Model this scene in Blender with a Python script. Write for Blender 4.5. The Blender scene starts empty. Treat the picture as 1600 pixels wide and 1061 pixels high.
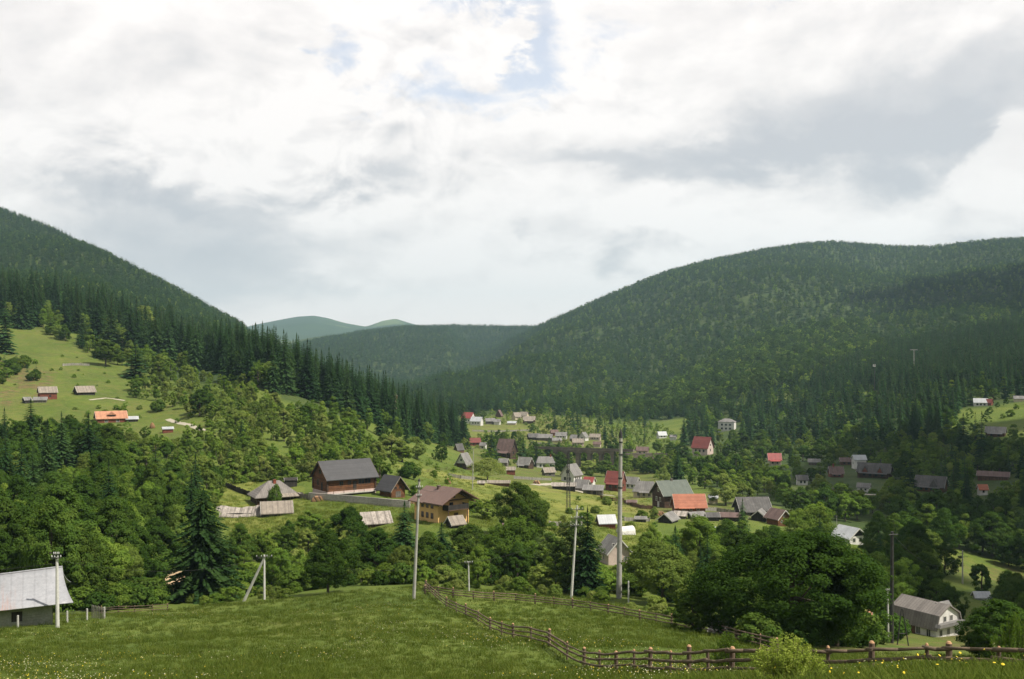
import bpy, bmesh, math, random
import numpy as np
from mathutils import Vector, Matrix, noise as mnoise

# ------------------------------------------------------------------ camera, world, sun, exposure
scene = bpy.context.scene
COL = scene.collection
random.seed(7)
RNG = np.random.default_rng(7)
F, CX, HY = 1556.0, 800.0, 560.0          # focal length in photo pixels, centre column, horizon row

cam_d = bpy.data.cameras.new('camera')
cam = bpy.data.objects.new('camera', cam_d)
COL.objects.link(cam)
cam.location = (0, 0, 0)
cam.rotation_euler = (math.radians(90), 0, 0)
cam_d.sensor_width = 36.0
cam_d.lens = 36.0 * F / 1600.0
cam_d.shift_y = (HY - 530.5) / 1600.0
cam_d.clip_start = 0.5
cam_d.clip_end = 60000
scene.camera = cam
HAZE = 6.8e-5                              # density of the air, per metre
SHADE_CLOUDS = True

SUN_AZ, SUN_EL = 112.0, 54.0               # azimuth to the right of the view, elevation
saz, sel = math.radians(SUN_AZ), math.radians(SUN_EL)
SUN_DIR = Vector((math.sin(saz) * math.cos(sel), math.cos(saz) * math.cos(sel), math.sin(sel)))
sun_d = bpy.data.lights.new('sun', 'SUN')
sun_d.energy = 4.8
sun_d.angle = math.radians(0.6)
sun_d.color = (1.0, 0.94, 0.82)
sun_o = bpy.data.objects.new('sun', sun_d)
COL.objects.link(sun_o)
sun_o.rotation_euler = SUN_DIR.to_track_quat('Z', 'Y').to_euler()

scene.view_settings.view_transform = 'Standard'
scene.view_settings.look = 'None'
scene.view_settings.exposure = 0.55
scene.view_settings.gamma = 1.0
cy = scene.cycles
cy.use_denoising = True
cy.max_bounces = 5
cy.diffuse_bounces = 3
cy.glossy_bounces = 2
cy.transmission_bounces = 3
cy.transparent_max_bounces = 6
cy.volume_bounces = 0
cy.use_adaptive_sampling = True
cy.adaptive_threshold = 0.015
cy.caustics_reflective = False
cy.caustics_refractive = False


class NT:
    """small helper to write node trees"""
    def __init__(s, tree):
        s.t = tree
    def n(s, kind, **kw):
        nd = s.t.nodes.new(kind)
        for k, v in kw.items():
            setattr(nd, k, v)
        return nd
    def l(s, a, b):
        s.t.links.new(a, b)
    def math(s, op, a, b=None, c=None, clamp=False):
        nd = s.n('ShaderNodeMath', operation=op)
        nd.use_clamp = clamp
        for i, v in enumerate((a, b, c)):
            if v is None:
                continue
            if isinstance(v, (int, float)):
                nd.inputs[i].default_value = v
            else:
                s.l(v, nd.inputs[i])
        return nd.outputs[0]
    def mix(s, fac, a, b, blend='MIX'):
        nd = s.n('ShaderNodeMix', data_type='RGBA', blend_type=blend)
        for sock, v in ((nd.inputs[0], fac), (nd.inputs[6], a), (nd.inputs[7], b)):
            if isinstance(v, (int, float)):
                sock.default_value = v
            elif isinstance(v, (tuple, list)):
                sock.default_value = (*v[:3], 1)
            else:
                s.l(v, sock)
        return nd.outputs[2]
    def ramp(s, fac, stops, interp='LINEAR'):
        nd = s.n('ShaderNodeValToRGB')
        cr = nd.color_ramp
        cr.interpolation = interp
        while len(cr.elements) < len(stops):
            cr.elements.new(0.5)
        for e, (p, c) in zip(cr.elements, stops):
            e.position = p
            e.color = (*c, 1) if not isinstance(c, (int, float)) else (c, c, c, 1)
        s.l(fac, nd.inputs[0])
        return nd.outputs[0]
    def noise(s, vec, scale, detail=4, rough=0.55, dist=0.0, dim='3D'):
        nd = s.n('ShaderNodeTexNoise', noise_dimensions=dim)
        if vec is not None:
            s.l(vec, nd.inputs['Vector'])
        nd.inputs['Scale'].default_value = scale
        nd.inputs['Detail'].default_value = detail
        nd.inputs['Roughness'].default_value = rough
        nd.inputs['Distortion'].default_value = dist
        return nd.outputs[0]


def build_world():
    w = bpy.data.worlds.new('World')
    scene.world = w
    w.use_nodes = True
    t = NT(w.node_tree)
    w.node_tree.nodes.clear()
    out = t.n('ShaderNodeOutputWorld')
    sky = t.n('ShaderNodeTexSky', sky_type='NISHITA')
    sky.sun_disc = False
    sky.sun_elevation = sel
    sky.sun_rotation = saz
    sky.altitude = 800
    sky.air_density = 1.0
    sky.dust_density = 1.2
    bg_sky = t.n('ShaderNodeBackground')
    bg_sky.inputs[1].default_value = 0.125
    t.l(sky.outputs[0], bg_sky.inputs[0])
    tc = t.n('ShaderNodeTexCoord')
    sep = t.n('ShaderNodeSeparateXYZ')
    t.l(tc.outputs['Generated'], sep.inputs[0])
    X, Y, Z = sep.outputs
    az = t.math('ARCTAN2', X, Y)
    el = t.math('ARCSINE', Z)
    # cloud noise in direction space, flattened towards the horizon
    mp = t.n('ShaderNodeMapping')
    mp.inputs['Scale'].default_value = (1.0, 1.0, 1.7)
    t.l(tc.outputs['Generated'], mp.inputs[0])
    P = mp.outputs[0]
    n_big = t.noise(P, 5.5, 9, 0.62, 0.35)
    mp2 = t.n('ShaderNodeMapping')
    mp2.inputs['Scale'].default_value = (1.0, 1.0, 1.9)
    mp2.inputs['Location'].default_value = (3.1, 7.7, 1.3)
    t.l(tc.outputs['Generated'], mp2.inputs[0])
    n_b2 = t.noise(mp2.outputs[0], 5.0, 8, 0.6, 0.3)
    n_fine = t.noise(P, 16, 8, 0.62, 0.5)
    # ragged lookup: shift azimuth / elevation by the noise
    azd = t.math('ADD', az, t.math('MULTIPLY', t.math('SUBTRACT', n_big, 0.5), 0.28))
    azd = t.math('ADD', azd, t.math('MULTIPLY', t.math('SUBTRACT', n_fine, 0.5), 0.05))
    eld = t.math('ADD', el, t.math('MULTIPLY', t.math('SUBTRACT', n_b2, 0.5), 0.17))
    eld = t.math('ADD', eld, t.math('MULTIPLY', t.math('SUBTRACT', n_fine, 0.5), 0.04))

    def blob(px, py, wx, wy, amp, a=azd, e=eld):
        A = math.atan((px - CX) / F)
        E = math.atan((HY - py) / F * math.cos(A))
        u = t.math('DIVIDE', t.math('SUBTRACT', a, A), wx / F)
        v = t.math('DIVIDE', t.math('SUBTRACT', e, E), wy / F)
        q = t.math('ADD', t.math('MULTIPLY', u, u), t.math('MULTIPLY', v, v))
        g = t.math('EXPONENT', t.math('MULTIPLY', q, -1.0))
        return t.math('MULTIPLY', g, amp)

    def total(lst):
        acc = None
        for b in lst:
            g = blob(*b)
            acc = g if acc is None else t.math('ADD', acc, g)
        return acc
    # openings where the blue shows
    gap = total([(770, 20, 92, 66, 1.0), (715, 120, 68, 42, .9), (530, 85, 55, 32, .95), (820, 95, 45, 45, 0.7),
                 (985, 45, 90, 22, 0.55), (1290, 0, 95, 14, 0.6), (640, 160, 45, 22, .6)])
    gap = t.math('ADD', gap, t.math('MULTIPLY', t.math('SUBTRACT', n_fine, 0.52), 1.5))
    puff = blob(738, 75, 42, 26, 1.3)
    gap = t.math('SUBTRACT', gap, puff)
    gapm = t.n('ShaderNodeMapRange', interpolation_type='SMOOTHSTEP')
    gapm.inputs[1].default_value = 0.22
    gapm.inputs[2].default_value = 1.05
    gapm.inputs[4].default_value = 0.5
    t.l(gap, gapm.inputs[0])
    # shaded undersides
    grey = total([(300, 320, 150, 30, 0.75), (150, 290, 130, 50, 0.5), (250, 395, 200, 48, 0.75), (320, 450, 200, 40, 0.55), (120, 190, 90, 34, 0.35),
                  (1120, 228, 330, 30, 0.7), (1440, 245, 190, 60, .62), (1480, 130, 240, 80, 0.45), (1250, 190, 180, 60, .35), (560, 290, 110, 24, 0.5),
                  (975, 402, 36, 24, 0.5), (1040, 385, 60, 20, 0.35), (1560, 362, 70, 18, 0.6), (100, 60, 220, 70, .22), (450, 60, 70, 30, .25),
                  (640, 250, 40, 26, .25), (860, 380, 100, 30, .25), (775, 392, 22, 10, 0.3)])
    grey = t.math('MULTIPLY', grey, t.math('ADD', 0.35, t.math('MULTIPLY', n_b2, 1.3)))
    detail = t.math('MULTIPLY', t.math('SUBTRACT', n_big, 0.5), 0.6)
    grey = t.math('ADD', grey, t.math('MAXIMUM', t.math('SUBTRACT', detail, 0.02), 0.0))
    grey = t.math('ADD', grey, t.math('MULTIPLY', t.math('MAXIMUM', t.math('SUBTRACT', n_fine, 0.5), 0.0), 0.3))
    # billows: the side turned from the light is a little darker
    mp3 = t.n('ShaderNodeMapping')
    mp3.inputs['Scale'].default_value = (1.0, 1.0, 1.7)
    mp3.inputs['Location'].default_value = (-0.012, 0.0, 0.026)
    t.l(tc.outputs['Generated'], mp3.inputs[0])
    n_off = t.noise(mp3.outputs[0], 5.5, 8, 0.52, 0.2)
    n_on = t.noise(P, 5.5, 8, 0.52, 0.2)
    relief = t.math('MULTIPLY', t.math('SUBTRACT', n_off, n_on), 2.2)
    grey = t.math('ADD', grey, relief)
    mp4 = t.n('ShaderNodeMapping')
    mp4.inputs['Scale'].default_value = (1.0, 1.0, 1.5)
    mp4.inputs['Location'].default_value = (-0.006, 0.0, 0.016)
    t.l(tc.outputs['Generated'], mp4.inputs[0])
    mp5 = t.n('ShaderNodeMapping')
    mp5.inputs['Scale'].default_value = (1.0, 1.0, 1.5)
    t.l(tc.outputs['Generated'], mp5.inputs[0])
    rel2 = t.math('MULTIPLY', t.math('SUBTRACT', t.noise(mp4.outputs[0], 13.0, 7, 0.55, 0.6), t.noise(mp5.outputs[0], 13.0, 7, 0.55, 0.6)), 2.7)
    where = t.math('MINIMUM', total([(150, 250, 200, 90, 1), (560, 270, 180, 80, 1), (620, 120, 150, 80, .8), (900, 120, 150, 60, .6), (1000, 370, 150, 50, .6), (500, 450, 120, 30, .7)]), 1.0)
    grey = t.math('ADD', grey, t.math('MULTIPLY', rel2, where))
    # sharp lit heaps of cumulus
    azs = t.math('ADD', az, t.math('MULTIPLY', t.math('SUBTRACT', n_fine, 0.5), 0.05))
    els = t.math('ADD', el, t.math('MULTIPLY', t.math('SUBTRACT', n_on, 0.5), 0.06))
    heap = None
    for b in [(1555, 262, 52, 36, 1.2), (1602, 225, 40, 36, 1.1), (1520, 290, 38, 22, .8), (1600, 290, 60, 30, .8)]:
        g = blob(*b, a=azs, e=els)
        heap = g if heap is None else t.math('ADD', heap, g)
    heap = t.math('ADD', heap, t.math('MULTIPLY', t.math('SUBTRACT', n_fine, 0.5), 0.9))
    hm = t.n('ShaderNodeMapRange', interpolation_type='SMOOTHSTEP')
    hm.inputs[1].default_value = 0.36
    hm.inputs[2].default_value = 0.9
    t.l(heap, hm.inputs[0])
    hm2 = total([(500, 447, 60, 16, 0.8), (620, 330, 120, 40, 0.3)])
    grey = t.math('SUBTRACT', grey, t.math('MULTIPLY', hm2, .5))
    grey = t.math('MULTIPLY', grey, t.math('SUBTRACT', 1.0, t.math('MULTIPLY', hm.outputs[0], .72)), clamp=True)
    col = t.ramp(grey, [(0.0, (0.79, 0.745, 0.72)), (0.25, (0.69, 0.652, 0.636)), (0.6, (0.52, 0.505, 0.512)), (1.0, (0.43, 0.428, 0.45))])
    # pale veil low over the horizon
    low = t.n('ShaderNodeMapRange', interpolation_type='SMOOTHSTEP')
    low.inputs[1].default_value = 0.12
    low.inputs[2].default_value = 0.0
    low.inputs[4].default_value = 0.6
    t.l(el, low.inputs[0])
    col = t.mix(low.outputs[0], col, (1.06, 0.90, 0.81))
    # overhead and behind, out of the frame, the deck is a duller grey
    up = t.n('ShaderNodeMapRange', interpolation_type='SMOOTHSTEP')
    up.inputs[1].default_value = 0.36
    up.inputs[2].default_value = 0.75
    up.inputs[4].default_value = 0.72
    t.l(el, up.inputs[0])
    back = t.n('ShaderNodeMapRange', interpolation_type='SMOOTHSTEP')
    back.inputs[1].default_value = 0.3
    back.inputs[2].default_value = -0.3
    back.inputs[4].default_value = 0.72
    t.l(Y, back.inputs[0])
    dull = t.math('MAXIMUM', up.outputs[0], back.outputs[0])
    col = t.mix(dull, col, (0.33, 0.33, 0.34))
    bg_cl = t.n('ShaderNodeBackground')
    bg_cl.inputs[1].default_value = 1.0
    t.l(col, bg_cl.inputs[0])
    # thin cloud veils even the blue openings a little
    mx = t.n('ShaderNodeMixShader')
    t.l(gapm.outputs[0], mx.inputs[0])
    t.l(bg_cl.outputs[0], mx.inputs[1])
    t.l(bg_sky.outputs[0], mx.inputs[2])
    t.l(mx.outputs[0], out.inputs[0])


build_world()

# ------------------------------------------------------------------ terrain height
# per photo column: the ground line as (distance, row); between them the height is interpolated
PROF = {
    0: [(45, 1072), (62, 1050), (85, 1008), (105, 980), (125, 962), (150, 935), (180, 885), (250, 790), (350, 690), (400, 660), (440, 625), (470, 600), (520, 570), (600, 535),
        (660, 512), (750, 490), (900, 455), (1000, 455), (1500, 440), (1850, 392), (2200, 333), (2600, 340), (4000, 420), (9000, 520)],
    120: [(50, 1065), (80, 1025), (105, 978), (125, 955), (150, 930), (200, 865), (250, 800), (300, 740), (350, 700), (400, 672), (420, 655), (450, 618), (520, 580), (600, 540),
          (700, 505), (800, 485), (1000, 468), (1400, 440), (1800, 395), (2100, 371), (2500, 380), (4000, 450), (9000, 520)],
    250: [(50, 1064), (80, 1015), (110, 970), (130, 955), (150, 945), (165, 922), (200, 870), (250, 800), (300, 740), (350, 690), (400, 672), (450, 645), (500, 612), (560, 580),
          (640, 560), (740, 545), (900, 535), (1200, 510), (1600, 460), (1900, 440), (2300, 460), (4000, 490), (9000, 520)],
    400: [(50, 1063), (80, 1010), (110, 968), (140, 942), (160, 932), (190, 903), (215, 865), (240, 825), (265, 797), (290, 770), (340, 718), (400, 657), (460, 597), (540, 575),
          (700, 562), (1000, 555), (1400, 540), (1750, 513), (2200, 560), (3000, 560), (5000, 545), (9000, 514), (11000, 520)],
    490: [(50, 1063), (80, 1005), (115, 958), (150, 930), (165, 922), (200, 890), (230, 845), (262, 780), (300, 747), (340, 715), (400, 672), (470, 625), (560, 612), (700, 615),
          (1000, 610), (1500, 590), (2400, 570), (3500, 532), (4200, 530), (6000, 540), (9000, 499), (11000, 515)],
    560: [(52, 1062), (80, 1000), (120, 950), (150, 923), (170, 914), (200, 893), (230, 845), (262, 776), (300, 747), (340, 720), (400, 688), (490, 652), (560, 645), (700, 650),
          (1000, 640), (1600, 620), (2500, 580), (3500, 521), (4200, 516), (6000, 540), (9000, 517), (11000, 520)],
    630: [(52, 1062), (80, 998), (120, 950), (150, 921), (170, 914), (195, 895), (228, 825), (262, 778), (300, 757), (350, 735), (420, 708), (520, 678), (600, 664), (700, 662),
          (1000, 650), (1600, 625), (2600, 590), (3500, 513), (4200, 509), (6000, 540), (9000, 505), (11000, 520)],
    700: [(52, 1062), (96, 976), (120, 950), (150, 924), (170, 914), (195, 890), (228, 818), (262, 790), (310, 768), (400, 742), (500, 718), (560, 706), (640, 696), (720, 690), (800, 672),
          (1000, 655), (1300, 635), (1700, 606), (2050, 592), (2600, 592), (3400, 514), (4200, 506), (6000, 540), (9000, 525)],
    775: [(52, 1062), (80, 1006), (110, 966), (145, 932), (170, 920), (195, 895), (230, 830), (270, 800), (330, 772), (410, 752), (480, 742), (560, 730), (640, 716), (720, 700), (800, 680),
          (950, 659), (1100, 647), (1400, 620), (1900, 570), (2250, 546), (2700, 560), (3400, 514), (4200, 508), (6000, 540), (9000, 525)],
    850: [(52, 1062), (74, 1016), (100, 980), (142, 943), (160, 932), (180, 918), (200, 897), (232, 846), (280, 803), (350, 775), (430, 758), (480, 748), (560, 738), (640, 733), (690, 722), (740, 704), (800, 687),
          (950, 657), (1100, 646), (1400, 626), (2000, 570), (2600, 511), (3000, 530), (4200, 508), (6000, 540), (9000, 525)],
    930: [(52, 1060), (80, 1010), (110, 973), (135, 952), (155, 939), (180, 917), (205, 890), (240, 860), (285, 812), (345, 788), (430, 769), (500, 757), (560, 748), (640, 738), (690, 724), (740, 706), (800, 693), (900, 672),
          (1000, 655), (1300, 628), (1900, 560), (2400, 497), (2750, 470), (3200, 490), (4200, 508), (9000, 525)],
    1000: [(35, 1080), (52, 1042), (80, 1006), (105, 976), (125, 966), (145, 950), (162, 937), (185, 912), (210, 896), (240, 880), (300, 818), (345, 795), (400, 780), (470, 768), (560, 752), (650, 735), (720, 716), (800, 700),
           (900, 682), (1000, 668), (1200, 648), (1500, 605), (2000, 540), (2500, 478), (2900, 442), (3300, 460), (5000, 520), (9000, 525)],
    1075: [(30, 1085), (47, 1045), (75, 1015), (100, 990), (120, 980), (140, 962), (165, 936), (190, 905), (220, 880), (260, 848), (310, 808), (335, 800), (400, 778), (480, 758), (560, 742), (650, 724), (720, 708), (800, 690),
           (900, 672), (1000, 655), (1200, 622), (1500, 578), (2000, 510), (2500, 450), (2900, 417), (3300, 430), (5000, 520), (9000, 525)],
    1150: [(28, 1085), (42, 1048), (70, 1026), (96, 1006), (125, 985), (170, 935), (220, 890), (270, 848), (310, 812), (350, 800), (400, 778), (500, 750), (620, 728), (720, 708), (800, 686), (870, 664),
           (1000, 632), (1300, 580), (1800, 510), (2400, 438), (2900, 402), (3300, 412), (5000, 520), (9000, 525)],
    1300: [(22, 1090), (33, 1058), (50, 1046), (75, 1030), (100, 1014), (150, 980), (200, 925), (260, 870), (310, 838), (380, 800), (450, 766), (550, 736), (650, 706), (750, 675), (850, 640),
           (1000, 600), (1400, 540), (2000, 470), (2600, 404), (3000, 383), (3400, 395), (5000, 520), (9000, 525)],
    1450: [(18, 1085), (28, 1048), (45, 1042), (70, 1034), (100, 1022), (150, 1007), (180, 965), (220, 925), (270, 886), (300, 872), (340, 838), (400, 795), (450, 769), (520, 742), (620, 705), (720, 665), (800, 640),
           (900, 610), (1100, 560), (1400, 510), (1700, 470), (1950, 452), (2200, 446), (2600, 405), (3000, 390), (3400, 400), (5000, 500), (9000, 525)],
    1600: [(16, 1085), (25, 1046), (45, 1042), (70, 1036), (100, 1025), (150, 1000), (200, 962), (260, 930), (300, 915), (350, 850), (400, 800), (470, 755), (540, 722), (600, 690), (660, 668), (720, 648), (790, 628), (850, 610),
           (1000, 570), (1300, 510), (1600, 470), (2000, 432), (2500, 392), (3000, 377), (3500, 385), (5000, 480), (9000, 525)],
}
NEARZ = {0: (-2.4, -7.0), 1600: (-2.4, -4.6)}


def azdeg(px):
    return math.degrees(math.atan((px - CX) / F))


LR0, LR1, NR = math.log(1.5), math.log(26000.0), 420
LRS = np.linspace(LR0, LR1, NR)


def column(px):
    pts = [(d, (HY - row) / F * d) for d, row in PROF[px]]
    d0, z0 = pts[0]
    pre = [(1.5, -1.75), (6.0, -1.75 + (z0 + 1.75) * (4.5 / (d0 - 1.5)) * 1.15), (14.0, -1.75 + (z0 + 1.75) * (12.5 / (d0 - 1.5)) * 1.05)]
    pre = [p for p in pre if p[0] < d0 * 0.8]
    pts = pre + pts
    c = math.cos(math.radians(azdeg(px)))
    lr = np.array([math.log(d / c) for d, z in pts])
    z = np.array([z for d, z in pts])
    z = np.append(z, 60.0)
    lr = np.append(lr, LR1)
    return np.interp(LRS, lr, z)


cols = sorted(PROF)
AZ_K = [azdeg(p) for p in cols]
Z_K = [column(p) for p in cols]


def side(base, lift):
    return base + lift * np.clip((np.exp(LRS) - 150) / 900.0, 0, 1) * 160 * np.exp(-np.clip((np.exp(LRS) - 3500) / 3000, 0, 9))


far_back = np.interp(LRS, [LR0, math.log(20), math.log(120), math.log(600), math.log(2500), math.log(6000), LR1], [-1.75, 2.0, 25.0, 140.0, 420.0, 300.0, 60.0])
AZ_K = [-180.0, -110.0, -62.0, -40.0] + AZ_K + [40.0, 62.0, 110.0, 180.0]
mid_l = 0.5 * far_back + 0.5 * side(Z_K[0], 0.8)
mid_r = 0.45 * far_back + 0.55 * side(Z_K[-1], 0.3)
Z_K = [far_back, mid_l, side(Z_K[0], 0.8), side(Z_K[0], 0.35)] + Z_K + [side(Z_K[-1], 0.2), side(Z_K[-1], 0.4), mid_r, far_back]
AZ = np.concatenate([np.arange(-180, -36, 3.0), np.arange(-36, 36.001, 0.2), np.arange(39, 180.1, 3.0)])
Zg = np.empty((len(AZ), NR))
ZK = np.array(Z_K)
for j in range(NR):
    Zg[:, j] = np.interp(AZ, AZ_K, ZK[:, j])
# round the creases between columns (in view, where the azimuth step is even)
fi = np.where((AZ >= -36) & (AZ <= 36))[0]
ker = np.exp(-0.5 * (np.arange(-18, 19) / 7.0) ** 2)
ker /= ker.sum()
sub = Zg[fi]
pad = np.pad(sub, ((18, 18), (0, 0)), mode='edge')
Zg[fi] = sum(k * pad[i:i + len(fi)] for i, k in enumerate(ker))
# and a little along the distance
k2 = np.array([1, 2, 3, 2, 1]) / 9.0
pz = np.pad(Zg, ((0, 0), (2, 2)), mode='edge')
Zg = sum(k * pz[:, i:i + NR] for i, k in enumerate(k2))


# the photographed skylines (tree tops), used to true up the crests
SKY_L = [(-60, 305), (0, 325), (50, 340), (100, 358), (150, 385), (200, 410), (250, 435), (300, 462), (350, 490), (400, 512)]
SKY_M = [(520, 524), (560, 515), (620, 509), (690, 506), (760, 507), (830, 508), (920, 508)]
SKY_R = [(700, 588), (750, 554), (800, 526), (850, 503), (900, 480), (950, 458), (1000, 437), (1050, 418), (1100, 405), (1150, 395), (1200, 385), (1250, 378), (1300, 374), (1350, 378), (1400, 381), (1450, 382), (1500, 376), (1550, 371), (1600, 368), (1700, 362)]


def true_up(table, r0, r1, f0, trees, fade=(0, 0)):
    R = np.exp(LRS)
    j = (R > r0) & (R < r1)
    for i in range(len(AZ)):
        if not azdeg(table[0][0]) <= AZ[i] <= azdeg(table[-1][0]):
            continue
        c = math.cos(math.radians(AZ[i]))
        px = CX + F * math.tan(math.radians(AZ[i]))
        want = (HY - np.interp(px, [p for p, q in table], [q for p, q in table]) - trees) / F
        have = (Zg[i, j] / (R[j] * c)).max()
        w = np.clip((R - f0) / (r0 + 700 - f0), 0, 1) * np.clip((r1 + 600 - R) / 600, 0, 1)
        e = 1.0
        if fade[0]:
            e *= min(1.0, max(0.0, (px - table[0][0]) / fade[0]))
        if fade[1]:
            e *= min(1.0, max(0.0, (table[-1][0] - px) / fade[1]))
        Zg[i] += e * (want - have) * R * c * w * w * (3 - 2 * w)


# the far range: crest line as column -> row at about nine kilometres
fc = [(330, 530), (400, 512), (440, 503), (465, 498), (490, 496), (515, 501), (540, 509), (572, 514), (598, 504), (618, 500), (645, 508), (700, 518), (760, 514), (800, 510), (830, 514), (900, 530)]
crest = np.interp(AZ, [azdeg(p) for p, r in fc], [(HY - r) / F * 9000 for p, r in fc])
bump = np.clip(1 - np.abs(np.exp(LRS) - 9000) / 2600, 0, 1)
bump = bump * bump * (3 - 2 * bump)
inb = ((AZ > azdeg(330)) & (AZ < azdeg(900)))[:, None]
Zg = np.where(inb & (bump > 0)[None, :], Zg * (1 - bump)[None, :] + crest[:, None] * bump[None, :], Zg)


def vnoise(x, y, seed=0):
    """value noise on numpy arrays"""
    xi, yi = np.floor(x).astype(np.int64), np.floor(y).astype(np.int64)
    fx, fy = x - xi, y - yi
    fx, fy = fx * fx * (3 - 2 * fx), fy * fy * (3 - 2 * fy)
    def h(a, b):
        v = (a * 374761393 + b * 668265263 + seed * 144269) & 0x7fffffff
        v = ((v ^ (v >> 13)) * 1274126177) & 0x7fffffff
        return ((v ^ (v >> 16)) & 0xffff) / 65535.0
    return (h(xi, yi) * (1 - fx) + h(xi + 1, yi) * fx) * (1 - fy) + (h(xi, yi + 1) * (1 - fx) + h(xi + 1, yi + 1) * fx) * fy


RR = np.exp(LRS)
AA = np.radians(AZ)
GX = np.sin(AA)[:, None] * RR[None, :]
GY = np.cos(AA)[:, None] * RR[None, :]
amp = np.clip(RR / 1500.0, 0, 1)[None, :]
ff = (np.clip((RR - 900) / 800, 0, 1) * np.clip(1 - (RR - 6500) / 1500, 0.15, 1))[None, :]
Zg = Zg + ff * (38 * (vnoise(GX / 420, GY / 420, 3) - 0.5) + 16 * (vnoise(GX / 170, GY / 170, 4) - 0.5)) * (1 + np.clip(RR / 9000, 0, 1.5)[None, :])
Zg = Zg + (np.clip(RR / 60, 0, 1) * np.clip(1.3 - RR / 1500, 0, 1))[None, :] * (0.9 * (vnoise(GX / 16, GY / 16, 5) - 0.5) + 0.35 * (vnoise(GX / 5, GY / 5, 6) - 0.5))

for _ in range(2):
    true_up(SKY_L, 1300, 2500, 1000, 7, (0, 40))
    true_up(SKY_M, 3200, 4700, 2700, 5, (40, 60))
    true_up(SKY_R, 1700, 3500, 1100, 7, (130, 0))


def ground(x, y):
    """terrain height at a point (bilinear in azimuth and log distance)"""
    r = max(math.hypot(x, y), 1.5)
    a = math.degrees(math.atan2(x, y))
    i = int(np.clip(np.searchsorted(AZ, a) - 1, 0, len(AZ) - 2))
    fa = (a - AZ[i]) / (AZ[i + 1] - AZ[i])
    q = (math.log(r) - LR0) / (LR1 - LR0) * (NR - 1)
    j = int(min(max(q, 0), NR - 2))
    fr = q - j
    return float((Zg[i, j] * (1 - fr) + Zg[i, j + 1] * fr) * (1 - fa) + (Zg[i + 1, j] * (1 - fr) + Zg[i + 1, j + 1] * fr) * fa)


def hit(px, py, dmin=12.0, dmax=6000.0):
    """first ground point met by the sight line through a photo pixel"""
    u, w = (px - CX) / F, (HY - py) / F
    d = dmin
    prev = None
    while d < dmax:
        g = ground(u * d, d) - w * d
        if g >= 0:
            if prev is None:
                return Vector((u * d, d, ground(u * d, d)))
            a, b = prev, d
            for _ in range(18):
                m = 0.5 * (a + b)
                if ground(u * m, m) - w * m >= 0:
                    b = m
                else:
                    a = m
            return Vector((u * b, b, ground(u * b, b)))
        prev = d
        d *= 1.012
    return None


def atd(px, d):
    u = (px - CX) / F
    return Vector((u * d, d, ground(u * d, d)))


def proj(p):
    return CX + F * p[0] / p[1], HY - F * p[2] / p[1]


# ------------------------------------------------------------------ helpers: tags, mesh building, materials
def tag(o, label=None, cat=None, group=None, kind=None):
    if label:
        o['label'] = label
    if cat:
        o['category'] = cat
    if group:
        o['group'] = group
    if kind:
        o['kind'] = kind
    return o


def thing(name, loc, yaw=0.0, label=None, cat=None, group=None):
    o = bpy.data.objects.new(name, None)
    o.empty_display_size = 0.5
    COL.objects.link(o)
    o.location = loc
    o.rotation_euler = (0, 0, yaw)
    return tag(o, label, cat, group)


class MB:
    def __init__(s):
        s.v, s.f, s.m = [], [], []
        s.mi = 0
    def add(s, verts, faces):
        k = len(s.v)
        s.v += [tuple(p) for p in verts]
        s.f += [tuple(i + k for i in f) for f in faces]
        s.m += [s.mi] * len(faces)
        return s
    def box(s, x0, x1, y0, y1, z0, z1):
        return s.add([(x0, y0, z0), (x1, y0, z0), (x1, y1, z0), (x0, y1, z0), (x0, y0, z1), (x1, y0, z1), (x1, y1, z1), (x0, y1, z1)],
                     [(3, 2, 1, 0), (4, 5, 6, 7), (0, 1, 5, 4), (1, 2, 6, 5), (2, 3, 7, 6), (3, 0, 4, 7)])
    def prism(s, prof, x0, x1):
        """profile of (y, z), counter-clockwise seen from +x, extruded along x"""
        n = len(prof)
        vs = [(x0, y, z) for y, z in prof] + [(x1, y, z) for y, z in prof]
        fs = [tuple(range(n - 1, -1, -1)), tuple(range(n, 2 * n))] + [(i, (i + 1) % n, n + (i + 1) % n, n + i) for i in range(n)]
        return s.add(vs, fs)
    def tube(s, p0, p1, r0, r1=None, n=8, cap=True):
        r1 = r0 if r1 is None else r1
        p0, p1 = Vector(p0), Vector(p1)
        ax = (p1 - p0).normalized()
        a = ax.orthogonal().normalized()
        b = ax.cross(a)
        vs = []
        for p, r in ((p0, r0), (p1, r1)):
            for i in range(n):
                t = 2 * math.pi * i / n
                vs.append(p + (a * math.cos(t) + b * math.sin(t)) * r)
        fs = [(i, (i + 1) % n, n + (i + 1) % n, n + i) for i in range(n)]
        if cap:
            fs += [tuple(range(n - 1, -1, -1)), tuple(range(n, 2 * n))]
        return s.add(vs, fs)
    def path(s, pts, radii, n=6):
        for i in range(len(pts) - 1):
            s.tube(pts[i], pts[i + 1], radii[i], radii[i + 1], n, True)
        return s
    def build(s, name, mats, parent=None, smooth=False):
        me = bpy.data.meshes.new(name)
        me.from_pydata(s.v, [], s.f)
        for m in (mats if isinstance(mats, (list, tuple)) else [mats]):
            me.materials.append(m)
        if any(s.m):
            me.polygons.foreach_set('material_index', s.m)
        if smooth:
            me.polygons.foreach_set('use_smooth', [True] * len(me.polygons))
        me.update()
        o = bpy.data.objects.new(name, me)
        COL.objects.link(o)
        if parent is not None:
            o.parent = parent
        return o


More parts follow.
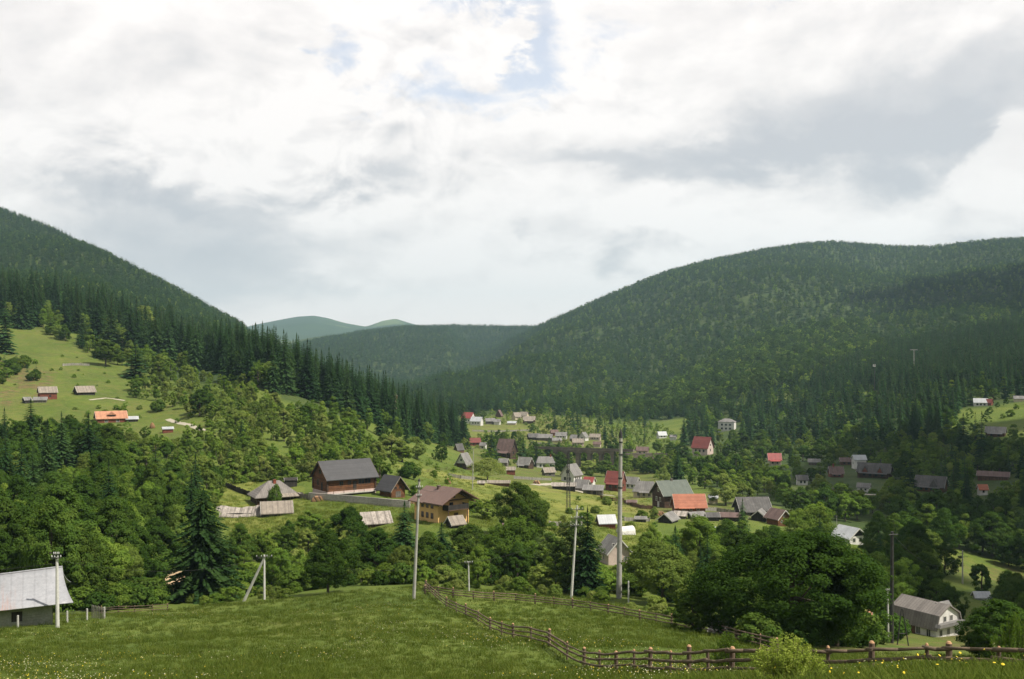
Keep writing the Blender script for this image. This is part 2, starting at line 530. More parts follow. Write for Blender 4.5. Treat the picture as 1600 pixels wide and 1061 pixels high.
def mat(name, c1, c2=None, scale=2.0, rough=0.85, stripe=None, bump=0.25, metal=0.0, spec=0.25, fine=None, blotch=None):
    """procedural surface: two tones by noise, optional boards / courses (axis, period, groove, jitter), optional blotches (colour, scale, threshold)"""
    m = bpy.data.materials.new(name)
    m.use_nodes = True
    t = NT(m.node_tree)
    bs = m.node_tree.nodes['Principled BSDF']
    bs.inputs['Roughness'].default_value = rough
    bs.inputs['Metallic'].default_value = metal
    bs.inputs['Specular IOR Level'].default_value = spec
    tc = t.n('ShaderNodeTexCoord')
    P = tc.outputs['Object']
    c2 = c2 or tuple(x * 0.72 for x in c1)
    n1 = t.noise(P, scale, 6, 0.65)
    rm = t.ramp(n1, [(0.32, 0.0), (0.68, 1.0)])
    col = t.mix(rm, c2, c1)
    n2 = t.noise(P, scale * 9, 4, 0.6)
    col = t.mix(0.5, col, t.ramp(n2, [(0.3, (0.72, 0.72, 0.72)), (0.7, (1.2, 1.2, 1.2))]), 'MULTIPLY')
    h = n2
    if stripe:
        axis, per, groove, jit = stripe
        sp = t.n('ShaderNodeSeparateXYZ')
        t.l(P, sp.inputs[0])
        if axis == 'xy':
            q = t.math('ADD', sp.outputs[0], sp.outputs[1])
        else:
            q = sp.outputs['xyz'.index(axis)]
        q = t.math('ADD', t.math('DIVIDE', q, per), 1000.0)
        fr = t.math('FRACT', q)
        wn = t.n('ShaderNodeTexWhiteNoise', noise_dimensions='1D')
        t.l(t.math('FLOOR', q), wn.inputs['W'])
        k = t.math('ADD', 1.0 - jit, t.math('MULTIPLY', wn.outputs[0], 2 * jit))
        edge = t.math('ABSOLUTE', t.math('SUBTRACT', fr, 0.5))
        g = t.n('ShaderNodeMapRange', interpolation_type='SMOOTHSTEP')
        g.inputs[1].default_value = 0.36
        g.inputs[2].default_value = 0.5
        t.l(edge, g.inputs[0])
        k = t.math('MULTIPLY', k, t.math('SUBTRACT', 1.0, t.math('MULTIPLY', g.outputs[0], groove)))
        cb = t.n('ShaderNodeCombineXYZ')
        for i in range(3):
            t.l(k, cb.inputs[i])
        col = t.mix(1.0, col, cb.outputs[0], 'MULTIPLY')
        h = t.math('SUBTRACT', n2, t.math('MULTIPLY', g.outputs[0], 1.2))
    if blotch:
        bc, bsn, th = blotch
        nb = t.noise(P, bsn, 6, 0.7)
        col = t.mix(t.ramp(nb, [(th, 0.0), (th + 0.12, 1.0)]), col, bc)
    t.l(col, bs.inputs['Base Color'])
    if bump:
        bp = t.n('ShaderNodeBump')
        bp.inputs['Strength'].default_value = bump
        bp.inputs['Distance'].default_value = 0.05
        t.l(h, bp.inputs['Height'])
        t.l(bp.outputs[0], bs.inputs['Normal'])
    return m


M = {
    'log': mat('log_wall', (0.17, 0.075, 0.032), (0.085, 0.036, 0.018), 1.2, 0.8, ('z', 0.32, 0.8, 0.22)),
    'logdark': mat('dark_log_wall', (0.085, 0.05, 0.034), (0.045, 0.028, 0.02), 1.2, 0.85, ('z', 0.3, 0.75, 0.25)),
    'board': mat('brown_board_wall', (0.13, 0.07, 0.045), (0.075, 0.042, 0.03), 1.0, 0.85, ('xy', 0.22, 0.6, 0.25)),
    'boardgrey': mat('grey_board_wall', (0.17, 0.15, 0.13), (0.09, 0.08, 0.07), 1.0, 0.9, ('xy', 0.22, 0.6, 0.3)),
    'boarddark': mat('dark_board_wall', (0.045, 0.04, 0.037), (0.025, 0.022, 0.02), 1.0, 0.9, ('xy', 0.22, 0.5, 0.3)),
    'redwood': mat('red_brown_wall', (0.2, 0.065, 0.04), (0.12, 0.04, 0.028), 1.2, 0.85, ('z', 0.25, 0.6, 0.2)),
    'white': mat('white_plaster', (0.68, 0.66, 0.63), (0.5, 0.48, 0.46), 0.6, 0.9, None, 0.1),
    'cream': mat('cream_plaster', (0.58, 0.5, 0.38), (0.45, 0.38, 0.28), 0.6, 0.9, None, 0.1),
    'yellow': mat('ochre_plaster', (0.74, 0.47, 0.2), (0.64, 0.4, 0.165), 0.5, 0.9, None, 0.08),
    'pink': mat('pinkish_plaster', (0.55, 0.44, 0.40), (0.42, 0.33, 0.3), 0.6, 0.9, None, 0.1),
    'stone': mat('rubble_stone', (0.42, 0.39, 0.36), (0.26, 0.24, 0.22), 2.2, 0.9, ('z', 0.35, 0.35, 0.2), 0.5),
    'viaduct': mat('viaduct_stone', (0.2, 0.165, 0.135), (0.11, 0.092, 0.08), 0.25, 0.95, ('z', 0.8, 0.3, 0.15), 0.4),
    'concrete': mat('concrete', (0.42, 0.41, 0.38), (0.26, 0.25, 0.23), 0.7, 0.9, None, 0.2, blotch=((0.2, 0.19, 0.165), 0.6, 0.58)),
    'palecon': mat('pale_concrete', (0.6, 0.59, 0.56), (0.42, 0.41, 0.38), 0.9, 0.85, None, 0.15, blotch=((0.34, 0.32, 0.28), 0.7, 0.6)),
    'wallcon': mat('weathered_concrete_wall', (0.34, 0.34, 0.31), (0.19, 0.2, 0.17), 0.8, 0.95, None, 0.3, blotch=((0.4, 0.33, 0.2), 0.5, 0.6)),
    'slate': mat('dark_slate_roof', (0.058, 0.056, 0.06), (0.042, 0.041, 0.045), 0.7, 0.6, ('z', 0.28, 0.25, 0.1), 0.2, spec=0.35),
    'shingle': mat('weathered_shingle_roof', (0.36, 0.32, 0.285), (0.17, 0.148, 0.13), 1.1, 0.9, ('x', 0.34, 0.45, 0.35), 0.5, blotch=((0.42, 0.385, 0.35), 1.4, 0.62)),
    'plankroof': mat('grey_plank_roof', (0.27, 0.23, 0.19), (0.185, 0.158, 0.135), 0.9, 0.85, ('x', 0.3, 0.4, 0.2), 0.35, blotch=((0.4, 0.36, 0.31), 0.7, 0.62)),
    'grey': mat('grey_sheet_roof', (0.2, 0.19, 0.182), (0.13, 0.124, 0.12), 0.5, 0.75, ('x', 0.9, 0.25, 0.12), 0.25, blotch=((0.28, 0.265, 0.245), 0.6, 0.6)),
    'darkgrey': mat('dark_grey_sheet_roof', (0.1, 0.094, 0.092), (0.066, 0.062, 0.061), 0.5, 0.75, ('x', 0.9, 0.25, 0.12), 0.25, blotch=((0.14, 0.13, 0.124), 0.5, 0.58)),
    'brownmetal': mat('brown_metal_roof', (0.155, 0.092, 0.074), (0.125, 0.075, 0.06), 0.4, 0.5, ('x', 0.35, 0.35, 0.06), 0.3, spec=0.4),
    'brownroof': mat('brown_roof', (0.15, 0.1, 0.09), (0.1, 0.065, 0.06), 0.5, 0.7, ('x', 0.6, 0.3, 0.12), 0.3, blotch=((0.21, 0.16, 0.14), 0.5, 0.6)),
    'orange': mat('orange_tile_roof', (0.38, 0.145, 0.088), (0.27, 0.1, 0.062), 0.6, 0.7, ('z', 0.35, 0.3, 0.1), 0.3),
    'tan': mat('sun_bleached_orange_roof', (0.45, 0.22, 0.13), (0.32, 0.15, 0.095), 0.6, 0.7, ('x', 0.5, 0.25, 0.12), 0.3),
    'red': mat('red_metal_roof', (0.29, 0.055, 0.048), (0.2, 0.04, 0.036), 0.5, 0.5, ('x', 0.5, 0.3, 0.1), 0.3, spec=0.4),
    'maroon': mat('maroon_roof', (0.19, 0.05, 0.042), (0.13, 0.036, 0.032), 0.5, 0.65, ('z', 0.4, 0.3, 0.1), 0.3),
    'green': mat('grey_green_roof', (0.105, 0.122, 0.102), (0.08, 0.095, 0.08), 0.5, 0.6, ('x', 0.5, 0.2, 0.06), 0.3, blotch=((0.135, 0.145, 0.122), 0.4, 0.6)),
    'mansard': mat('worn_brown_grey_roof', (0.2, 0.18, 0.165), (0.14, 0.125, 0.115), 0.6, 0.8, ('x', 0.5, 0.3, 0.14), 0.3),
    'whitemetal': mat('pale_metal_roof', (0.4, 0.41, 0.43), (0.3, 0.31, 0.325), 0.35, 0.45, ('x', 0.7, 0.18, 0.06), 0.2, spec=0.5),
    'barnroof': mat('galvanised_barn_roof', (0.3, 0.3, 0.32), (0.24, 0.243, 0.26), 0.35, 0.5, ('x', 1.1, 0.12, 0.05), 0.15, spec=0.5),
    'trim': mat('pale_trim', (0.6, 0.58, 0.54), None, 2, 0.8, None, 0.1),
    'woodtrim': mat('brown_trim', (0.12, 0.07, 0.045), None, 2, 0.8, None, 0.1),
    'brick': mat('red_brick', (0.3, 0.085, 0.05), (0.2, 0.06, 0.04), 3, 0.9, ('z', 0.09, 0.4, 0.12), 0.3),
    'fence': mat('weathered_log', (0.17, 0.12, 0.085), (0.09, 0.065, 0.05), 3, 0.9, None, 0.4),
    'rail': mat('weathered_rail', (0.165, 0.12, 0.08), (0.09, 0.068, 0.048), 3, 0.9, None, 0.4),
    'postend': mat('fresh_cut_wood', (0.45, 0.27, 0.15), (0.35, 0.2, 0.11), 6, 0.9, None, 0.1),
    'dry': mat('grey_dry_fence_wood', (0.32, 0.3, 0.26), (0.19, 0.18, 0.155), 2, 0.9, ('xy', 0.2, 0.5, 0.3), 0.4),
    'bark': mat('bark', (0.1, 0.078, 0.06), (0.05, 0.04, 0.032), 4, 0.95, None, 0.5),
    'metal': mat('dark_steel', (0.06, 0.06, 0.062), (0.04, 0.035, 0.033), 3, 0.6, None, 0.1, 0.3),
    'porcelain': mat('insulator', (0.5, 0.5, 0.48), None, 4, 0.3, None, 0.0),
    'paint': mat('white_car_paint', (0.75, 0.75, 0.76), (0.72, 0.72, 0.73), 1, 0.25, None, 0.0, spec=0.6),
    'tyre': mat('tyre_rubber', (0.02, 0.02, 0.02), None, 4, 0.9, None, 0.0),
    'hay': mat('old_hay', (0.24, 0.14, 0.07), (0.16, 0.09, 0.045), 3, 0.95, None, 0.6),
    'dirt': mat('sandy_dirt', (0.42, 0.31, 0.19), (0.3, 0.22, 0.13), 0.6, 0.95, None, 0.4),
    'gravelroad': mat('pale_gravel_track', (0.4, 0.36, 0.29), (0.29, 0.26, 0.2), 0.5, 0.95, None, 0.3),
}
gl = mat('window_glass', (0.03, 0.035, 0.04), (0.02, 0.024, 0.028), 1, 0.08, None, 0.0, spec=0.6)
M['glass'] = gl
# rust along the low edge of the barn roof, where the sheets have really corroded
def add_rust(m):
    t = NT(m.node_tree)
    bs = m.node_tree.nodes['Principled BSDF']
    src = bs.inputs['Base Color'].links[0].from_socket
    tc = t.n('ShaderNodeTexCoord')
    sp = t.n('ShaderNodeSeparateXYZ')
    t.l(tc.outputs['Object'], sp.inputs[0])
    mp = t.n('ShaderNodeMapping')
    mp.inputs['Scale'].default_value = (1.6, 0.12, 0.25)
    t.l(tc.outputs['Object'], mp.inputs[0])
    nz = t.noise(mp.outputs[0], 1.3, 5, 0.7)
    lowz = t.n('ShaderNodeMapRange')
    lowz.inputs[1].default_value = 4.3
    lowz.inputs[2].default_value = 2.4
    t.l(sp.outputs[2], lowz.inputs[0])
    xm = t.n('ShaderNodeMapRange')
    xm.inputs[1].default_value = 2.5
    xm.inputs[2].default_value = -1.5
    t.l(sp.outputs[0], xm.inputs[0])
    f = t.math('MULTIPLY', t.math('MULTIPLY', lowz.outputs[0], xm.outputs[0]), t.ramp(nz, [(0.46, 0.0), (0.62, 1.0)]), clamp=True)
    col = t.mix(t.math('MULTIPLY', f, 0.8), src, (0.34, 0.12, 0.05))
    t.l(col, bs.inputs['Base Color'])
add_rust(M['barnroof'])


# ------------------------------------------------------------------ houses
HOUSES = []          # (x0, x1, y0, y1, distance, word for trees beside it)
DIRS = {'f': 0, 'l': 1, 'r': 2}


def add_window(root, side, L, W, uc, zc, w, h, detail, framemat):
    """a window on the front ('f', y-), left ('l', x-) or right ('r', x+) wall: frame (part) > pane (sub-part)"""
    def place(mb, a0, a1, o0, o1, z0, z1):
        if side == 'f':
            mb.box(a0, a1, -W / 2 - o1, -W / 2 - o0, z0, z1)
        elif side == 'l':
            mb.box(-L / 2 - o1, -L / 2 - o0, a0, a1, z0, z1)
        else:
            mb.box(L / 2 + o0, L / 2 + o1, a0, a1, z0, z1)
    span = L if side == 'f' else W
    c = (uc - 0.5) * span
    if side == 'l':
        c = -c
    a0, a1, z0, z1 = c - w / 2, c + w / 2, zc - h / 2, zc + h / 2
    if not detail:
        mb = MB()
        place(mb, a0, a1, 0.005, 0.03, z0, z1)
        mb.build('window', M['glass'], root)
        return
    t = max(0.07, min(0.13, w * 0.1))
    fr = MB()
    place(fr, a0 - t, a0, 0.002, 0.07, z0 - t, z1 + t)
    place(fr, a1, a1 + t, 0.002, 0.07, z0 - t, z1 + t)
    place(fr, a0, a1, 0.002, 0.07, z1, z1 + t)
    place(fr, a0, a1, 0.002, 0.07, z0 - t, z0)
    place(fr, c - t * 0.3, c + t * 0.3, 0.02, 0.055, z0, z1)
    f = fr.build('window', framemat, root)
    pn = MB()
    place(pn, a0, a1, 0.003, 0.025, z0, z1)
    pn.build('pane', M['glass'], f)


def house(px, py, L, W, H, R, yaw, wall, roof, name, label, cat='house', kind='gable', oh=0.5, base=None, wins=(), doors=(), chim=None, gable=None,
          frame='trim', drop=2.5, d=None, word=None, rake=None, keep=1, pos=None, th=0.16, edge='trim', porch=None):
    """sizes in photo pixels at the house's own distance, so they become metres through that distance"""
    P = Vector(pos) if pos is not None else (atd(px, d) if d else hit(px, py))
    m = P.y / F
    L, W, H, R = L * m, W * m, H * m, R * m
    ps = math.radians(yaw) - math.atan2(P.x, P.y)        # turned relative to the line of sight
    back = 0.5 * (abs(W * math.cos(ps)) + abs(L * math.sin(ps)))
    if pos is None:
        P = Vector((P.x + back * P.x / P.y, P.y + back, P.z))
        zb = min(P.z, ground(P.x, P.y))
        P.z = zb
    root = thing(name, P, ps, label, cat)
    detail = m < 0.27
    # walls
    wb = MB()
    z0 = -drop
    if base:
        bh, bm = base[0] * m, base[1]
        bb = MB().box(-L / 2 - 0.08, L / 2 + 0.08, -W / 2 - 0.08, W / 2 + 0.08, -drop, bh)
        bb.build('foundation', M[bm], root)
        z0 = bh
    ze, zr = H, H + R
    if kind == 'gable':
        if gable:
            wb.box(-L / 2, L / 2, -W / 2, W / 2, z0, ze)
            gb = MB().prism([(-W / 2, ze), (W / 2, ze), (0, zr - 0.02)], -L / 2, L / 2)
            gb.build('gable', M[gable], root)
        else:
            wb.prism([(-W / 2, z0), (W / 2, z0), (W / 2, ze), (0, zr - 0.02), (-W / 2, ze)], -L / 2, L / 2)
    elif kind == 'gambrel':
        k1, k2 = 0.80, 0.56
        wb.prism([(-W / 2, z0), (W / 2, z0), (W / 2, ze), (W / 2 * k1, ze + R * k2), (0, zr - 0.02), (-W / 2 * k1, ze + R * k2), (-W / 2, ze)], -L / 2, L / 2)
    elif kind == 'shed':
        wb.prism([(-W / 2, z0), (W / 2, z0), (W / 2, zr), (-W / 2, ze)], -L / 2, L / 2)
    else:
        wb.box(-L / 2, L / 2, -W / 2, W / 2, z0, ze)
    wb.build('wall', M[wall], root)
    # roof
    rb = MB()
    hw = W / 2
    if kind == 'gable':
        s = R / hw
        o = hw + oh
        rk = oh if rake is None else rake
        rb.prism([(-o, ze - oh * s), (0, zr), (o, ze - oh * s), (o, ze - oh * s + th * 1.3), (0, zr + th * 1.3), (-o, ze - oh * s + th * 1.3)], -L / 2 - rk, L / 2 + rk)
    elif kind == 'gambrel':
        s = R * k2 / (hw * (1 - k1))
        o = hw + oh * 0.4
        e = ze - oh * 0.4 * s
        rb.prism([(-o, e), (-hw * k1, ze + R * k2), (0, zr), (hw * k1, ze + R * k2), (o, e), (o + th, e + th * .4), (hw * k1 + th, ze + R * k2 + th), (0, zr + th * 1.3), (-hw * k1 - th, ze + R * k2 + th), (-o - th, e + th * .4)],
                 -L / 2 - oh, L / 2 + oh)
    elif kind == 'shed':
        s = (zr - ze) / W
        o = hw + oh
        rb.prism([(-o, ze - oh * s), (o, zr + oh * s), (o, zr + oh * s + th), (-o, ze - oh * s + th)], -L / 2 - oh, L / 2 + oh)
    else:                                     # hip / pyramid
        rl = max(L - W, 0) / 2 if kind == 'hip' else 0.02
        if kind == 'halfhip':
            rl = (L - W * 0.35) / 2
        ox, oy, e = L / 2 + oh, hw + oh, ze - oh * R / hw
        vs = [(-ox, -oy, e), (ox, -oy, e), (ox, oy, e), (-ox, oy, e), (-rl, 0, zr + th), (rl, 0, zr + th)]
        vs += [(-ox, -oy, e - th), (ox, -oy, e - th), (ox, oy, e - th), (-ox, oy, e - th)]
        rb.add(vs, [(0, 1, 5, 4), (1, 2, 5), (2, 3, 4, 5), (3, 0, 4), (6, 7, 1, 0), (7, 8, 2, 1), (8, 9, 3, 2), (9, 6, 0, 3), (9, 8, 7, 6)])
    ro = rb.build('roof', M[roof], root)
    if kind == 'gable' and m < 0.42:
        s = R / hw
        o = hw + oh
        rk = oh if rake is None else rake
        for sx in (-1, 1):
            xa = sx * (L / 2 + rk)
            x0, x1 = sorted((xa + sx * .004, xa + sx * .05))
            MB().prism([(-o, ze - oh * s - .12), (0, zr - .12), (o, ze - oh * s - .12), (o, ze - oh * s + th * 1.25), (0, zr + th * 1.25), (-o, ze - oh * s + th * 1.25)], x0, x1).build('bargeboard', M[edge], ro)
    if porch:
        pd, pu0, pu1 = porch
        pd *= m
        zt_ = ze * .92
        MB().prism([(-hw - pd, zt_ - pd * .38), (-hw - .01, zt_), (-hw - .01, zt_ + .12), (-hw - pd, zt_ - pd * .38 + .12)], (pu0 - .5) * L, (pu1 - .5) * L).build('porch_roof', M[roof], root)
        for u in (pu0 + .02, (pu0 + pu1) / 2, pu1 - .02):
            MB().box((u - .5) * L - .09, (u - .5) * L + .09, -hw - pd + .1, -hw - pd + .28, -1.0, zt_ - pd * .38).build('porch_post', M['woodtrim'], root)
    if chim:
        cu, cv, chh, cm = chim
        cx, cyy = (cu - 0.5) * L, (cv - 0.5) * W
        zt = zr + chh * m
        cb = MB().box(cx - 0.35, cx + 0.35, cyy - 0.35, cyy + 0.35, zr - 1.0 - abs(cv - 0.5) * 2 * R, zt)
        cb.box(cx - 0.43, cx + 0.43, cyy - 0.43, cyy + 0.43, zt, zt + 0.12)
        cb.build('chimney', M[cm], ro)
    for wdw in wins:
        sd, uc, zf, ww, hh = wdw
        add_window(root, sd, L, W, uc, zf * m, ww * m, hh * m, detail, M[frame])
    for sd, uc, ww, hh, dm in doors:
        db = MB()
        c = (uc - 0.5) * (L if sd == 'f' else W) * (-1 if sd == 'l' else 1)
        zb0 = (base[0] * m if base else 0.0) + 0.02
        if sd == 'f':
            db.box(c - ww * m / 2, c + ww * m / 2, -W / 2 - 0.06, -W / 2 - 0.003, zb0, zb0 + hh * m)
        elif sd == 'r':
            db.box(L / 2 + 0.003, L / 2 + 0.06, c - ww * m / 2, c + ww * m / 2, zb0, zb0 + hh * m)
        else:
            db.box(-L / 2 - 0.06, -L / 2 - 0.003, c - ww * m / 2, c + ww * m / 2, zb0, zb0 + hh * m)
        db.build('door', M[dm], root)
    if keep:
        hx = 0.5 * (L * abs(math.cos(ps)) + W * abs(math.sin(ps))) / m
        cpx, cpy = proj(P)
        HOUSES.append((cpx - hx, cpx + hx, cpy - (H + R) / m * 1.05, cpy - H / m * (0.25 if m < .24 else .62), P.y, word or label))
    return root, m, L, W, H, R


def fw(n, z, w, h, lo=0.12, hi=0.88, side='f'):
    return [(side, lo + (hi - lo) * (i + 0.5) / n, z, w, h) for i in range(n)]


# ------------------------------------------------------------------ ground sheet
def build_terrain():
    na, nr = len(AZ), NR
    # the seam at +-180 degrees is closed by repeating the first column
    vs = np.stack([GX, GY, Zg], axis=2)
    vs = np.concatenate([vs[:-1]], axis=0).reshape(-1, 3)
    na1 = na - 1
    i = np.arange(na1)[:, None]
    j = np.arange(nr - 1)[None, :]
    a = i * nr + j
    b = ((i + 1) % na1) * nr + j
    quads = np.stack([a, a + 1, b + 1, b], axis=2).reshape(-1, 4)
    me = bpy.data.meshes.new('terrain')
    me.vertices.add(len(vs) + 1)
    allv = np.concatenate([vs, [[0, 0, -1.75]]]).astype(np.float32)
    me.vertices.foreach_set('co', allv.ravel())
    tri = [(len(vs), int(k * nr), int(((k + 1) % na1) * nr)) for k in range(na1)]
    nl = quads.size + 3 * len(tri)
    me.loops.add(nl)
    me.loops.foreach_set('vertex_index', np.concatenate([quads.ravel(), np.array(tri).ravel()]).astype(np.int32))
    npoly = len(quads) + len(tri)
    me.polygons.add(npoly)
    st = np.concatenate([np.arange(len(quads)) * 4, quads.size + np.arange(len(tri)) * 3])
    me.polygons.foreach_set('loop_start', st.astype(np.int32))
    me.polygons.foreach_set('use_smooth', np.ones(npoly, dtype=bool))
    me.update(calc_edges=True)
    me.validate()
    # what grows where (land cover, not light): r = wooded floor, g = flowering / drier hay meadow, b = bare russet heath
    x, y, z = allv[:, 0], allv[:, 1], allv[:, 2]
    yy = np.maximum(y, 1.0)
    px = CX + F * x / yy
    row = HY - F * z / yy
    fr = y > 2
    wood = np.zeros(len(allv))
    hay = np.zeros(len(allv))
    heath = np.zeros(len(allv))
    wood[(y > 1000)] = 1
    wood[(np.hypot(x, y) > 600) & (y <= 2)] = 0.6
    def inpoly(poly):
        p = np.array(poly, float)
        r = np.zeros(len(px), bool)
        k = len(p)
        for q in range(k):
            x1, y1 = p[q]
            x2, y2 = p[(q + 1) % k]
            c = ((y1 > row) != (y2 > row)) & (px < (x2 - x1) * (row - y1) / (y2 - y1 + 1e-9) + x1)
            r ^= c
        return r & fr
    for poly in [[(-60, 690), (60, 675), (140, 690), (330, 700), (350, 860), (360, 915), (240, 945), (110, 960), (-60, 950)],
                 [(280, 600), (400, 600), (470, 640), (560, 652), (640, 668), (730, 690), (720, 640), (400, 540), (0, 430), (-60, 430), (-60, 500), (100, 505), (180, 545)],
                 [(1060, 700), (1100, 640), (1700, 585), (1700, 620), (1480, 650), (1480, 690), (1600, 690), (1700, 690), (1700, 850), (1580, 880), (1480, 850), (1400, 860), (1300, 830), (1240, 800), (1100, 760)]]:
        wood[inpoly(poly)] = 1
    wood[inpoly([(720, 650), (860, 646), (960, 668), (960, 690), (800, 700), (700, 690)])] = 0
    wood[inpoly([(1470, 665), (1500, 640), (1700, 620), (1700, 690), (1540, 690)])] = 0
    hay[inpoly([(600, 720), (640, 730), (760, 745), (880, 765), (1000, 770), (1030, 800), (1000, 880), (900, 850), (700, 760)])] = 1
    hay[inpoly([(740, 662), (880, 655), (900, 690), (700, 690)])] = .6
    hay[inpoly([(330, 740), (480, 760), (480, 860), (400, 880), (340, 830)])] = .7
    hay[inpoly([(150, 640), (330, 640), (350, 680), (200, 690), (100, 690), (60, 670)])] = .25
    heath[inpoly([(-60, 500), (60, 505), (200, 560), (240, 600), (340, 650), (340, 680), (200, 690), (-60, 680)])] = .3
    heath[inpoly([(1180, 1016), (1400, 1018), (1600, 1020), (1640, 940), (1480, 960), (1380, 985), (1180, 985)])] = .6
    heath[inpoly([(-60, 560), (30, 565), (90, 585), (60, 625), (-60, 640)])] = 1
    heath[inpoly([(690, 690), (760, 650), (880, 646), (960, 670), (1030, 720), (1040, 760), (960, 780), (840, 765), (740, 735)])] = .55
    heath[inpoly([(960, 770), (1240, 770), (1240, 815), (1100, 815), (960, 800)])] = .6
    heath[inpoly([(1400, 855), (1600, 890), (1600, 935), (1500, 900)])] = .6
    ca = me.attributes.new('cover', 'FLOAT_COLOR', 'POINT')
    rgba = np.stack([wood, hay, heath, np.ones_like(wood)], axis=1).astype(np.float32)
    ca.data.foreach_set('color', rgba.ravel())
    m = bpy.data.materials.new('meadow_and_forest_floor')
    m.use_nodes = True
    t = NT(m.node_tree)
    bs = m.node_tree.nodes['Principled BSDF']
    bs.inputs['Roughness'].default_value = 0.95
    bs.inputs['Specular IOR Level'].default_value = 0.1
    tc = t.n('ShaderNodeTexCoord')
    P = tc.outputs['Object']
    at = t.n('ShaderNodeAttribute', attribute_name='cover')
    sp = t.n('ShaderNodeSeparateColor')
    t.l(at.outputs['Color'], sp.inputs[0])
    nb = t.noise(P, 0.035, 6, 0.6)
    nm = t.noise(P, 0.35, 5, 0.65)
    nf = t.noise(P, 3.0, 4, 0.7)
    nmix = t.math('ADD', t.math('MULTIPLY', nb, 0.5), t.math('ADD', t.math('MULTIPLY', nm, 0.3), t.math('MULTIPLY', nf, 0.2)))
    grass = t.ramp(nmix, [(0.36, (0.058, 0.09, 0.017)), (0.48, (0.087, 0.122, 0.022)), (0.56, (0.112, 0.14, 0.028)), (0.66, (0.148, 0.154, 0.04))])
    hayc = t.ramp(nmix, [(0.36, (0.085, 0.118, 0.025)), (0.47, (0.135, 0.158, 0.032)), (0.56, (0.185, 0.19, 0.045)), (0.66, (0.23, 0.215, 0.075))])
    wf = t.n('ShaderNodeMapRange')
    wf.inputs[1].default_value = 0.3
    wf.inputs[2].default_value = 0.7
    t.l(t.math('ADD', t.math('MULTIPLY', sp.outputs[1], 0.75), t.math('MULTIPLY', t.math('SUBTRACT', nm, 0.5), 0.9)), wf.inputs[0])
    col = t.mix(wf.outputs[0], grass, hayc)
    hc = t.ramp(nm, [(0.35, (0.07, 0.085, 0.025)), (0.55, (0.13, 0.1, 0.045)), (0.7, (0.17, 0.12, 0.06))])
    hf = t.math('MULTIPLY', sp.outputs[2], t.ramp(t.noise(P, 0.12, 5, 0.65), [(0.4, 0.0), (0.58, 1.0)]))
    col = t.mix(hf, col, hc)
    # far open tops: patches of pasture between dark woods
    fo = t.ramp(t.noise(P, 0.0022, 6, 0.65), [(0.42, (0.022, 0.045, 0.018)), (0.55, (0.03, 0.055, 0.02)), (0.60, (0.085, 0.12, 0.035)), (0.7, (0.1, 0.13, 0.04))])
    spp = t.n('ShaderNodeSeparateXYZ')
    t.l(P, spp.inputs[0])
    farm = t.n('ShaderNodeMapRange')
    farm.inputs[1].default_value = 5200
    farm.inputs[2].default_value = 5600
    t.l(spp.outputs[1], farm.inputs[0])
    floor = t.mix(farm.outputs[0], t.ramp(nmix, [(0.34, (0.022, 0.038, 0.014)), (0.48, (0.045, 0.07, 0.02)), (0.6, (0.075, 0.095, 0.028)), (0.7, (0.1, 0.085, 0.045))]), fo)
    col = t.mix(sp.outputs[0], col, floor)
    t.l(col, bs.inputs['Base Color'])
    bp = t.n('ShaderNodeBump')
    bp.inputs['Strength'].default_value = 0.6
    bp.inputs['Distance'].default_value = 0.4
    t.l(t.math('ADD', nf, t.math('MULTIPLY', nm, 2.0)), bp.inputs['Height'])
    t.l(bp.outputs[0], bs.inputs['Normal'])
    me.materials.append(m)
    o = bpy.data.objects.new('terrain', me)
    COL.objects.link(o)
    tag(o, 'green meadow, valley floor and mountain slopes', None, None, 'structure')


build_terrain()


def strip(name, pts, width, m, label, lift=0.06, img=True):
    """a track laid on the ground; pts are (column, row[, ...]) looked up on the terrain"""
    P = [hit(*p) if img else atd(*p) for p in pts]
    P = [p for p in P if p is not None]
    Q = []
    for a, b in zip(P[:-1], P[1:]):
        n = max(2, int((b - a).length / 2.5))
        for k in range(n):
            Q.append(a.lerp(b, k / n))
    Q.append(P[-1])
    mb = MB()
    vs, fs = [], []
    for k, q in enumerate(Q):
        d = (Q[min(k + 1, len(Q) - 1)] - Q[max(k - 1, 0)])
        n = Vector((-d.y, d.x, 0)).normalized()
        w = width * (0.42 + 0.16 * mnoise.noise(q * 0.3))
        for s in (-1, -0.33, 0.33, 1):
            e = q + n * (s * w)
            vs.append((e.x, e.y, ground(e.x, e.y) + lift))
    for k in range(len(Q) - 1):
        for c in range(3):
            a = k * 4 + c
            fs.append((a, a + 1, a + 5, a + 4))
    mb.add(vs, fs)
    o = mb.build(name, M[m])
    return tag(o, label, None, None, 'structure')


strip('dirt_track', [(288, 938), (275, 928), (268, 915), (272, 905), (285, 893)], 6.5, 'dirt', 'sandy dirt track climbing between dark trees')
strip('hillside_path', [(262, 655), (285, 662), (305, 668), (320, 673)], 3.0, 'gravelroad', 'pale worn path across the left slope')
strip('hillside_path', [(140, 625), (165, 622), (195, 626)], 1.8, 'gravelroad', 'pale worn path by the grey-roofed hut')
strip('village_lane', [(835, 758), (862, 756), (890, 762), (915, 771), (960, 775)], 5.0, 'gravelroad', 'pale village lane behind the hay meadow', 0.1)
strip('village_lane', [(1290, 770), (1340, 771), (1400, 777), (1480, 786)], 5.0, 'gravelroad', 'pale lane below the right hand houses', 0.1)

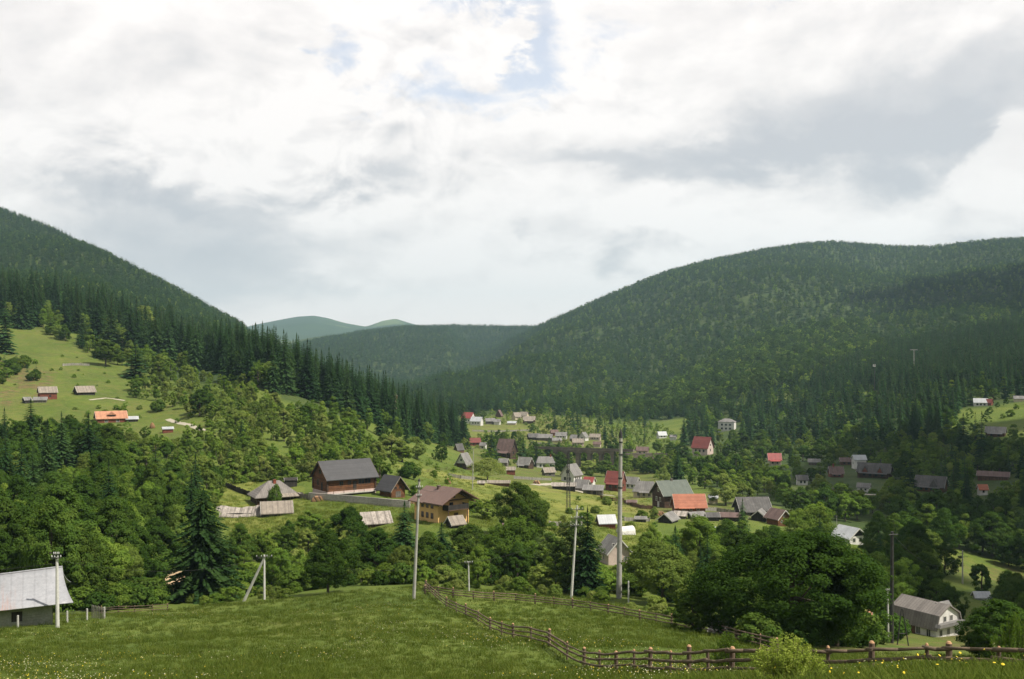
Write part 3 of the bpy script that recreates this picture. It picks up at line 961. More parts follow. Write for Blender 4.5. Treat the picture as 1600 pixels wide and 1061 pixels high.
# ------------------------------------------------------------------ buildings of the left slope and the farm
H_ = house
H_(74, 626, 25, 17, 13, 8, 10, 'redwood', 'plankroof', 'hut', 'upright red-brown log hut with grey roof, highest on the left meadow', 'hut', oh=0.4, wins=[('f', .6, 7, 3, 3)], word='the upright red-brown hut')
H_(42, 631, 10, 9, 6, 4, 25, 'boarddark', 'grey', 'shed', 'small grey-roofed shed left of and below the upright red-brown hut', 'shed', oh=0.3)
H_(63, 630, 18, 10, 5, 4, -8, 'boardgrey', 'grey', 'shed', 'low grey shed tucked under the front of the red-brown hut', 'shed', oh=0.3)
H_(132, 619, 27, 16, 7, 8, 22, 'boarddark', 'plankroof', 'hut', 'low dark hut with grey roof, right of the red-brown hut', 'hut', oh=0.5, doors=[('l', .5, 4, 5, 'metal')], word='the low dark hut')
r, m, L, W, H, R = H_(173, 662, 44, 28, 8, 10, 8, 'redwood', 'tan', 'farmhouse', 'farmhouse with bright orange roof and front dormer on left slope', 'house', oh=0.5, wins=fw(2, 4, 4, 4), word='the orange-roofed farmhouse')
dm = MB().prism([(-W * .42, H + R * .05), (-W * .05, H + R * .05), (-W * .05, H + R * .55), (-W * .42, H + R * .55)], -L * .12, L * .12)
dmo = dm.build('dormer', M['redwood'], r)
MB().add([(-L * .16, -W * .46, H + R * .5), (L * .16, -W * .46, H + R * .5), (0, -W * .46, H + R * .95), (-L * .16, 0, H + R * .5), (L * .16, 0, H + R * .5), (0, 0, H + R * .95)],
         [(0, 1, 2), (0, 2, 5, 3), (2, 1, 4, 5), (0, 3, 4, 1)]).build('dormer_roof', M['tan'], dmo)
MB().box(-L * .09, L * .09, -W * .42 - .05, -W * .42 - .004, H + R * .14, H + R * .46).build('window', M['glass'], dmo)
H_(206, 660, 17, 12, 5, 3.5, 6, 'boarddark', 'whitemetal', 'shed', 'small white-roofed shed just right of the orange-roofed farmhouse', 'shed', oh=0.3)
H_(262, 677, 15, 10, 6.5, 2.5, 8, 'redwood', 'whitemetal', 'hut', 'tiny brown hut with pale roof by the hillside path', 'hut', oh=0.3, word='the tiny hut by the path')


def haystack(px, py, w, h, label):
    P = hit(px, py)
    m = P.y / F
    r = thing('haystack', P, 0, label, 'haystack')
    mb = MB()
    n, prof = 12, [(0, -.3), (.5, -.2), (.62, .2), (.5, .55), (.28, .82), (.06, 1.0)]
    rings = []
    for k, (rr, z) in enumerate(prof):
        for i in range(n):
            a = 2 * math.pi * i / n
            q = 1 + 0.12 * math.sin(i * 2.3 + k)
            mb.v.append((rr * w * m * q * math.cos(a), rr * w * m * q * math.sin(a), z * h * m))
    for k in range(len(prof) - 1):
        for i in range(n):
            mb.f.append((k * n + i, k * n + (i + 1) % n, (k + 1) * n + (i + 1) % n, (k + 1) * n + i))
            mb.m.append(0)
    mb.f.append(tuple((len(prof) - 1) * n + i for i in range(n)))
    mb.m.append(0)
    mb.build('hay', M['hay'], r, True)
    MB().tube((0, 0, h * m * .9), (0, 0, h * m * 1.25), .06, .04).build('centre_pole', M['bark'], r)


haystack(238, 669, 7, 9, 'brown haystack left of the tiny hut by the path')

# the farm below the wooded slope
# long sagging shed: shingle roof whose ridge dips in the middle
def sagging_shed():
    P = hit(372, 808)
    m = P.y / F
    L, W, Hh, R = 64 * m, 26 * m, 6 * m, 13 * m
    r = thing('long_shed', (P.x, P.y + W / 2, P.z), math.radians(3), 'long sagging shed with ragged weathered shingle roof', 'shed')
    MB().box(-L / 2, L / 2, -W / 2, W / 2, -2, Hh).build('wall', M['boarddark'], r)
    mb = MB()
    nx, ny = 26, 7
    vs = []
    for i in range(nx + 1):
        u = i / nx
        x = (u - .5) * (L + 1.6)
        sag = 0.9 * math.sin(math.pi * u) + 0.25 * mnoise.noise(Vector((u * 7, 0, 3)))
        hipl = max(0, 1 - u / .1)
        for j in range(ny):
            v = abs(j / (ny - 1) * 2 - 1)
            y = (j / (ny - 1) * 2 - 1) * (W / 2 + .9)
            z = Hh + R * (1 - v) * (1 - .35 * hipl) - .45 * v - sag * (0.4 + .6 * (1 - v)) + 0.10 * mnoise.noise(Vector((u * 40, v * 9, 1)))
            vs.append((x, y, z))
    fs = [(i * ny + j, (i + 1) * ny + j, (i + 1) * ny + j + 1, i * ny + j + 1) for i in range(nx) for j in range(ny - 1)]
    k = len(vs)
    vs += [(a, b, c - .22) for a, b, c in vs]
    fs += [tuple(q + k for q in reversed(f)) for f in fs]
    rim = [i * ny for i in range(nx + 1)] + [nx * ny + j for j in range(1, ny)] + [i * ny + ny - 1 for i in range(nx - 1, -1, -1)] + [j for j in range(ny - 2, 0, -1)]
    for a, b in zip(rim, rim[1:] + rim[:1]):
        fs.append((a + k, b + k, b, a))
    mb.add(vs, fs)
    mb.build('roof', M['shingle'], r)
    HOUSES.append((342, 412, 784, 806, P.y, 'the long sagging shed'))
sagging_shed()
H_(432, 808, 47, 30, 7, 14, 4, 'boarddark', 'plankroof', 'barn', 'squat barn with smooth grey-brown plank roof, joined to the sagging shed', 'barn', oh=0.5, rake=0.25, word='the plank-roofed barn')
r, m, L, W, H, R = H_(428, 788, 64, 46, 14, 18, 14, 'logdark', 'mansard', 'farmhouse', 'old farmhouse with broad grey hipped roof and brick chimney', 'house', kind='hip', oh=0.8, chim=(.5, .42, 2, 'brick'),
                         wins=[('f', .86, 8, 5, 8)], word='the old hipped farmhouse')
MB().prism([(-W * .74, H * .70), (-W * .5, H * .98), (-W * .5, H * 1.04), (-W * .74, H * .76)], L * .05, L * .62).build('porch_roof', M['plankroof'], r)
MB().box(L * .36, L * .5, -W * .5 - .08, -W * .5 - .012, -1.0, H * .3).build('wall_panel', M['white'], r)
H_(454, 762, 19, 13, 11, 3, 4, 'boarddark', 'boarddark', 'shed', 'small nearly black shed behind the old hipped farmhouse', 'shed', oh=0.2, rake=.1)

# the big log house
r, m, L, W, H, R = H_(538, 777, 84, 54, 30, 23, 26, 'log', 'slate', 'log_house', 'big new log house with dark slate roof above the stone wall', 'house', oh=0.9, rake=0.7, base=(8, 'pink'), edge='woodtrim',
                         wins=[('f', .70, 21, 10, 8), ('f', .83, 21, 10, 8), ('f', .28, 20, 6, 6), ('f', .45, 20, 5, 6), ('l', .35, 20, 5, 9), ('l', .5, 38, 7, 7)],
                         doors=[('l', .62, 6, 13, 'boarddark'), ('f', .56, 6, 14, 'boarddark')], frame='woodtrim', word='the big log house')
for k, (sx, sy) in enumerate(((-1, -1), (1, -1), (-1, 1), (1, 1))):
    MB().box(sx * L / 2 - .22, sx * L / 2 + .22, sy * W / 2 - .22, sy * W / 2 + .22, 9 * m + .02, H - .05).build('corner_post', M['logdark'], r)
tr = MB().box(-L * .5, L * .5, -W / 2 - 1.6, -W / 2 - .1, 4 * m, 4 * m + .18)
tr.build('terrace', M['stone'], r)
for k in range(5):
    x = -L * .42 + k * L * .21
    MB().tube((x, -W / 2 - 1.35, 4 * m + .18), (x, -W / 2 - 1.35, 4 * m + 1.2), .07, .07).build('railing_post', M['woodtrim'], r)
MB().box(-L * .42, L * .42, -W / 2 - 1.39, -W / 2 - 1.31, 4 * m + 1.2, 4 * m + 1.28).build('handrail', M['woodtrim'], r)
# small log cabin, gable turned to the right
r, m, L, W, H, R = H_(613, 778, 30, 27, 16, 16, -52, 'log', 'slate', 'log_cabin', 'small log cabin with dark roof right of the big log house', 'cabin', oh=1.0, rake=1.0, edge='plankroof',
                         wins=[('r', .3, 15, 4, 3), ('r', .65, 15, 4, 3)], doors=[('r', .5, 10, 9, 'boardgrey')], frame='woodtrim', word='the small log cabin')
# field shed
H_(586, 825, 44, 34, 8, 13, 14, 'board', 'shingle', 'shed', 'weathered plank-roofed shed half sunk among bushes below the stone wall', 'shed', oh=0.6, rake=0.3, word='the plank shed among bushes')

# yellow guest house
def yellow_house():
    r, m, L, W, H, R = H_(690, 817, 62, 62, 33, 17, -52, 'yellow', 'brownmetal', 'guest_house', 'two-storey yellow house with maroon metal roof and gable balcony', 'house', oh=1.0, rake=1.3, edge='woodtrim',
                             wins=fw(4, 11, 5.5, 8, .05, .85) + fw(4, 26, 5.5, 6, .05, .85) + [('r', .42, 27, 6, 8), ('r', .5, 41, 5, 4)],
                             doors=[('r', .58, 8, 14, 'board')], chim=(.45, .45, 4, 'brownroof'), frame='woodtrim', word='the yellow house')
    # lower wing of the roof stepping down towards the front
    s = R / (W / 2)
    x1 = L / 2 + 3.2
    MB().prism([(-W / 2 - 1.4, H - 1.4 * s + .5), (0, H + R + .42), (W * .5 + .6, H - .6 * s + .5), (W * .5 + .6, H - .6 * s + .72), (0, H + R + .68), (-W / 2 - 1.4, H - 1.4 * s + .72)], L * .05, x1).build('front_roof', M['brownmetal'], r)
    MB().prism([(-W * .36, H * .62), (W * .30, H * .62), (W * .30, H * .66), (-W * .36, H * .66)], L / 2 + .01, L / 2 + 2.2).build('balcony', M['woodtrim'], r)
    rl = MB().box(L / 2 + 2.1, L / 2 + 2.2, -W * .36, W * .30, H * .66 + .003, H * .66 + 1.15)
    rl.box(L / 2 + .01, L / 2 + 2.097, -W * .36, -W * .36 + .1, H * .66 + .003, H * .66 + 1.15)
    rl.box(L / 2 + .01, L / 2 + 2.097, W * .30 - .1, W * .30, H * .66 + .003, H * .66 + 1.15)
    rl.build('balcony_railing', M['boarddark'], r)
    for y in (-W * .34, W * .28):
        MB().tube((L / 2 + 2.0, y, -1.5), (L / 2 + 2.0, y, H * .62), .13, .13).build('column', M['woodtrim'], r)
    MB().box(L / 2 + .5, L / 2 + .62, -W * .46, W * .46, H + .25, H + .5).build('tie_beam', M['woodtrim'], r)
yellow_house()
H_(711, 826, 22, 18, 8, 9, 32, 'boarddark', 'plankroof', 'shed', 'dark shed with pale plank roof in front of the yellow house', 'shed', oh=0.5, rake=.4, word='the dark shed with pale roof')
H_(786, 832, 11, 11, 9, 6, 15, 'board', 'brownroof', 'garden_hut', 'little brown garden hut beneath the round ash tree', 'hut', kind='pyramid', oh=0.5)

# ------------------------------------------------------------------ buildings of the valley
V = H_
V(725, 733, 19, 18, 9, 15, 62, 'logdark', 'grey', 'chalet', 'steep dark chalet with pale gable edge at the head of the meadow', 'house', oh=0.8, wins=[('l', .5, 5, 4, 4), ('l', .5, 14, 3, 3)], gable='white', word='the steep dark chalet')
V(717, 706, 13, 10, 3, 9, 40, 'board', 'darkgrey', 'a_frame_cabin', 'small dark A-frame cabin behind the steep chalet', 'cabin', oh=0.2, wins=[('l', .5, 5, 2, 3)])
V(742, 697, 16, 12, 6, 6, 8, 'redwood', 'maroon', 'cottage', 'cottage with small dark red roof above the valley meadow', 'house', wins=fw(2, 3.2, 2.5, 2.5))
V(755, 702, 9, 8, 6, 4, -20, 'white', 'grey', 'cottage', 'little white-walled cottage right of the dark red roof', 'house', wins=fw(1, 3, 3, 2.5))
V(792, 716, 24, 20, 12, 17, -30, 'logdark', 'brownroof', 'manor_house', 'large brown house with very steep roof among dark spruces', 'house', oh=1.0, wins=fw(3, 7, 3, 4) + [('r', .5, 8, 3, 4), ('r', .5, 18, 3, 3)], word='the steep brown house', porch=(8, .1, .9))
V(787, 728, 13, 11, 6, 5, -15, 'boardgrey', 'grey', 'hut', 'small grey hut in front of the steep brown house', 'hut', wins=fw(1, 3, 2.5, 2.5))
V(798, 742, 13, 9, 8, 4, 4, 'redwood', 'plankroof', 'barn', 'square red-brown barn alone at the meadow edge', 'barn', oh=.3, word='the red-brown barn')
V(821, 732, 20, 17, 7, 10, -28, 'logdark', 'grey', 'cottage', 'dark cottage with pale patched roof beside a lamp post', 'house', wins=fw(2, 3.5, 3, 3) + [('r', .5, 9, 3, 3)], word='the cottage with the patched roof', porch=(5, .1, .7))
V(852, 732, 28, 18, 10, 8, 4, 'white', 'grey', 'school_house', 'broad white house with grey hipped roof behind the meadow', 'house', kind='halfhip', wins=fw(4, 5, 3, 4), chim=(.8, .5, 3, 'brick'), word='the broad white house')
V(857, 744, 17, 12, 7, 6, 24, 'boardgrey', 'plankroof', 'shed', 'slanting grey shed in front of the broad white house', 'shed', wins=fw(1, 3, 3, 3))
V(893, 754, 22, 24, 13, 15, 55, 'white', 'grey', 'villa', 'white villa with pointed gable and grey roof near lattice mast', 'house', oh=.6, wins=[('l', .3, 6, 4, 5), ('l', .68, 6, 4, 5), ('l', .5, 17, 5, 5)] + fw(3, 6, 3, 5), word='the white villa')
V(881, 766, 36, 13, 7, 4, -2, 'boarddark', 'shingle', 'barn', 'long low barn with whitish roof before the white villa', 'barn', oh=.4)
V(910, 768, 22, 18, 7, 11, -24, 'boardgrey', 'grey', 'barn', 'tall grey plank barn next to the long low barn', 'barn', oh=.4)
V(927, 773, 30, 14, 8, 5, -8, 'boardgrey', 'grey', 'shed', 'open-sided grey shed at the right end of the barns', 'shed', kind='shed', doors=[('f', .3, 5, 6, 'boarddark'), ('f', .6, 5, 6, 'boarddark')])
V(921, 757, 15, 12, 5, 6, -22, 'white', 'red', 'cottage', 'cottage with bright scarlet roof behind the grey barns', 'house', wins=fw(1, 3, 3, 2.5))
V(779, 759, 34, 10, 4.5, 3, -3, 'board', 'plankroof', 'byre', 'long low byre lying in the open hay meadow', 'barn', oh=.3)
V(752, 758, 10, 7, 3.5, 2.5, 0, 'board', 'shingle', 'woodshed', 'tiny woodshed under the willow at left of the long byre', 'shed', oh=.3)
V(962, 768, 26, 22, 15, 15, -22, 'redwood', 'maroon', 'house', 'red-brown house half hidden behind the tallest pole', 'house', wins=fw(2, 8, 4, 5) + [('r', .5, 9, 4, 4)], word='the red-brown house behind the pole', porch=(7, .1, .9))
V(988, 764, 20, 16, 9, 9, -28, 'white', 'grey', 'house', 'grey-white house just right of the tallest pole', 'house', wins=fw(2, 5, 3, 4) + [('r', .5, 11, 3, 3)])
V(1009, 778, 34, 24, 12, 13, -14, 'cream', 'grey', 'house', 'old yellowish house with half-hipped grey roof', 'house', kind='halfhip', wins=fw(3, 6, 4, 5), word='the old yellowish house', porch=(6, .3, .8))
V(987, 790, 15, 10, 5, 3, 0, 'board', 'brownroof', 'shed', 'little brown shed in the field right of the tallest pole', 'shed', oh=.2)
r = V(1049, 794, 46, 42, 24, 18, 28, 'logdark', 'green', 'house', 'tall timber house with broad green-grey roof', 'house', oh=.9, wins=[('l', .35, 14, 5, 6), ('l', .65, 14, 5, 6), ('l', .5, 29, 5, 6)] + fw(2, 14, 5, 6), doors=[('l', .5, 6, 10, 'trim')], chim=(.5, .5, 3, 'boardgrey'), frame='trim', word='the green-roofed house')
V(1076, 801, 46, 28, 11, 16, 14, 'redwood', 'orange', 'house', 'house with bright orange-red roof before the green-roofed house', 'house', oh=.7, wins=fw(3, 6, 4, 4) + [('l', .5, 12, 4, 4)], word='the orange-red roof', porch=(7, .05, .6))
V(1088, 811, 22, 16, 5, 5, 30, 'boardgrey', 'grey', 'shed', 'grey shed with two-sided roof under the orange-red roof', 'shed', oh=.5)
V(1063, 811, 18, 12, 5, 4, -10, 'boardgrey', 'shingle', 'shed', 'pale-roofed lean-to below the green-roofed house', 'shed', oh=.5, kind='shed')
V(1044, 818, 28, 22, 6, 9, 68, 'boarddark', 'grey', 'shed', 'dark open gabled shed standing left below the orange-red roof', 'shed', oh=.6, word='the dark gabled shed')
V(1001, 816, 16, 10, 5, 3, 3, 'boarddark', 'grey', 'shed', 'small grey-roofed shed between the tallest pole and dark gabled shed', 'shed', oh=.3)
V(947, 825, 25, 20, 8, 10, 16, 'redwood', 'whitemetal', 'barn', 'small barn with shiny pale blue-white roof left of the tallest pole', 'barn', oh=.4, word='the pale-roofed barn')
V(960, 884, 36, 36, 24, 19, -66, 'pink', 'grey', 'house', 'small pinkish-white house with grey gable roof behind the tallest pole', 'house', oh=.7, wins=[('r', .25, 34, 5, 4), ('r', .8, 11, 4, 7), ('f', .5, 12, 4, 7)], word='the pinkish-white house')
V(1175, 806, 46, 38, 12, 16, 18, 'boarddark', 'darkgrey', 'house', 'broad dark timber house with grey roof above the big tree', 'house', oh=.8, wins=fw(3, 7, 4, 5), word='the broad dark house', porch=(8, .1, .6))
V(1139, 814, 32, 14, 7, 5, 0, 'boarddark', 'brownroof', 'shed', 'long brown-roofed shed left of the broad dark house', 'shed', oh=.4)
V(1113, 814, 18, 14, 7, 5, 12, 'boarddark', 'darkgrey', 'shed', 'dark shed with slate-coloured roof left of the brown-roofed shed', 'shed', oh=.4)
V(1187, 815, 24, 22, 8, 9, 80, 'boarddark', 'grey', 'barn', 'dark gabled barn with pale roof edges above the big tree', 'barn', oh=.8)
V(1216, 822, 26, 24, 14, 11, -48, 'log', 'brownroof', 'house', 'log house with brown roof and pale porch at right of dark barn', 'house', oh=.8, wins=[('r', .3, 8, 3, 4), ('r', .7, 8, 3, 4), ('r', .5, 16, 3, 3)])
V(1114, 787, 13, 9, 9, 4, 10, 'cream', 'whitemetal', 'hut', 'small pale hut at the edge of the trees, right of the orange-red roof', 'hut', oh=.3)
V(1136, 674, 25, 16, 15, 4, -12, 'white', 'grey', 'villa', 'blocky white villa high among dark spruces on right slope', 'house', kind='hip', wins=fw(3, 10, 3, 3) + fw(3, 4, 3, 3), word='the blocky white villa')
V(1098, 712, 26, 22, 13, 15, -25, 'pink', 'maroon', 'guest_house', 'tall house with dark red roof among broadleaf trees', 'house', oh=.8, wins=fw(3, 7, 3, 4) + [('r', .5, 8, 3, 4), ('r', .5, 16, 3, 3)], word='the tall dark red roof')
V(1004, 711, 18, 11, 7, 5, -8, 'pink', 'brownroof', 'cottage', 'pinkish cottage on the railway bank right of the viaduct', 'house', wins=fw(2, 3.5, 3, 3))
V(1034, 685, 13, 10, 5, 5, 22, 'white', 'whitemetal', 'cottage', 'white cottage left of the blocky villa below the wood', 'house', wins=fw(2, 3, 2, 2))
V(1052, 688, 9, 8, 5, 3, -10, 'white', 'grey', 'shed', 'tiny white shed just right of the white cottage below the wood', 'shed')
V(1210, 727, 19, 14, 9, 9, 8, 'cream', 'red', 'cottage', 'cottage with vivid crimson roof against dark trees', 'house', oh=.5, wins=fw(2, 4, 3, 3), word='the crimson roof', porch=(5, .1, .9))
V(1342, 733, 18, 15, 15, 6, 18, 'white', 'whitemetal', 'house', 'tall narrow white house behind the triple-gabled house', 'house', wins=fw(2, 9, 3, 4) + [('l', .5, 9, 3, 4)], word='the narrow white house')
r, m, L, W, H, R = V(1367, 748, 48, 26, 10, 12, -12, 'logdark', 'darkgrey', 'inn', 'long dark inn with two front gables in right woods', 'house', oh=.6, wins=fw(4, 5, 4, 4), word='the long dark inn', porch=(6, .05, .95))
for x in (-.25, .22):
    g = MB().add([((x - .13) * L, -W * .56, H * .75), ((x + .13) * L, -W * .56, H * .75), (x * L, -W * .56, H + R * .72), ((x - .13) * L, 0, H * .75), ((x + .13) * L, 0, H * .75), (x * L, 0, H + R * .72)],
                 [(0, 1, 2), (0, 2, 5, 3), (2, 1, 4, 5), (0, 3, 4, 1)]).build('front_gable', M['darkgrey'], r)
    MB().add([((x - .1) * L, -W * .575, H * .76), ((x + .1) * L, -W * .575, H * .76), (x * L, -W * .575, H + R * .52)], [(0, 1, 2)]).build('gable_boards', M['redwood'], g)
V(1306, 746, 20, 16, 7, 9, 12, 'redwood', 'brownroof', 'cottage', 'brown cottage with brick chimney left of the long dark inn', 'house', wins=fw(2, 3.5, 3, 3), chim=(.3, .5, 4, 'brick'), porch=(5, .1, .8))
V(1272, 727, 16, 10, 5, 4, 0, 'boardgrey', 'grey', 'shed', 'low grey shed showing between leafy trees left of the brown cottage', 'shed')
V(1322, 727, 18, 12, 6, 5, 8, 'board', 'brownroof', 'cottage', 'brown-roofed cottage left of the narrow white house', 'house', wins=fw(2, 3, 2.5, 2.5))
V(1350, 769, 17, 12, 8, 5, -10, 'white', 'grey', 'cottage', 'white cottage by the lane below the long dark inn', 'house', wins=fw(2, 4, 3, 3), word='the white lane cottage')
V(1253, 758, 15, 12, 9, 6, 14, 'white', 'darkgrey', 'cottage', 'white cottage peeping out of trees left of the brown cottage', 'house', wins=fw(2, 5, 3, 4))
r, m, L, W, H, R = V(1455, 770, 42, 26, 10, 14, -14, 'log', 'darkgrey', 'inn', 'dark-roofed log inn with a front gable on the far right', 'house', oh=.7, wins=fw(4, 5, 4, 4), word='the gabled log inn', porch=(6, .1, .9))
MB().add([(.0 * L, -W * .6, H * .75), (.34 * L, -W * .6, H * .75), (.17 * L, -W * .6, H + R * .8), (.0 * L, 0, H * .75), (.34 * L, 0, H * .75), (.17 * L, 0, H + R * .8)],
         [(0, 1, 2), (0, 2, 5, 3), (2, 1, 4, 5), (0, 3, 4, 1)]).build('front_gable', M['darkgrey'], r)
V(1535, 774, 12, 10, 10, 6, 20, 'white', 'orange', 'cottage', 'narrow white cottage with orange roof near the right edge', 'house', wins=fw(1, 6, 3, 4))
V(1552, 752, 44, 18, 7, 6, -3, 'board', 'brownroof', 'barn', 'long brown-roofed barn near the right edge', 'barn', oh=.5)
V(1556, 684, 27, 18, 8, 8, -8, 'board', 'grey', 'hut', 'lone grey-roofed hut on the small meadow at right', 'hut', oh=.6, wins=fw(2, 4, 3, 3), word='the lone meadow hut', porch=(5, .1, .9))
V(1532, 635, 20, 13, 6, 6, 6, 'white', 'whitemetal', 'cottage', 'white cottage above the small meadow at right', 'house', oh=.4, wins=fw(3, 3, 3, 3), word='the white meadow cottage')
V(1546, 634, 8, 8, 5, 5, -20, 'redwood', 'maroon', 'shed', 'little brown shed touching the white cottage above the meadow', 'shed')
V(1592, 628, 14, 10, 5, 4, 5, 'cream', 'grey', 'cottage', 'pale cottage at the right border above the small meadow', 'house')
V(1327, 850, 34, 32, 13, 12, -46, 'white', 'whitemetal', 'house', 'white house with bright metal roof rising from trees', 'house', oh=1.0, wins=[('f', .5, 7, 6, 6), ('r', .3, 7, 5, 6), ('r', .7, 7, 5, 6)], gable='boarddark', word='the bright metal roof')
# the white house at the lower right, gambrel roof and gable with a skirt roof
def lower_house():
    r, m, L, W, H, R = V(1446, 1010, 82, 62, 20, 32, -36, 'white', 'mansard', 'house', 'white house with tall grey mansard roof behind the near rail fence', 'house', kind='gambrel', oh=.35,
                           wins=fw(4, 11, 7, 11, .04, .96) + [('r', .2, 11, 6, 10), ('r', .5, 11, 6, 10), ('r', .8, 11, 6, 10), ('r', .36, 32, 6, 8), ('r', .62, 32, 6, 8)], doors=[('f', .5, 8, 17, 'board')], word='the white mansard house', d=155)
    MB().prism([(-W * .55, 22 * m), (W * .55, 22 * m), (W * .5, 27 * m), (-W * .5, 27 * m)], L / 2 + .01, L / 2 + .9).build('skirt_roof', M['grey'], r)
    d = MB()
    d.add([(L * .12, -.4, H + R * .6), (L * .42, -.4, H + R * .6), (L * .27, -.4, H + R * 1.05), (L * .12, W * .45, H + R * .6), (L * .42, W * .45, H + R * .6), (L * .27, W * .45, H + R * 1.05)],
          [(0, 1, 2), (0, 2, 5, 3), (2, 1, 4, 5), (5, 4, 3)])
    d.build('dormer_roof', M['grey'], r)
lower_house()
V(1533, 938, 20, 14, 6, 6, 22, 'white', 'whitemetal', 'shed', 'small shed with pale blue roof above the dark tree at right', 'shed', oh=.4)
V(1340, 978, 34, 24, 10, 13, 15, 'brick', 'tan', 'cottage', 'cottage whose rusty orange roof shows through the big tree', 'house', keep=1)
V(1560, 962, 24, 20, 8, 10, 20, 'brick', 'red', 'cottage', 'red-roofed cottage hidden by the dark tree at right', 'house', keep=0)
V(1165, 1004, 100, 30, 10, 11, -8, 'boardgrey', 'darkgrey', 'stable', 'long grey-roofed stable seen under the big tree', 'barn', keep=0, d=112)

# the far village under the mountain
V(732, 662, 17, 13, 9, 8, -32, 'white', 'red', 'villa', 'white villa with light red roof at the foot of the spruce wood', 'house', wins=fw(3, 5, 2, 2.5) + [('r', .5, 5, 2, 3), ('r', .5, 10, 2, 2.5)], word='the white villa with red roof')
V(745, 665, 17, 12, 7, 6, -20, 'white', 'whitemetal', 'villa', 'bright white house just right of the light red roof', 'house', wins=fw(3, 4, 2, 2.5))
V(766, 663, 14, 10, 5, 4, 4, 'boardgrey', 'grey', 'barn', 'grey barn in the far village, right of the bright white house', 'barn')
V(780, 652, 9, 9, 3, 8, 70, 'board', 'brownroof', 'a_frame_cabin', 'tiny steep brown cabin above the far village', 'cabin')
V(777, 664, 9, 8, 5, 3.5, -12, 'white', 'grey', 'cottage', 'small white cottage under the tiny steep brown cabin', 'house')
V(800, 664, 13, 8, 3, 2.5, -8, 'cream', 'whitemetal', 'shed', 'low pale-roofed shed at the centre of the far village', 'shed')
V(807, 656, 11, 9, 5, 6, 35, 'cream', 'plankroof', 'cottage', 'tan cottage with pale roof, upper left of the brown-walled house', 'house', wins=fw(2, 3, 1.5, 2))
V(819, 653, 12, 9, 4, 5, -25, 'cream', 'plankroof', 'cottage', 'tan cottage directly above the brown-walled house', 'house', wins=fw(2, 3, 1.5, 2))
V(827, 662, 18, 12, 6, 5, -5, 'board', 'plankroof', 'house', 'wide brown-walled house with pale roof in the far village', 'house', wins=fw(4, 3, 2, 2.5), word='the brown-walled house', porch=(4, .1, .9))
V(834, 688, 18, 12, 5, 5, 14, 'boarddark', 'darkgrey', 'barn', 'dark grey barn, left end of the roofs above the viaduct', 'barn')
V(851, 689, 24, 13, 5, 5, -6, 'boardgrey', 'grey', 'barn', 'wide grey-roofed barn, second of the roofs above the viaduct', 'barn')
V(866, 681, 11, 9, 5, 4, 10, 'redwood', 'brownroof', 'cottage', 'small cottage with brown roof behind the wide grey barn', 'house')
V(877, 686, 17, 11, 5, 5, -8, 'white', 'grey', 'cottage', 'white-walled cottage with grey roof above the viaduct', 'house', wins=fw(3, 3, 2, 2))
V(870, 692, 14, 10, 4, 3.5, 6, 'cream', 'grey', 'cottage', 'low cream cottage in front of the white-walled one above viaduct', 'house')
V(912, 689, 12, 11, 6, 7, 64, 'white', 'grey', 'villa', 'white gabled villa above the right end of the viaduct', 'house', wins=[('l', .5, 4, 3, 3)])
V(930, 688, 16, 10, 5, 4.5, -8, 'pink', 'plankroof', 'cottage', 'pinkish cottage right of the white gabled villa', 'house', wins=fw(3, 3, 2, 2))
V(903, 697, 17, 10, 6, 5, 8, 'pink', 'plankroof', 'cottage', 'pinkish cottage with grey-brown roof just over the viaduct', 'house', wins=fw(3, 3, 2, 2))
V(933, 699, 11, 8, 5, 3.5, -8, 'pink', 'brownroof', 'cottage', 'small brown-roofed cottage at the right end above the viaduct', 'house')
V(897, 690, 10, 9, 5, 5, -25, 'boardgrey', 'grey', 'hut', 'grey hut left of the white gabled villa', 'hut')
V(669, 683, 24, 12, 5, 4, -4, 'boardgrey', 'grey', 'barn', 'long grey-roofed barn at the foot of the spruce ridge', 'barn', word='the barn under the spruce ridge')
V(709, 690, 14, 10, 5, 5, 10, 'cream', 'shingle', 'cottage', 'beige cottage right of the barn under the spruce ridge', 'house')

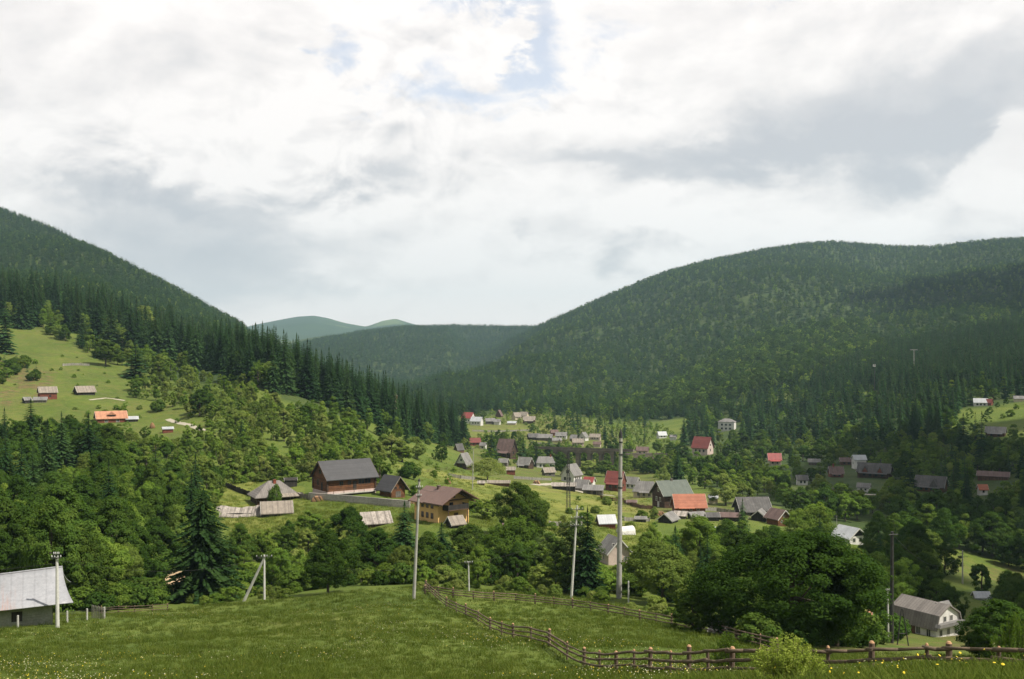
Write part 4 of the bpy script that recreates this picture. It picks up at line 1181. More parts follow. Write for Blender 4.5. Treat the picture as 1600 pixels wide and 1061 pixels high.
# the big barn at the left edge: swept galvanised roof over concrete walls
def swept_barn():
    P = Vector((-53.7, 104.4, -27.4))
    yaw = math.radians(25)
    r = thing('barn', P, yaw, 'big barn with swept galvanised metal roof and concrete walls', 'barn')
    x0, x1, W, Hw, Hr = -12.0, 6.0, 7.4, 2.5, 4.75
    MB().box(x0, x1 - 1.0, -W / 2, W / 2, -3, Hw).build('wall', M['wallcon'], r)
    nx, prof = 16, []
    for k in range(9):
        v = k / 8
        prof.append((-(W / 2 + 1.5) * (1 - v), Hw - .35 + (Hr - Hw + .35) * (0.55 * v + 0.45 * v ** 1.9)))
    prof += [(-y, z) for y, z in reversed(prof[:-1])]
    ny = len(prof)
    vs = []
    for i in range(nx + 1):
        u = i / nx
        for j, (y, z) in enumerate(prof):
            v = 1 - abs(y) / (W / 2 + 1.5)                  # 0 at the eave, 1 at the ridge
            xe = x1 + 0.95 * (1 - v) ** 1.5
            x = x0 - .6 + (xe - x0 + .6) * u
            vs.append((x, y, z + 0.045 * x * (.4 + .6 * v) + 0.03 * mnoise.noise(Vector((u * 9, v * 5, 2)))))
    fs = [(i * ny + j, (i + 1) * ny + j, (i + 1) * ny + j + 1, i * ny + j + 1) for i in range(nx) for j in range(ny - 1)]
    k = len(vs)
    vs += [(a, b, c - .09) for a, b, c in vs]
    fs += [tuple(q + k for q in reversed(f)) for f in fs]
    rim = [i * ny for i in range(nx + 1)] + [nx * ny + j for j in range(1, ny)] + [i * ny + ny - 1 for i in range(nx - 1, -1, -1)] + [j for j in range(ny - 2, 0, -1)]
    for a, b in zip(rim, rim[1:] + rim[:1]):
        fs.append((a + k, b + k, b, a))
    MB().add(vs, fs).build('roof', M['barnroof'], r, True)
    rc = MB()
    for i in range(nx):
        a = vs[i * ny + 8]
        b = vs[(i + 1) * ny + 8]
        rc.tube((a[0], a[1], a[2] + .03), (b[0], b[1], b[2] + .03), .09, .09, 6)
    rc.build('ridge_cap', M['barnroof'], r)
    MB().box(1.2, 2.2, -W / 2 - .03, -W / 2 - .003, .5, 1.5).build('opening', M['boarddark'], r)
    MB().box(x1 - 0.997, x1 - 0.95, -1.6, 1.6, -1, 2.3).build('door', M['boarddark'], r)
    HOUSES.append((-60, 106, 888, 978, P.y, 'the swept-roof barn'))
swept_barn()


# ------------------------------------------------------------------ viaduct
def viaduct():
    a, b = Vector(((868 - CX) / F * 668, 668, 0)), Vector(((958 - CX) / F * 655, 655, 0))
    zt = (HY - 702) / F * 660
    ax = (b - a)
    Ltot = ax.length
    yaw = math.atan2(ax.y, ax.x)
    r = thing('viaduct', (a.x, a.y, zt), yaw, 'old stone railway viaduct with arches across the valley', 'viaduct')
    Dp = 4.5
    n = 5
    span = Ltot / n
    for k in range(n):
        mb = MB()
        x0, x1 = k * span + 1.1, (k + 1) * span - 1.1
        rad = (x1 - x0) / 2
        zc = -1.8 - rad
        N = 12
        lo = [(x0 + rad - rad * math.cos(math.pi * i / N), zc + rad * math.sin(math.pi * i / N)) for i in range(N + 1)]
        vs, fs = [], []
        for x, z in lo:
            vs += [(x, -Dp / 2, z), (x, -Dp / 2, -.7), (x, Dp / 2, z), (x, Dp / 2, -.7)]
        for i in range(N):
            q, w = i * 4, i * 4 + 4
            fs += [(q, w, w + 1, q + 1), (w + 2, q + 2, q + 3, w + 3), (q, q + 2, w + 2, w)]
        mb.add(vs, fs).build('arch', M['viaduct'], r)
    for k in range(n + 1):
        x = k * span
        w = 1.1 if k not in (4,) else 1.9
        w = min(w, 1.1)
        c, s = math.cos(yaw), math.sin(yaw)
        gz = ground(a.x + c * x, a.y + s * x) - zt
        MB().box(x - w, x + w, -Dp / 2 - .35, Dp / 2 + .35, gz - 3, -.7).build('pier', M['viaduct'], r)
    MB().box(-14, Ltot + 14, -Dp / 2 - .5, Dp / 2 + .5, -.695, .25).build('deck', M['viaduct'], r)
    pr = MB()
    pr.box(-14, Ltot + 14, -Dp / 2 - .5, -Dp / 2 - .2, .253, 1.1)
    pr.build('parapet', M['viaduct'], r)
    HOUSES.append((884, 952, 698, 728, 655, 'the stone viaduct'))
viaduct()
r = thing('railway_wall', atd(1012, 690), math.radians(4), 'low stone railway wall running on from the viaduct into trees', 'wall')
MB().box(-16, 24, -.5, .5, -4, (HY - 708) / F * 690 - ground(*atd(1012, 690)[:2])).build('wall', M['viaduct'], r)


# ------------------------------------------------------------------ poles
def pole(px, py, top, r0, r1, name, label, m='concrete', arms=(), d=None, cap=None, ins=True, cat='utility pole', strut=None, yaw=0.0):
    """arms: (row of the arm, half width in photo pixels, yaw in degrees)"""
    P = atd(px, d) if d else hit(px, py)
    s = P.y / F
    T = Vector(((top[0] - px) * s, 0, (py - top[1]) * s))
    r = thing(name, P, 0, label, cat)
    B = Vector((0, 0, -1.0)) - T.normalized() * 0
    mb = MB().tube(B, T, r0, r1, 12)
    mb.build('shaft', M[m], r, False)
    H = T.z
    for row, hw, ay in arms:
        f = (py - row) * s / H
        c = T * f
        hw *= s
        a = math.radians(ay)
        dx = Vector((math.cos(a), math.sin(a), 0)) * hw
        off = Vector((math.sin(a), -math.cos(a), 0)) * (r1 + .07)
        am = MB().tube(c - dx + off, c + dx + off, .055, .055, 6)
        ao = am.build('crossarm', M['metal'], r)
        if ins:
            for q in (-.95, -.35, .35, .95):
                e = c + dx * q + off
                ib = MB().tube(e + Vector((0, 0, .05)), e + Vector((0, 0, .14)), .02, .02, 6)
                ib.tube(e + Vector((0, 0, .14)), e + Vector((0, 0, .3)), .075, .05, 8)
                ib.build('insulator', M['porcelain'], ao)
    if cap:
        cb = MB().tube(T, T + Vector((0, 0, cap)), r1 * 1.25, r1 * .9, 10)
        cb.tube(T + Vector((0, 0, cap)), T + Vector((0, 0, cap * 1.6)), r1 * .7, r1 * .2, 8)
        cb.build('steel_cap', M['metal'], r)
    if strut:
        q = atd(strut[0], P.y + .6)
        e = q - P
        MB().tube(Vector((e.x, e.y, e.z - .6)), T * .93, r0 * 1.25, r1 * 1.25, 10).build('brace', M[m], r)
    return P, P + T, s


P1 = pole(646, 937, (655, 752), .24, .15, 'utility_pole', 'tall leaning concrete pole at the corner of the rail fence', arms=[(762, 5, 20), (775, 4, 20)], cap=.25)
P2 = pole(892, 932, (902, 787), .22, .13, 'utility_pole', 'concrete pole with three crossarms, beyond the far rail fence', 'palecon', arms=[(793, 9, 10), (806, 9, 10), (818, 9, 10)], d=158)
P3 = pole(967, 941, (970, 690), .47, .27, 'pylon', 'tallest thick round concrete pylon with dark steel cap', arms=[(716, 4, 15)], d=162, cap=.9, ins=False)
s3 = P3[2]
rt = [o for o in COL.objects if o.name.startswith('pylon')][0]
for row in (697, 716, 753, 768):
    f = (941 - row) / (941 - 690.0)
    c = (P3[1] - P3[0]) * f
    MB().tube(c - Vector((0, 0, .12)), c + Vector((0, 0, .12)), .47 - .2 * f + .05, .47 - .2 * f + .045, 12).build('steel_band', M['metal'], rt)
P4 = pole(413, 937, (413, 867), .19, .13, 'utility_pole', 'short pale concrete pole propped by a slanting strut', 'palecon', arms=[(870, 12, 8)], strut=(378, 935))
P5 = pole(90, 978, (89, 868), .21, .13, 'utility_pole', 'pale concrete pole in front of the swept-roof barn', 'palecon', arms=[(869, 7, 5), (864, 4, 5)], d=101)
P6 = pole(733, 926, (732, 879), .13, .09, 'utility_pole', 'thin white pole standing between the two rail fences', 'palecon', arms=[(881, 6, 5)], d=152)
P7 = pole(982, 944, (982, 908), .13, .11, 'marker_post', 'stubby white concrete post right of the thick pylon', 'palecon', cat='post')
P8 = pole(738, 765, (740, 700), .17, .1, 'street_lamp', 'slender grey lamp pole rising from the valley hay meadow', 'concrete', arms=[(701, 4, 30)], ins=False, cat='lamp post')
P9 = pole(1388, 1010, (1387, 928), .15, .11, 'utility_pole', 'pale concrete pole left of the white mansard house', 'palecon', arms=[(930, 4, 10)], d=140)
P10 = pole(1393, 1012, (1394, 838), .3, .2, 'mast', 'tall nearly black mast beside the white mansard house', 'metal', d=138, cat='mast', arms=[(842, 8, 12)], ins=False)
P11 = pole(1504, 912, (1504, 860), .2, .14, 'utility_pole', 'grey pole with two crossarms on the right hand slope', 'concrete', arms=[(864, 8, 10), (870, 8, 10)], ins=False)
P12 = pole(1308, 826, (1307, 806), .09, .06, 'street_lamp', 'small lamp post left of the bright metal roof', 'concrete', arms=[(807, 2, 0)], ins=False, cat='lamp post')
P13 = pole(1404, 812, (1404, 792), .09, .06, 'street_lamp', 'small lamp post beside the lane under the gabled log inn', 'concrete', arms=[(793, 2, 0)], ins=False, cat='lamp post')
P14 = pole(810, 731, (810, 712), .12, .08, 'street_lamp', 'pale lamp post in front of the cottage with patched roof', 'palecon', arms=[(713, 2, 0)], ins=False, cat='lamp post')
P15 = pole(1464, 893, (1464, 870), .09, .06, 'street_lamp', 'lamp post at the left edge of the russet right hand slope', 'concrete', arms=[(871, 2, 0)], ins=False, cat='lamp post')


for x0, x1, y0, y1, dd in ((630, 668, 755, 930, P1[0].y), (884, 910, 790, 925, P2[0].y), (958, 976, 690, 936, P3[0].y), (374, 420, 868, 930, P4[0].y), (84, 96, 870, 975, P5[0].y), (726, 740, 880, 920, P6[0].y), (734, 744, 700, 762, P8[0].y), (1500, 1508, 862, 905, P11[0].y)):
    HOUSES.append((x0, x1, y0, y1, dd, 'a pole'))
HOUSES.append((256, 290, 898, 938, 172, 'a track'))


def lattice_mast(px, py, top, label):
    P = hit(px, py)
    s = P.y / F
    H = (py - top) * s
    r = thing('lattice_mast', P, .3, label, 'mast')
    w0, w1 = .55, .22
    cs = [(-1, -1), (1, -1), (1, 1), (-1, 1)]
    for cx, cyy in cs:
        MB().tube((cx * w0, cyy * w0, -.5), (cx * w1, cyy * w1, H), .07, .05, 5).build('leg', M['metal'], r)
    br = MB()
    n = 14
    for k in range(n):
        a, b = k / n, (k + 1) / n
        wa, wb = w0 + (w1 - w0) * a, w0 + (w1 - w0) * b
        for i in range(4):
            p, q = cs[i], cs[(i + 1) % 4]
            br.tube((p[0] * wa, p[1] * wa, a * H), (q[0] * wb, q[1] * wb, b * H), .03, .03, 4)
            br.tube((q[0] * wa, q[1] * wa, a * H), (p[0] * wb, p[1] * wb, b * H), .03, .03, 4)
    br.build('bracing', M['metal'], r)


lattice_mast(888, 800, 704, 'thin dark lattice mast in the meadow before the white villa')
# leaning A-frame of the old line by the white house
r = thing('a_frame_pole', atd(1411, 136), 0, 'thin dark A-frame pole leaning before the white mansard house', 'pole')
for dx in (-.9, .9):
    MB().tube((dx, 0, -1), (-.15 + dx * .08, 0, 5.0), .09, .07, 8).build('leg', M['metal'], r)
MB().tube((-.62, 0, 1.6), (.52, 0, 1.6), .05, .05, 6).build('cross_brace', M['metal'], r)
# ski-lift support on the wooded right hill
P = atd(1428, 985)
r = thing('lift_pylon', P, 0, 'pale T-shaped lift pylon among spruces on the right hill', 'lift pylon')
MB().tube((0, 0, -1), (0, 0, 26), .5, .35, 8).build('shaft', M['concrete'], r)
MB().box(-3.6, 3.6, -.3, .3, 26.003, 26.6).build('crossarm', M['concrete'], r)
for x in (-3.3, 3.3):
    MB().box(x - .3, x + .3, -1.4, 1.4, 26.603, 27.1).build('sheave', M['metal'], r)
P = atd(1366, 870)
r = thing('lift_cabin', P, 0, 'tiny white lift cabin on a mast below the lift pylon', 'lift cabin')
MB().tube((0, 0, -1), (0, 0, 30), .35, .3, 8).build('mast', M['metal'], r)
MB().box(-.9, .9, -.8, .8, 30.003, 31.9).build('cabin', M['white'], r)
MB().box(-.75, .75, -.85, -.803, 30.9, 31.6).build('window', M['glass'], r)
# small bell tower showing among the ridge spruces
P = atd(618, 540)
zb = (HY - 626) / F * 540
r = thing('tower', (P.x, P.y, P.z), .4, 'slim pale tower with brown top poking through the ridge spruces', 'tower')
hh = zb - P.z + 1.0
MB().box(-.55, .55, -.55, .55, -1, max(hh, 8)).build('shaft', M['cream'], r)
MB().box(-.85, .85, -.85, .85, max(hh, 8) + .003, max(hh, 8) + 1.6).build('gallery', M['board'], r)
MB().add([(-1.0, -1.0, 0), (1.0, -1.0, 0), (1.0, 1.0, 0), (-1.0, 1.0, 0), (0, 0, 1.6)], [(0, 1, 4), (1, 2, 4), (2, 3, 4), (3, 0, 4), (3, 2, 1, 0)]).build('roof', M['brownroof'], r).location = (0, 0, max(hh, 8) + 1.62)


def cable(a, b, sag, r, label):
    mb = MB()
    a, b = Vector(a), Vector(b)
    o = a.copy()
    n = 14
    pts = []
    for k in range(n + 1):
        t = k / n
        q = a.lerp(b, t) - o
        q.z -= sag * 4 * t * (1 - t)
        pts.append(q)
    for p, q in zip(pts[:-1], pts[1:]):
        mb.tube(p, q, r, r, 5, False)
    ob = mb.build('cable', M['metal'])
    ob.location = o
    return tag(ob, label, 'cable')


cable(P5[1] + Vector((0, 0, -.3)), P4[1] + Vector((0, 0, -.3)), 1.6, .014, 'thin cable sagging from the barn pole to the strutted pole')
cable(P5[1] + Vector((0, 0, -.6)), P5[1] + Vector((-24, -4, -1.0)), .6, .014, 'thin cable from the barn pole out past the left border')
cable(P4[1], P6[1], 1.8, .014, 'thin cable from the strutted pole to the thin white pole')
cable(P6[1], P2[1] + Vector((0, 0, -2)), 1.6, .014, 'thin cable from the thin white pole to the three-arm pole')
cable(P1[1] + Vector((0, 0, -1)), P8[1], 5, .02, 'thin cable from the leaning pole down to the meadow lamp pole')
cable(P10[1] + Vector((0, 0, -.3)), P11[1] + Vector((0, 0, -.4)), 4, .018, 'thin cable from the black mast to the two-arm pole')


# ------------------------------------------------------------------ fences
def rail_fence(name, label, posts, h, rails, r_post, r_rail, group=None, wiggle=.05, d=False, thick=None):
    """posts: (column, row) on the ground, or (column, distance)"""
    B = [(atd(*p) if d else hit(*p)) for p in posts]
    o = B[0].copy()
    r = thing(name, o, 0, label, 'fence', group)
    tops = []
    rs = random.Random(len(posts))
    for k, b in enumerate(B):
        q = b - o
        hh = h * rs.uniform(.92, 1.1) * (1.0 if k % 2 == 0 else .93)
        lean = Vector((rs.uniform(-.05, .05), rs.uniform(-.05, .05), 1)) * hh
        rr = r_post * (1.15 if k % 2 == 0 else .72)
        mb = MB().tube(q - Vector((0, 0, .4)), q + lean, rr, rr * .93, 10, False)
        mb.mi = 1
        tp = q + lean
        mb.tube(tp - Vector((0, 0, .001)), tp + Vector((0, 0, .07)), rr * .93, rr * .5, 10)
        mb.build('post', [M['fence'], M['postend']], r)
        tops.append((q, hh, rr))
    for k in range(len(B) - 1):
        (q0, h0, w0), (q1, h1, w1) = tops[k], tops[k + 1]
        n = Vector((q1.y - q0.y, -(q1.x - q0.x), 0)).normalized()
        if n.y > 0:
            n = -n
        for j, f in enumerate(rails):
            e0, e1 = rs.uniform(-wiggle, wiggle), rs.uniform(-wiggle, wiggle)
            a = q0 + Vector((0, 0, h * f + e0)) + n * (w0 + r_rail)
            b = q1 + Vector((0, 0, h * f + e1)) + n * (w1 + r_rail)
            dv = (b - a).normalized() * .15
            m = a.lerp(b, .5) + Vector((0, 0, rs.uniform(-.06, .02)))
            rr = r_rail * rs.uniform(.8, 1.15)
            mb = MB().path([a - dv, m, b + dv], [rr, rr * .92, rr * .85], 8)
            mb.build('rail', M['rail'], r, True)
    return r


NEAR = [(666, 150), (680, 138), (697, 128), (713, 120), (728, 113), (747, 106), (766, 100), (784, 95), (802, 90), (830, 83), (858, 76), (886, 70.5), (912, 66.5), (937, 62), (963, 58.5), (991, 55),
        (1015, 52), (1047, 49), (1076, 46), (1107, 43.5), (1143, 41), (1190, 40), (1240, 39.5), (1294, 39), (1361, 38), (1450, 37), (1483, 36.5), (1560, 35), (1640, 33)]
rail_fence('rail_fence', 'log rail fence running diagonally across the near meadow', NEAR, 1.3, (.32, .60, .88), .105, .075, d=True)
FAR = [(664, 928), (685, 930), (708, 934), (740, 937), (772, 939), (806, 941), (836, 944), (866, 947), (895, 950), (923, 954), (950, 959), (976, 964), (1000, 969), (1025, 974), (1049, 979), (1072, 984), (1094, 988), (1122, 995), (1150, 1003), (1187, 1012), (1215, 1020)]
rail_fence('rail_fence', 'grey rail fence along the far brow of the meadow', FAR, 1.3, (.34, .62, .9), .11, .075)
rail_fence('pasture_fence', 'pale wooden bars closing the gap right of the barn fence', [(158, 962), (185, 960), (210, 959), (238, 957), (262, 956)], 1.05, (.35, .68, .95), .05, .045)
# wire pen and white posts beside the barn
def wire_fence():
    pts = [(28, 981), (68, 976), (105, 973), (136, 969), (163, 966)]
    B = [hit(*p) for p in pts]
    o = B[0].copy()
    r = thing('wire_fence', o, 0, 'white concrete posts with wire in front of the barn wall', 'fence')
    for b in B:
        q = b - o
        MB().box(q.x - .07, q.x + .07, q.y - .07, q.y + .07, q.z - .4, q.z + 1.25).build('post', M['palecon'], r)
    for k in range(len(B) - 1):
        a, b = B[k] - o, B[k + 1] - o
        for f in (.3, .6, .9, 1.15):
            MB().tube(a + Vector((0, -.08, f)), b + Vector((0, -.08, f)), .008, .008, 4).build('wire', M['metal'], r)
wire_fence()
def pen():
    a, b, c = hit(143, 967), hit(147, 955, 110), hit(163, 966)
    o = a.copy()
    r = thing('gate', o, 0, 'grey picket gate between the white posts and the pale bars', 'gate')
    for p, q in ((hit(144, 966), hit(163, 967)),):
        p, q = p - o, q - o
        for f in (.15, .95):
            MB().tube(p + Vector((0, 0, f)), q + Vector((0, 0, f)), .035, .035, 6).build('rail', M['dry'], r)
        for k in range(9):
            e = p.lerp(q, k / 8)
            MB().box(e.x - .04, e.x + .04, e.y - .06, e.y - .03, e.z - .1, e.z + 1.25 + .25 * (1 - k / 8)).build('picket', M['dry'], r)
pen()


def board_fence(name, label, pts, h, m, d=False):
    B = [(atd(*p) if d else hit(*p)) for p in pts]
    o = B[0].copy()
    r = thing(name, o, 0, label, 'fence')
    for k in range(len(B) - 1):
        a, b = B[k] - o, B[k + 1] - o
        n = max(2, int((b - a).length / .42))
        mb = MB()
        dx = (b - a)
        yaw = math.atan2(dx.y, dx.x)
        t = Vector((math.cos(yaw), math.sin(yaw), 0))
        nn = Vector((-math.sin(yaw), math.cos(yaw), 0))
        rs = random.Random(k)
        for i in range(n):
            p0 = a.lerp(b, i / n)
            p1 = a.lerp(b, (i + .93) / n)
            hh = h * rs.uniform(.88, 1.06)
            z0 = p0.z - .5
            mb.add([p0, p1, p1 + nn * .04, p0 + nn * .04, p0 + Vector((0, 0, hh)), p1 + Vector((0, 0, hh)), p1 + nn * .04 + Vector((0, 0, hh)), p0 + nn * .04 + Vector((0, 0, hh))],
                   [(3, 2, 1, 0), (4, 5, 6, 7), (0, 1, 5, 4), (1, 2, 6, 5), (2, 3, 7, 6), (3, 0, 4, 7)])
        mb.build('boards', M[m], r)
    for b in B:
        q = b - o
        MB().box(q.x - .09, q.x + .09, q.y - .18, q.y - .005, q.z - .5, q.z + h * 1.12).build('post', M[m], r)


def stone_wall(label, pts, h):
    B = [hit(*p) for p in pts]
    o = B[0].copy()
    r = thing('garden_wall', o, 0, label, 'wall')
    for k in range(len(B) - 1):
        a, b = B[k] - o, B[k + 1] - o
        n = Vector((-(b - a).y, (b - a).x, 0)).normalized() * .45
        vs = []
        for p in (a, b):
            for s in (0, 1):
                for z in (-1.5, h):
                    vs.append(p + n * s + Vector((0, 0, z)))
        MB().add(vs, [(0, 4, 5, 1), (2, 3, 7, 6), (1, 5, 7, 3), (0, 1, 3, 2), (4, 6, 7, 5), (0, 2, 6, 4)]).build('wall', M['stone'], r)


stone_wall('pale rubble stone wall below the big log house', [(482, 781), (510, 783), (545, 786), (580, 789), (612, 792), (640, 794)], 1.9)
board_fence('board_fence', 'dark board fence climbing left of the old hipped farmhouse', [(346, 760), (360, 764), (374, 770), (390, 776)], 1.5, 'boarddark')
board_fence('board_fence', 'low grey board fence between hipped farmhouse and stone wall', [(464, 778), (474, 780), (484, 781)], 1.4, 'boardgrey')
board_fence('board_fence', 'long grey fence across the hay field right of the round ash', [(858, 822), (885, 823), (910, 821)], 1.3, 'dry')
board_fence('board_fence', 'brown fence curving round the field right of the thick pylon', [(975, 786), (988, 791), (1003, 795), (1020, 796)], 1.3, 'board')
board_fence('board_fence', 'grey fence left of the dark gabled shed', [(975, 814), (995, 815), (1015, 815)], 1.2, 'dry')
board_fence('board_fence', 'faint grey fence at the head of the left meadow', [(98, 572), (112, 571), (126, 571), (140, 572)], 1.3, 'dry')


# ------------------------------------------------------------------ cars and small things
def car(px, py, yaw, label, d=None, paint='paint'):
    P = atd(px, d) if d else hit(px, py)
    r = thing('parked_car', P, math.radians(yaw), label, 'car')
    prof = [(-2.1, .35), (2.1, .35), (2.15, .75), (1.3, .95), (-2.05, .98)]
    b = MB()
    n = len(prof)
    b.prism([(y, z) for y, z in prof], -.85, .85)
    bo = b.build('body', M[paint], r)
    bo.rotation_euler = (0, 0, math.pi / 2)
    c = MB().add([(-1.6, -.78, .98), (.9, -.78, .96), (.9, .78, .96), (-1.6, .78, .98), (-1.1, -.62, 1.5), (.25, -.62, 1.5), (.25, .62, 1.5), (-1.1, .62, 1.5)],
                 [(4, 5, 6, 7), (0, 1, 5, 4), (1, 2, 6, 5), (2, 3, 7, 6), (3, 0, 4, 7)])
    c.build('cabin_glass', M['glass'], r)
    MB().box(-1.12, .27, -.63, .63, 1.503, 1.54).build('roof_panel', M[paint], r)
    for x in (-1.3, 1.3):
        for y in (-.86, .86):
            w = MB().tube((x, y - .1, .33), (x, y + .1, .33), .33, .33, 14)
            w.build('wheel', M['tyre'], r)


car(1119, 832, 20, 'white car parked left of the big tree, nearer the shed')
car(1140, 838, 35, 'white car parked left of the big tree, behind the first')
car(1471, 789, 10, 'white car on the lane under the gabled log inn')
# small pale tent-like greenhouse right of the thick pylon
P = hit(978, 834)
m = P.y / F
r = thing('greenhouse', P, .5, 'little white plastic greenhouse right of the thick pylon', 'greenhouse')
g = []
for k in range(9):
    a = math.pi * k / 8
    g.append((-1.5 * math.cos(a), 2.1 * math.sin(a) ** .8 if k not in (0, 8) else -.3))
MB().prism(g[::-1], -2.2, 2.2).build('cover', M['white'], r)
MB().box(2.203, 2.25, -.5, .5, 0, 1.6).build('door', M['boardgrey'], r)


# yard fences, woodpiles and hay of the village
board_fence('board_fence', 'grey fence below the steep dark chalet at the meadow head', [(700, 744), (720, 748), (742, 750)], 1.3, 'dry')
board_fence('board_fence', 'grey fence before the cottage with the patched roof', [(803, 748), (832, 750), (862, 751)], 1.3, 'dry')
board_fence('board_fence', 'brown fence running right from the grey barns', [(938, 780), (958, 783), (975, 784)], 1.3, 'board')
board_fence('board_fence', 'grey fence right of the orange-red roof', [(1098, 798), (1120, 799), (1148, 803)], 1.3, 'dry')
board_fence('board_fence', 'grey fence along the lane under the long dark inn', [(1275, 766), (1315, 768), (1345, 770)], 1.3, 'dry')
board_fence('board_fence', 'pale fence across the far village meadow', [(738, 674), (780, 675), (830, 673)], 1.3, 'dry')
board_fence('board_fence', 'grey fence in front of the roofs above the viaduct', [(830, 693), (865, 696), (895, 700)], 1.3, 'dry')
rail_fence('rail_fence', 'thin rail fence between the small log cabin and the yellow house', [(632, 790), (645, 788), (655, 786)], 1.2, (.4, .9), .06, .04)
rail_fence('rail_fence', 'thin rail fence climbing the slope above the log cabin', [(640, 742), (668, 738), (698, 735), (722, 738)], 1.2, (.4, .9), .06, .045)


def woodpile(px, py, yaw, n, label):
    P = hit(px, py)
    r = thing('woodpile', P, math.radians(yaw), label, 'woodpile')
    for row in range(4):
        for k in range(n - row):
            x = (k - (n - row) / 2) * .42 + .21
            z = .16 + row * .34
            MB().tube((x, -.9 - .08 * ((k * 7 + row) % 3), z), (x, .9, z), .19, .18, 8).build('log', [M['postend']] if (k + row) % 3 else [M['fence']], r)
woodpile(650, 786, 20, 9, 'stack of cut logs right of the small log cabin')
woodpile(838, 756, -10, 8, 'stack of cut logs by the village lane left of the long low barn')
woodpile(1031, 806, 15, 8, 'stack of cut logs left of the green-roofed house')
woodpile(496, 783, 10, 8, 'stack of cut logs in front of the big log house')
haystack(700, 756, 7, 9, 'pointed haystack in the hay meadow below the steep dark chalet')
haystack(1085, 789, 6, 8, 'brown haystack behind the orange-red roof')


# ------------------------------------------------------------------ foliage materials
def leaf_mat(name, dark, light, warm, tr=0.35, hue_amt=1.0):
    """leaf colour: differs from tree to tree, from clump to clump ('tint') and a little from leaf to leaf; some light passes through"""
    m = bpy.data.materials.new(name)
    m.use_nodes = True
    t = NT(m.node_tree)
    m.node_tree.nodes.clear()
    out = t.n('ShaderNodeOutputMaterial')
    oi = t.n('ShaderNodeObjectInfo')
    at = t.n('ShaderNodeAttribute', attribute_name='tint')
    rnd = oi.outputs['Random']
    f = t.math('ADD', t.math('MULTIPLY', rnd, 0.55), t.math('MULTIPLY', at.outputs['Fac'], 0.45))
    col = t.ramp(f, [(0.08, dark), (0.55, light), (0.92, warm)])
    wn = t.n('ShaderNodeTexWhiteNoise', noise_dimensions='1D')
    t.l(t.math('MULTIPLY', rnd, 91.7), wn.inputs['W'])
    k = t.math('ADD', 0.74, t.math('MULTIPLY', wn.outputs[0], 0.5))
    cb = t.n('ShaderNodeCombineXYZ')
    for i in range(3):
        t.l(k, cb.inputs[i])
    col = t.mix(1.0, col, cb.outputs[0], 'MULTIPLY')
    df = t.n('ShaderNodeBsdfDiffuse')
    t.l(col, df.inputs[0])
    tl = t.n('ShaderNodeBsdfTranslucent')
    t.l(t.mix(1.0, col, (1.1, 1.25, 0.6), 'MULTIPLY'), tl.inputs[0])
    mx = t.n('ShaderNodeMixShader')
    mx.inputs[0].default_value = tr
    t.l(df.outputs[0], mx.inputs[1])
    t.l(tl.outputs[0], mx.inputs[2])
    t.l(mx.outputs[0], out.inputs[0])
    return m


LEAF = {
    'spruce': leaf_mat('spruce_needles', (0.02, 0.049, 0.018), (0.037, 0.078, 0.026), (0.066, 0.112, 0.034), 0.2),
    'dark': leaf_mat('dark_leaves', (0.034, 0.072, 0.013), (0.055, 0.100, 0.018), (0.091, 0.136, 0.025), 0.32),
    'mid': leaf_mat('mid_green_leaves', (0.091, 0.157, 0.027), (0.139, 0.213, 0.035), (0.196, 0.249, 0.048), 0.42),
    'light': leaf_mat('light_green_leaves', (0.132, 0.184, 0.044), (0.184, 0.231, 0.057), (0.241, 0.259, 0.078), 0.42),
    'olive': leaf_mat('olive_leaves', (0.105, 0.160, 0.034), (0.151, 0.208, 0.044), (0.197, 0.235, 0.053), 0.42),
    'blackspruce': leaf_mat('dark_conifer_needles', (0.014, 0.036, 0.012), (0.024, 0.052, 0.016), (0.042, 0.076, 0.02), 0.15),
    'duskolive': leaf_mat('feathery_olive_needles', (0.045, 0.078, 0.022), (0.066, 0.1, 0.028), (0.09, 0.12, 0.034), 0.3),
    'silver': leaf_mat('grey_green_leaves', (0.187, 0.246, 0.048), (0.264, 0.314, 0.064), (0.330, 0.358, 0.080), 0.4),
}


# ------------------------------------------------------------------ foliage meshes
def quads_mesh(name, V4, tint, mats, trunk=None):
    """V4: (n,4,3) leaf quads; optional trunk MB goes into material slot 1"""
    n = len(V4)
    tv = np.array(trunk.v, float).reshape(-1, 3) if trunk else np.zeros((0, 3))
    co = np.concatenate([V4.reshape(-1, 3), tv]).astype(np.float32)
    me = bpy.data.meshes.new(name)
    me.vertices.add(len(co))
    me.vertices.foreach_set('co', co.ravel())
    tl = [len(f) for f in trunk.f] if trunk else []
    tf = [i + 4 * n for f in trunk.f for i in f] if trunk else []
    li = np.concatenate([np.arange(4 * n), np.array(tf, int)]).astype(np.int32)
    me.loops.add(len(li))
    me.loops.foreach_set('vertex_index', li)
    lens = np.concatenate([np.full(n, 4), np.array(tl, int)]).astype(int)
    me.polygons.add(len(lens))
    me.polygons.foreach_set('loop_start', (np.cumsum(lens) - lens).astype(np.int32))
    if trunk:
        me.polygons.foreach_set('material_index', np.concatenate([np.zeros(n), np.ones(len(tl))]).astype(np.int32))
    for m in mats:
        me.materials.append(m)
    at = me.attributes.new('tint', 'FLOAT', 'POINT')
    at.data.foreach_set('value', np.concatenate([np.repeat(tint, 4), np.zeros(len(tv))]).astype(np.float32))
    me.update(calc_edges=True)
    return me


def unit(v):
    return v / np.maximum(np.linalg.norm(v, axis=-1, keepdims=True), 1e-9)


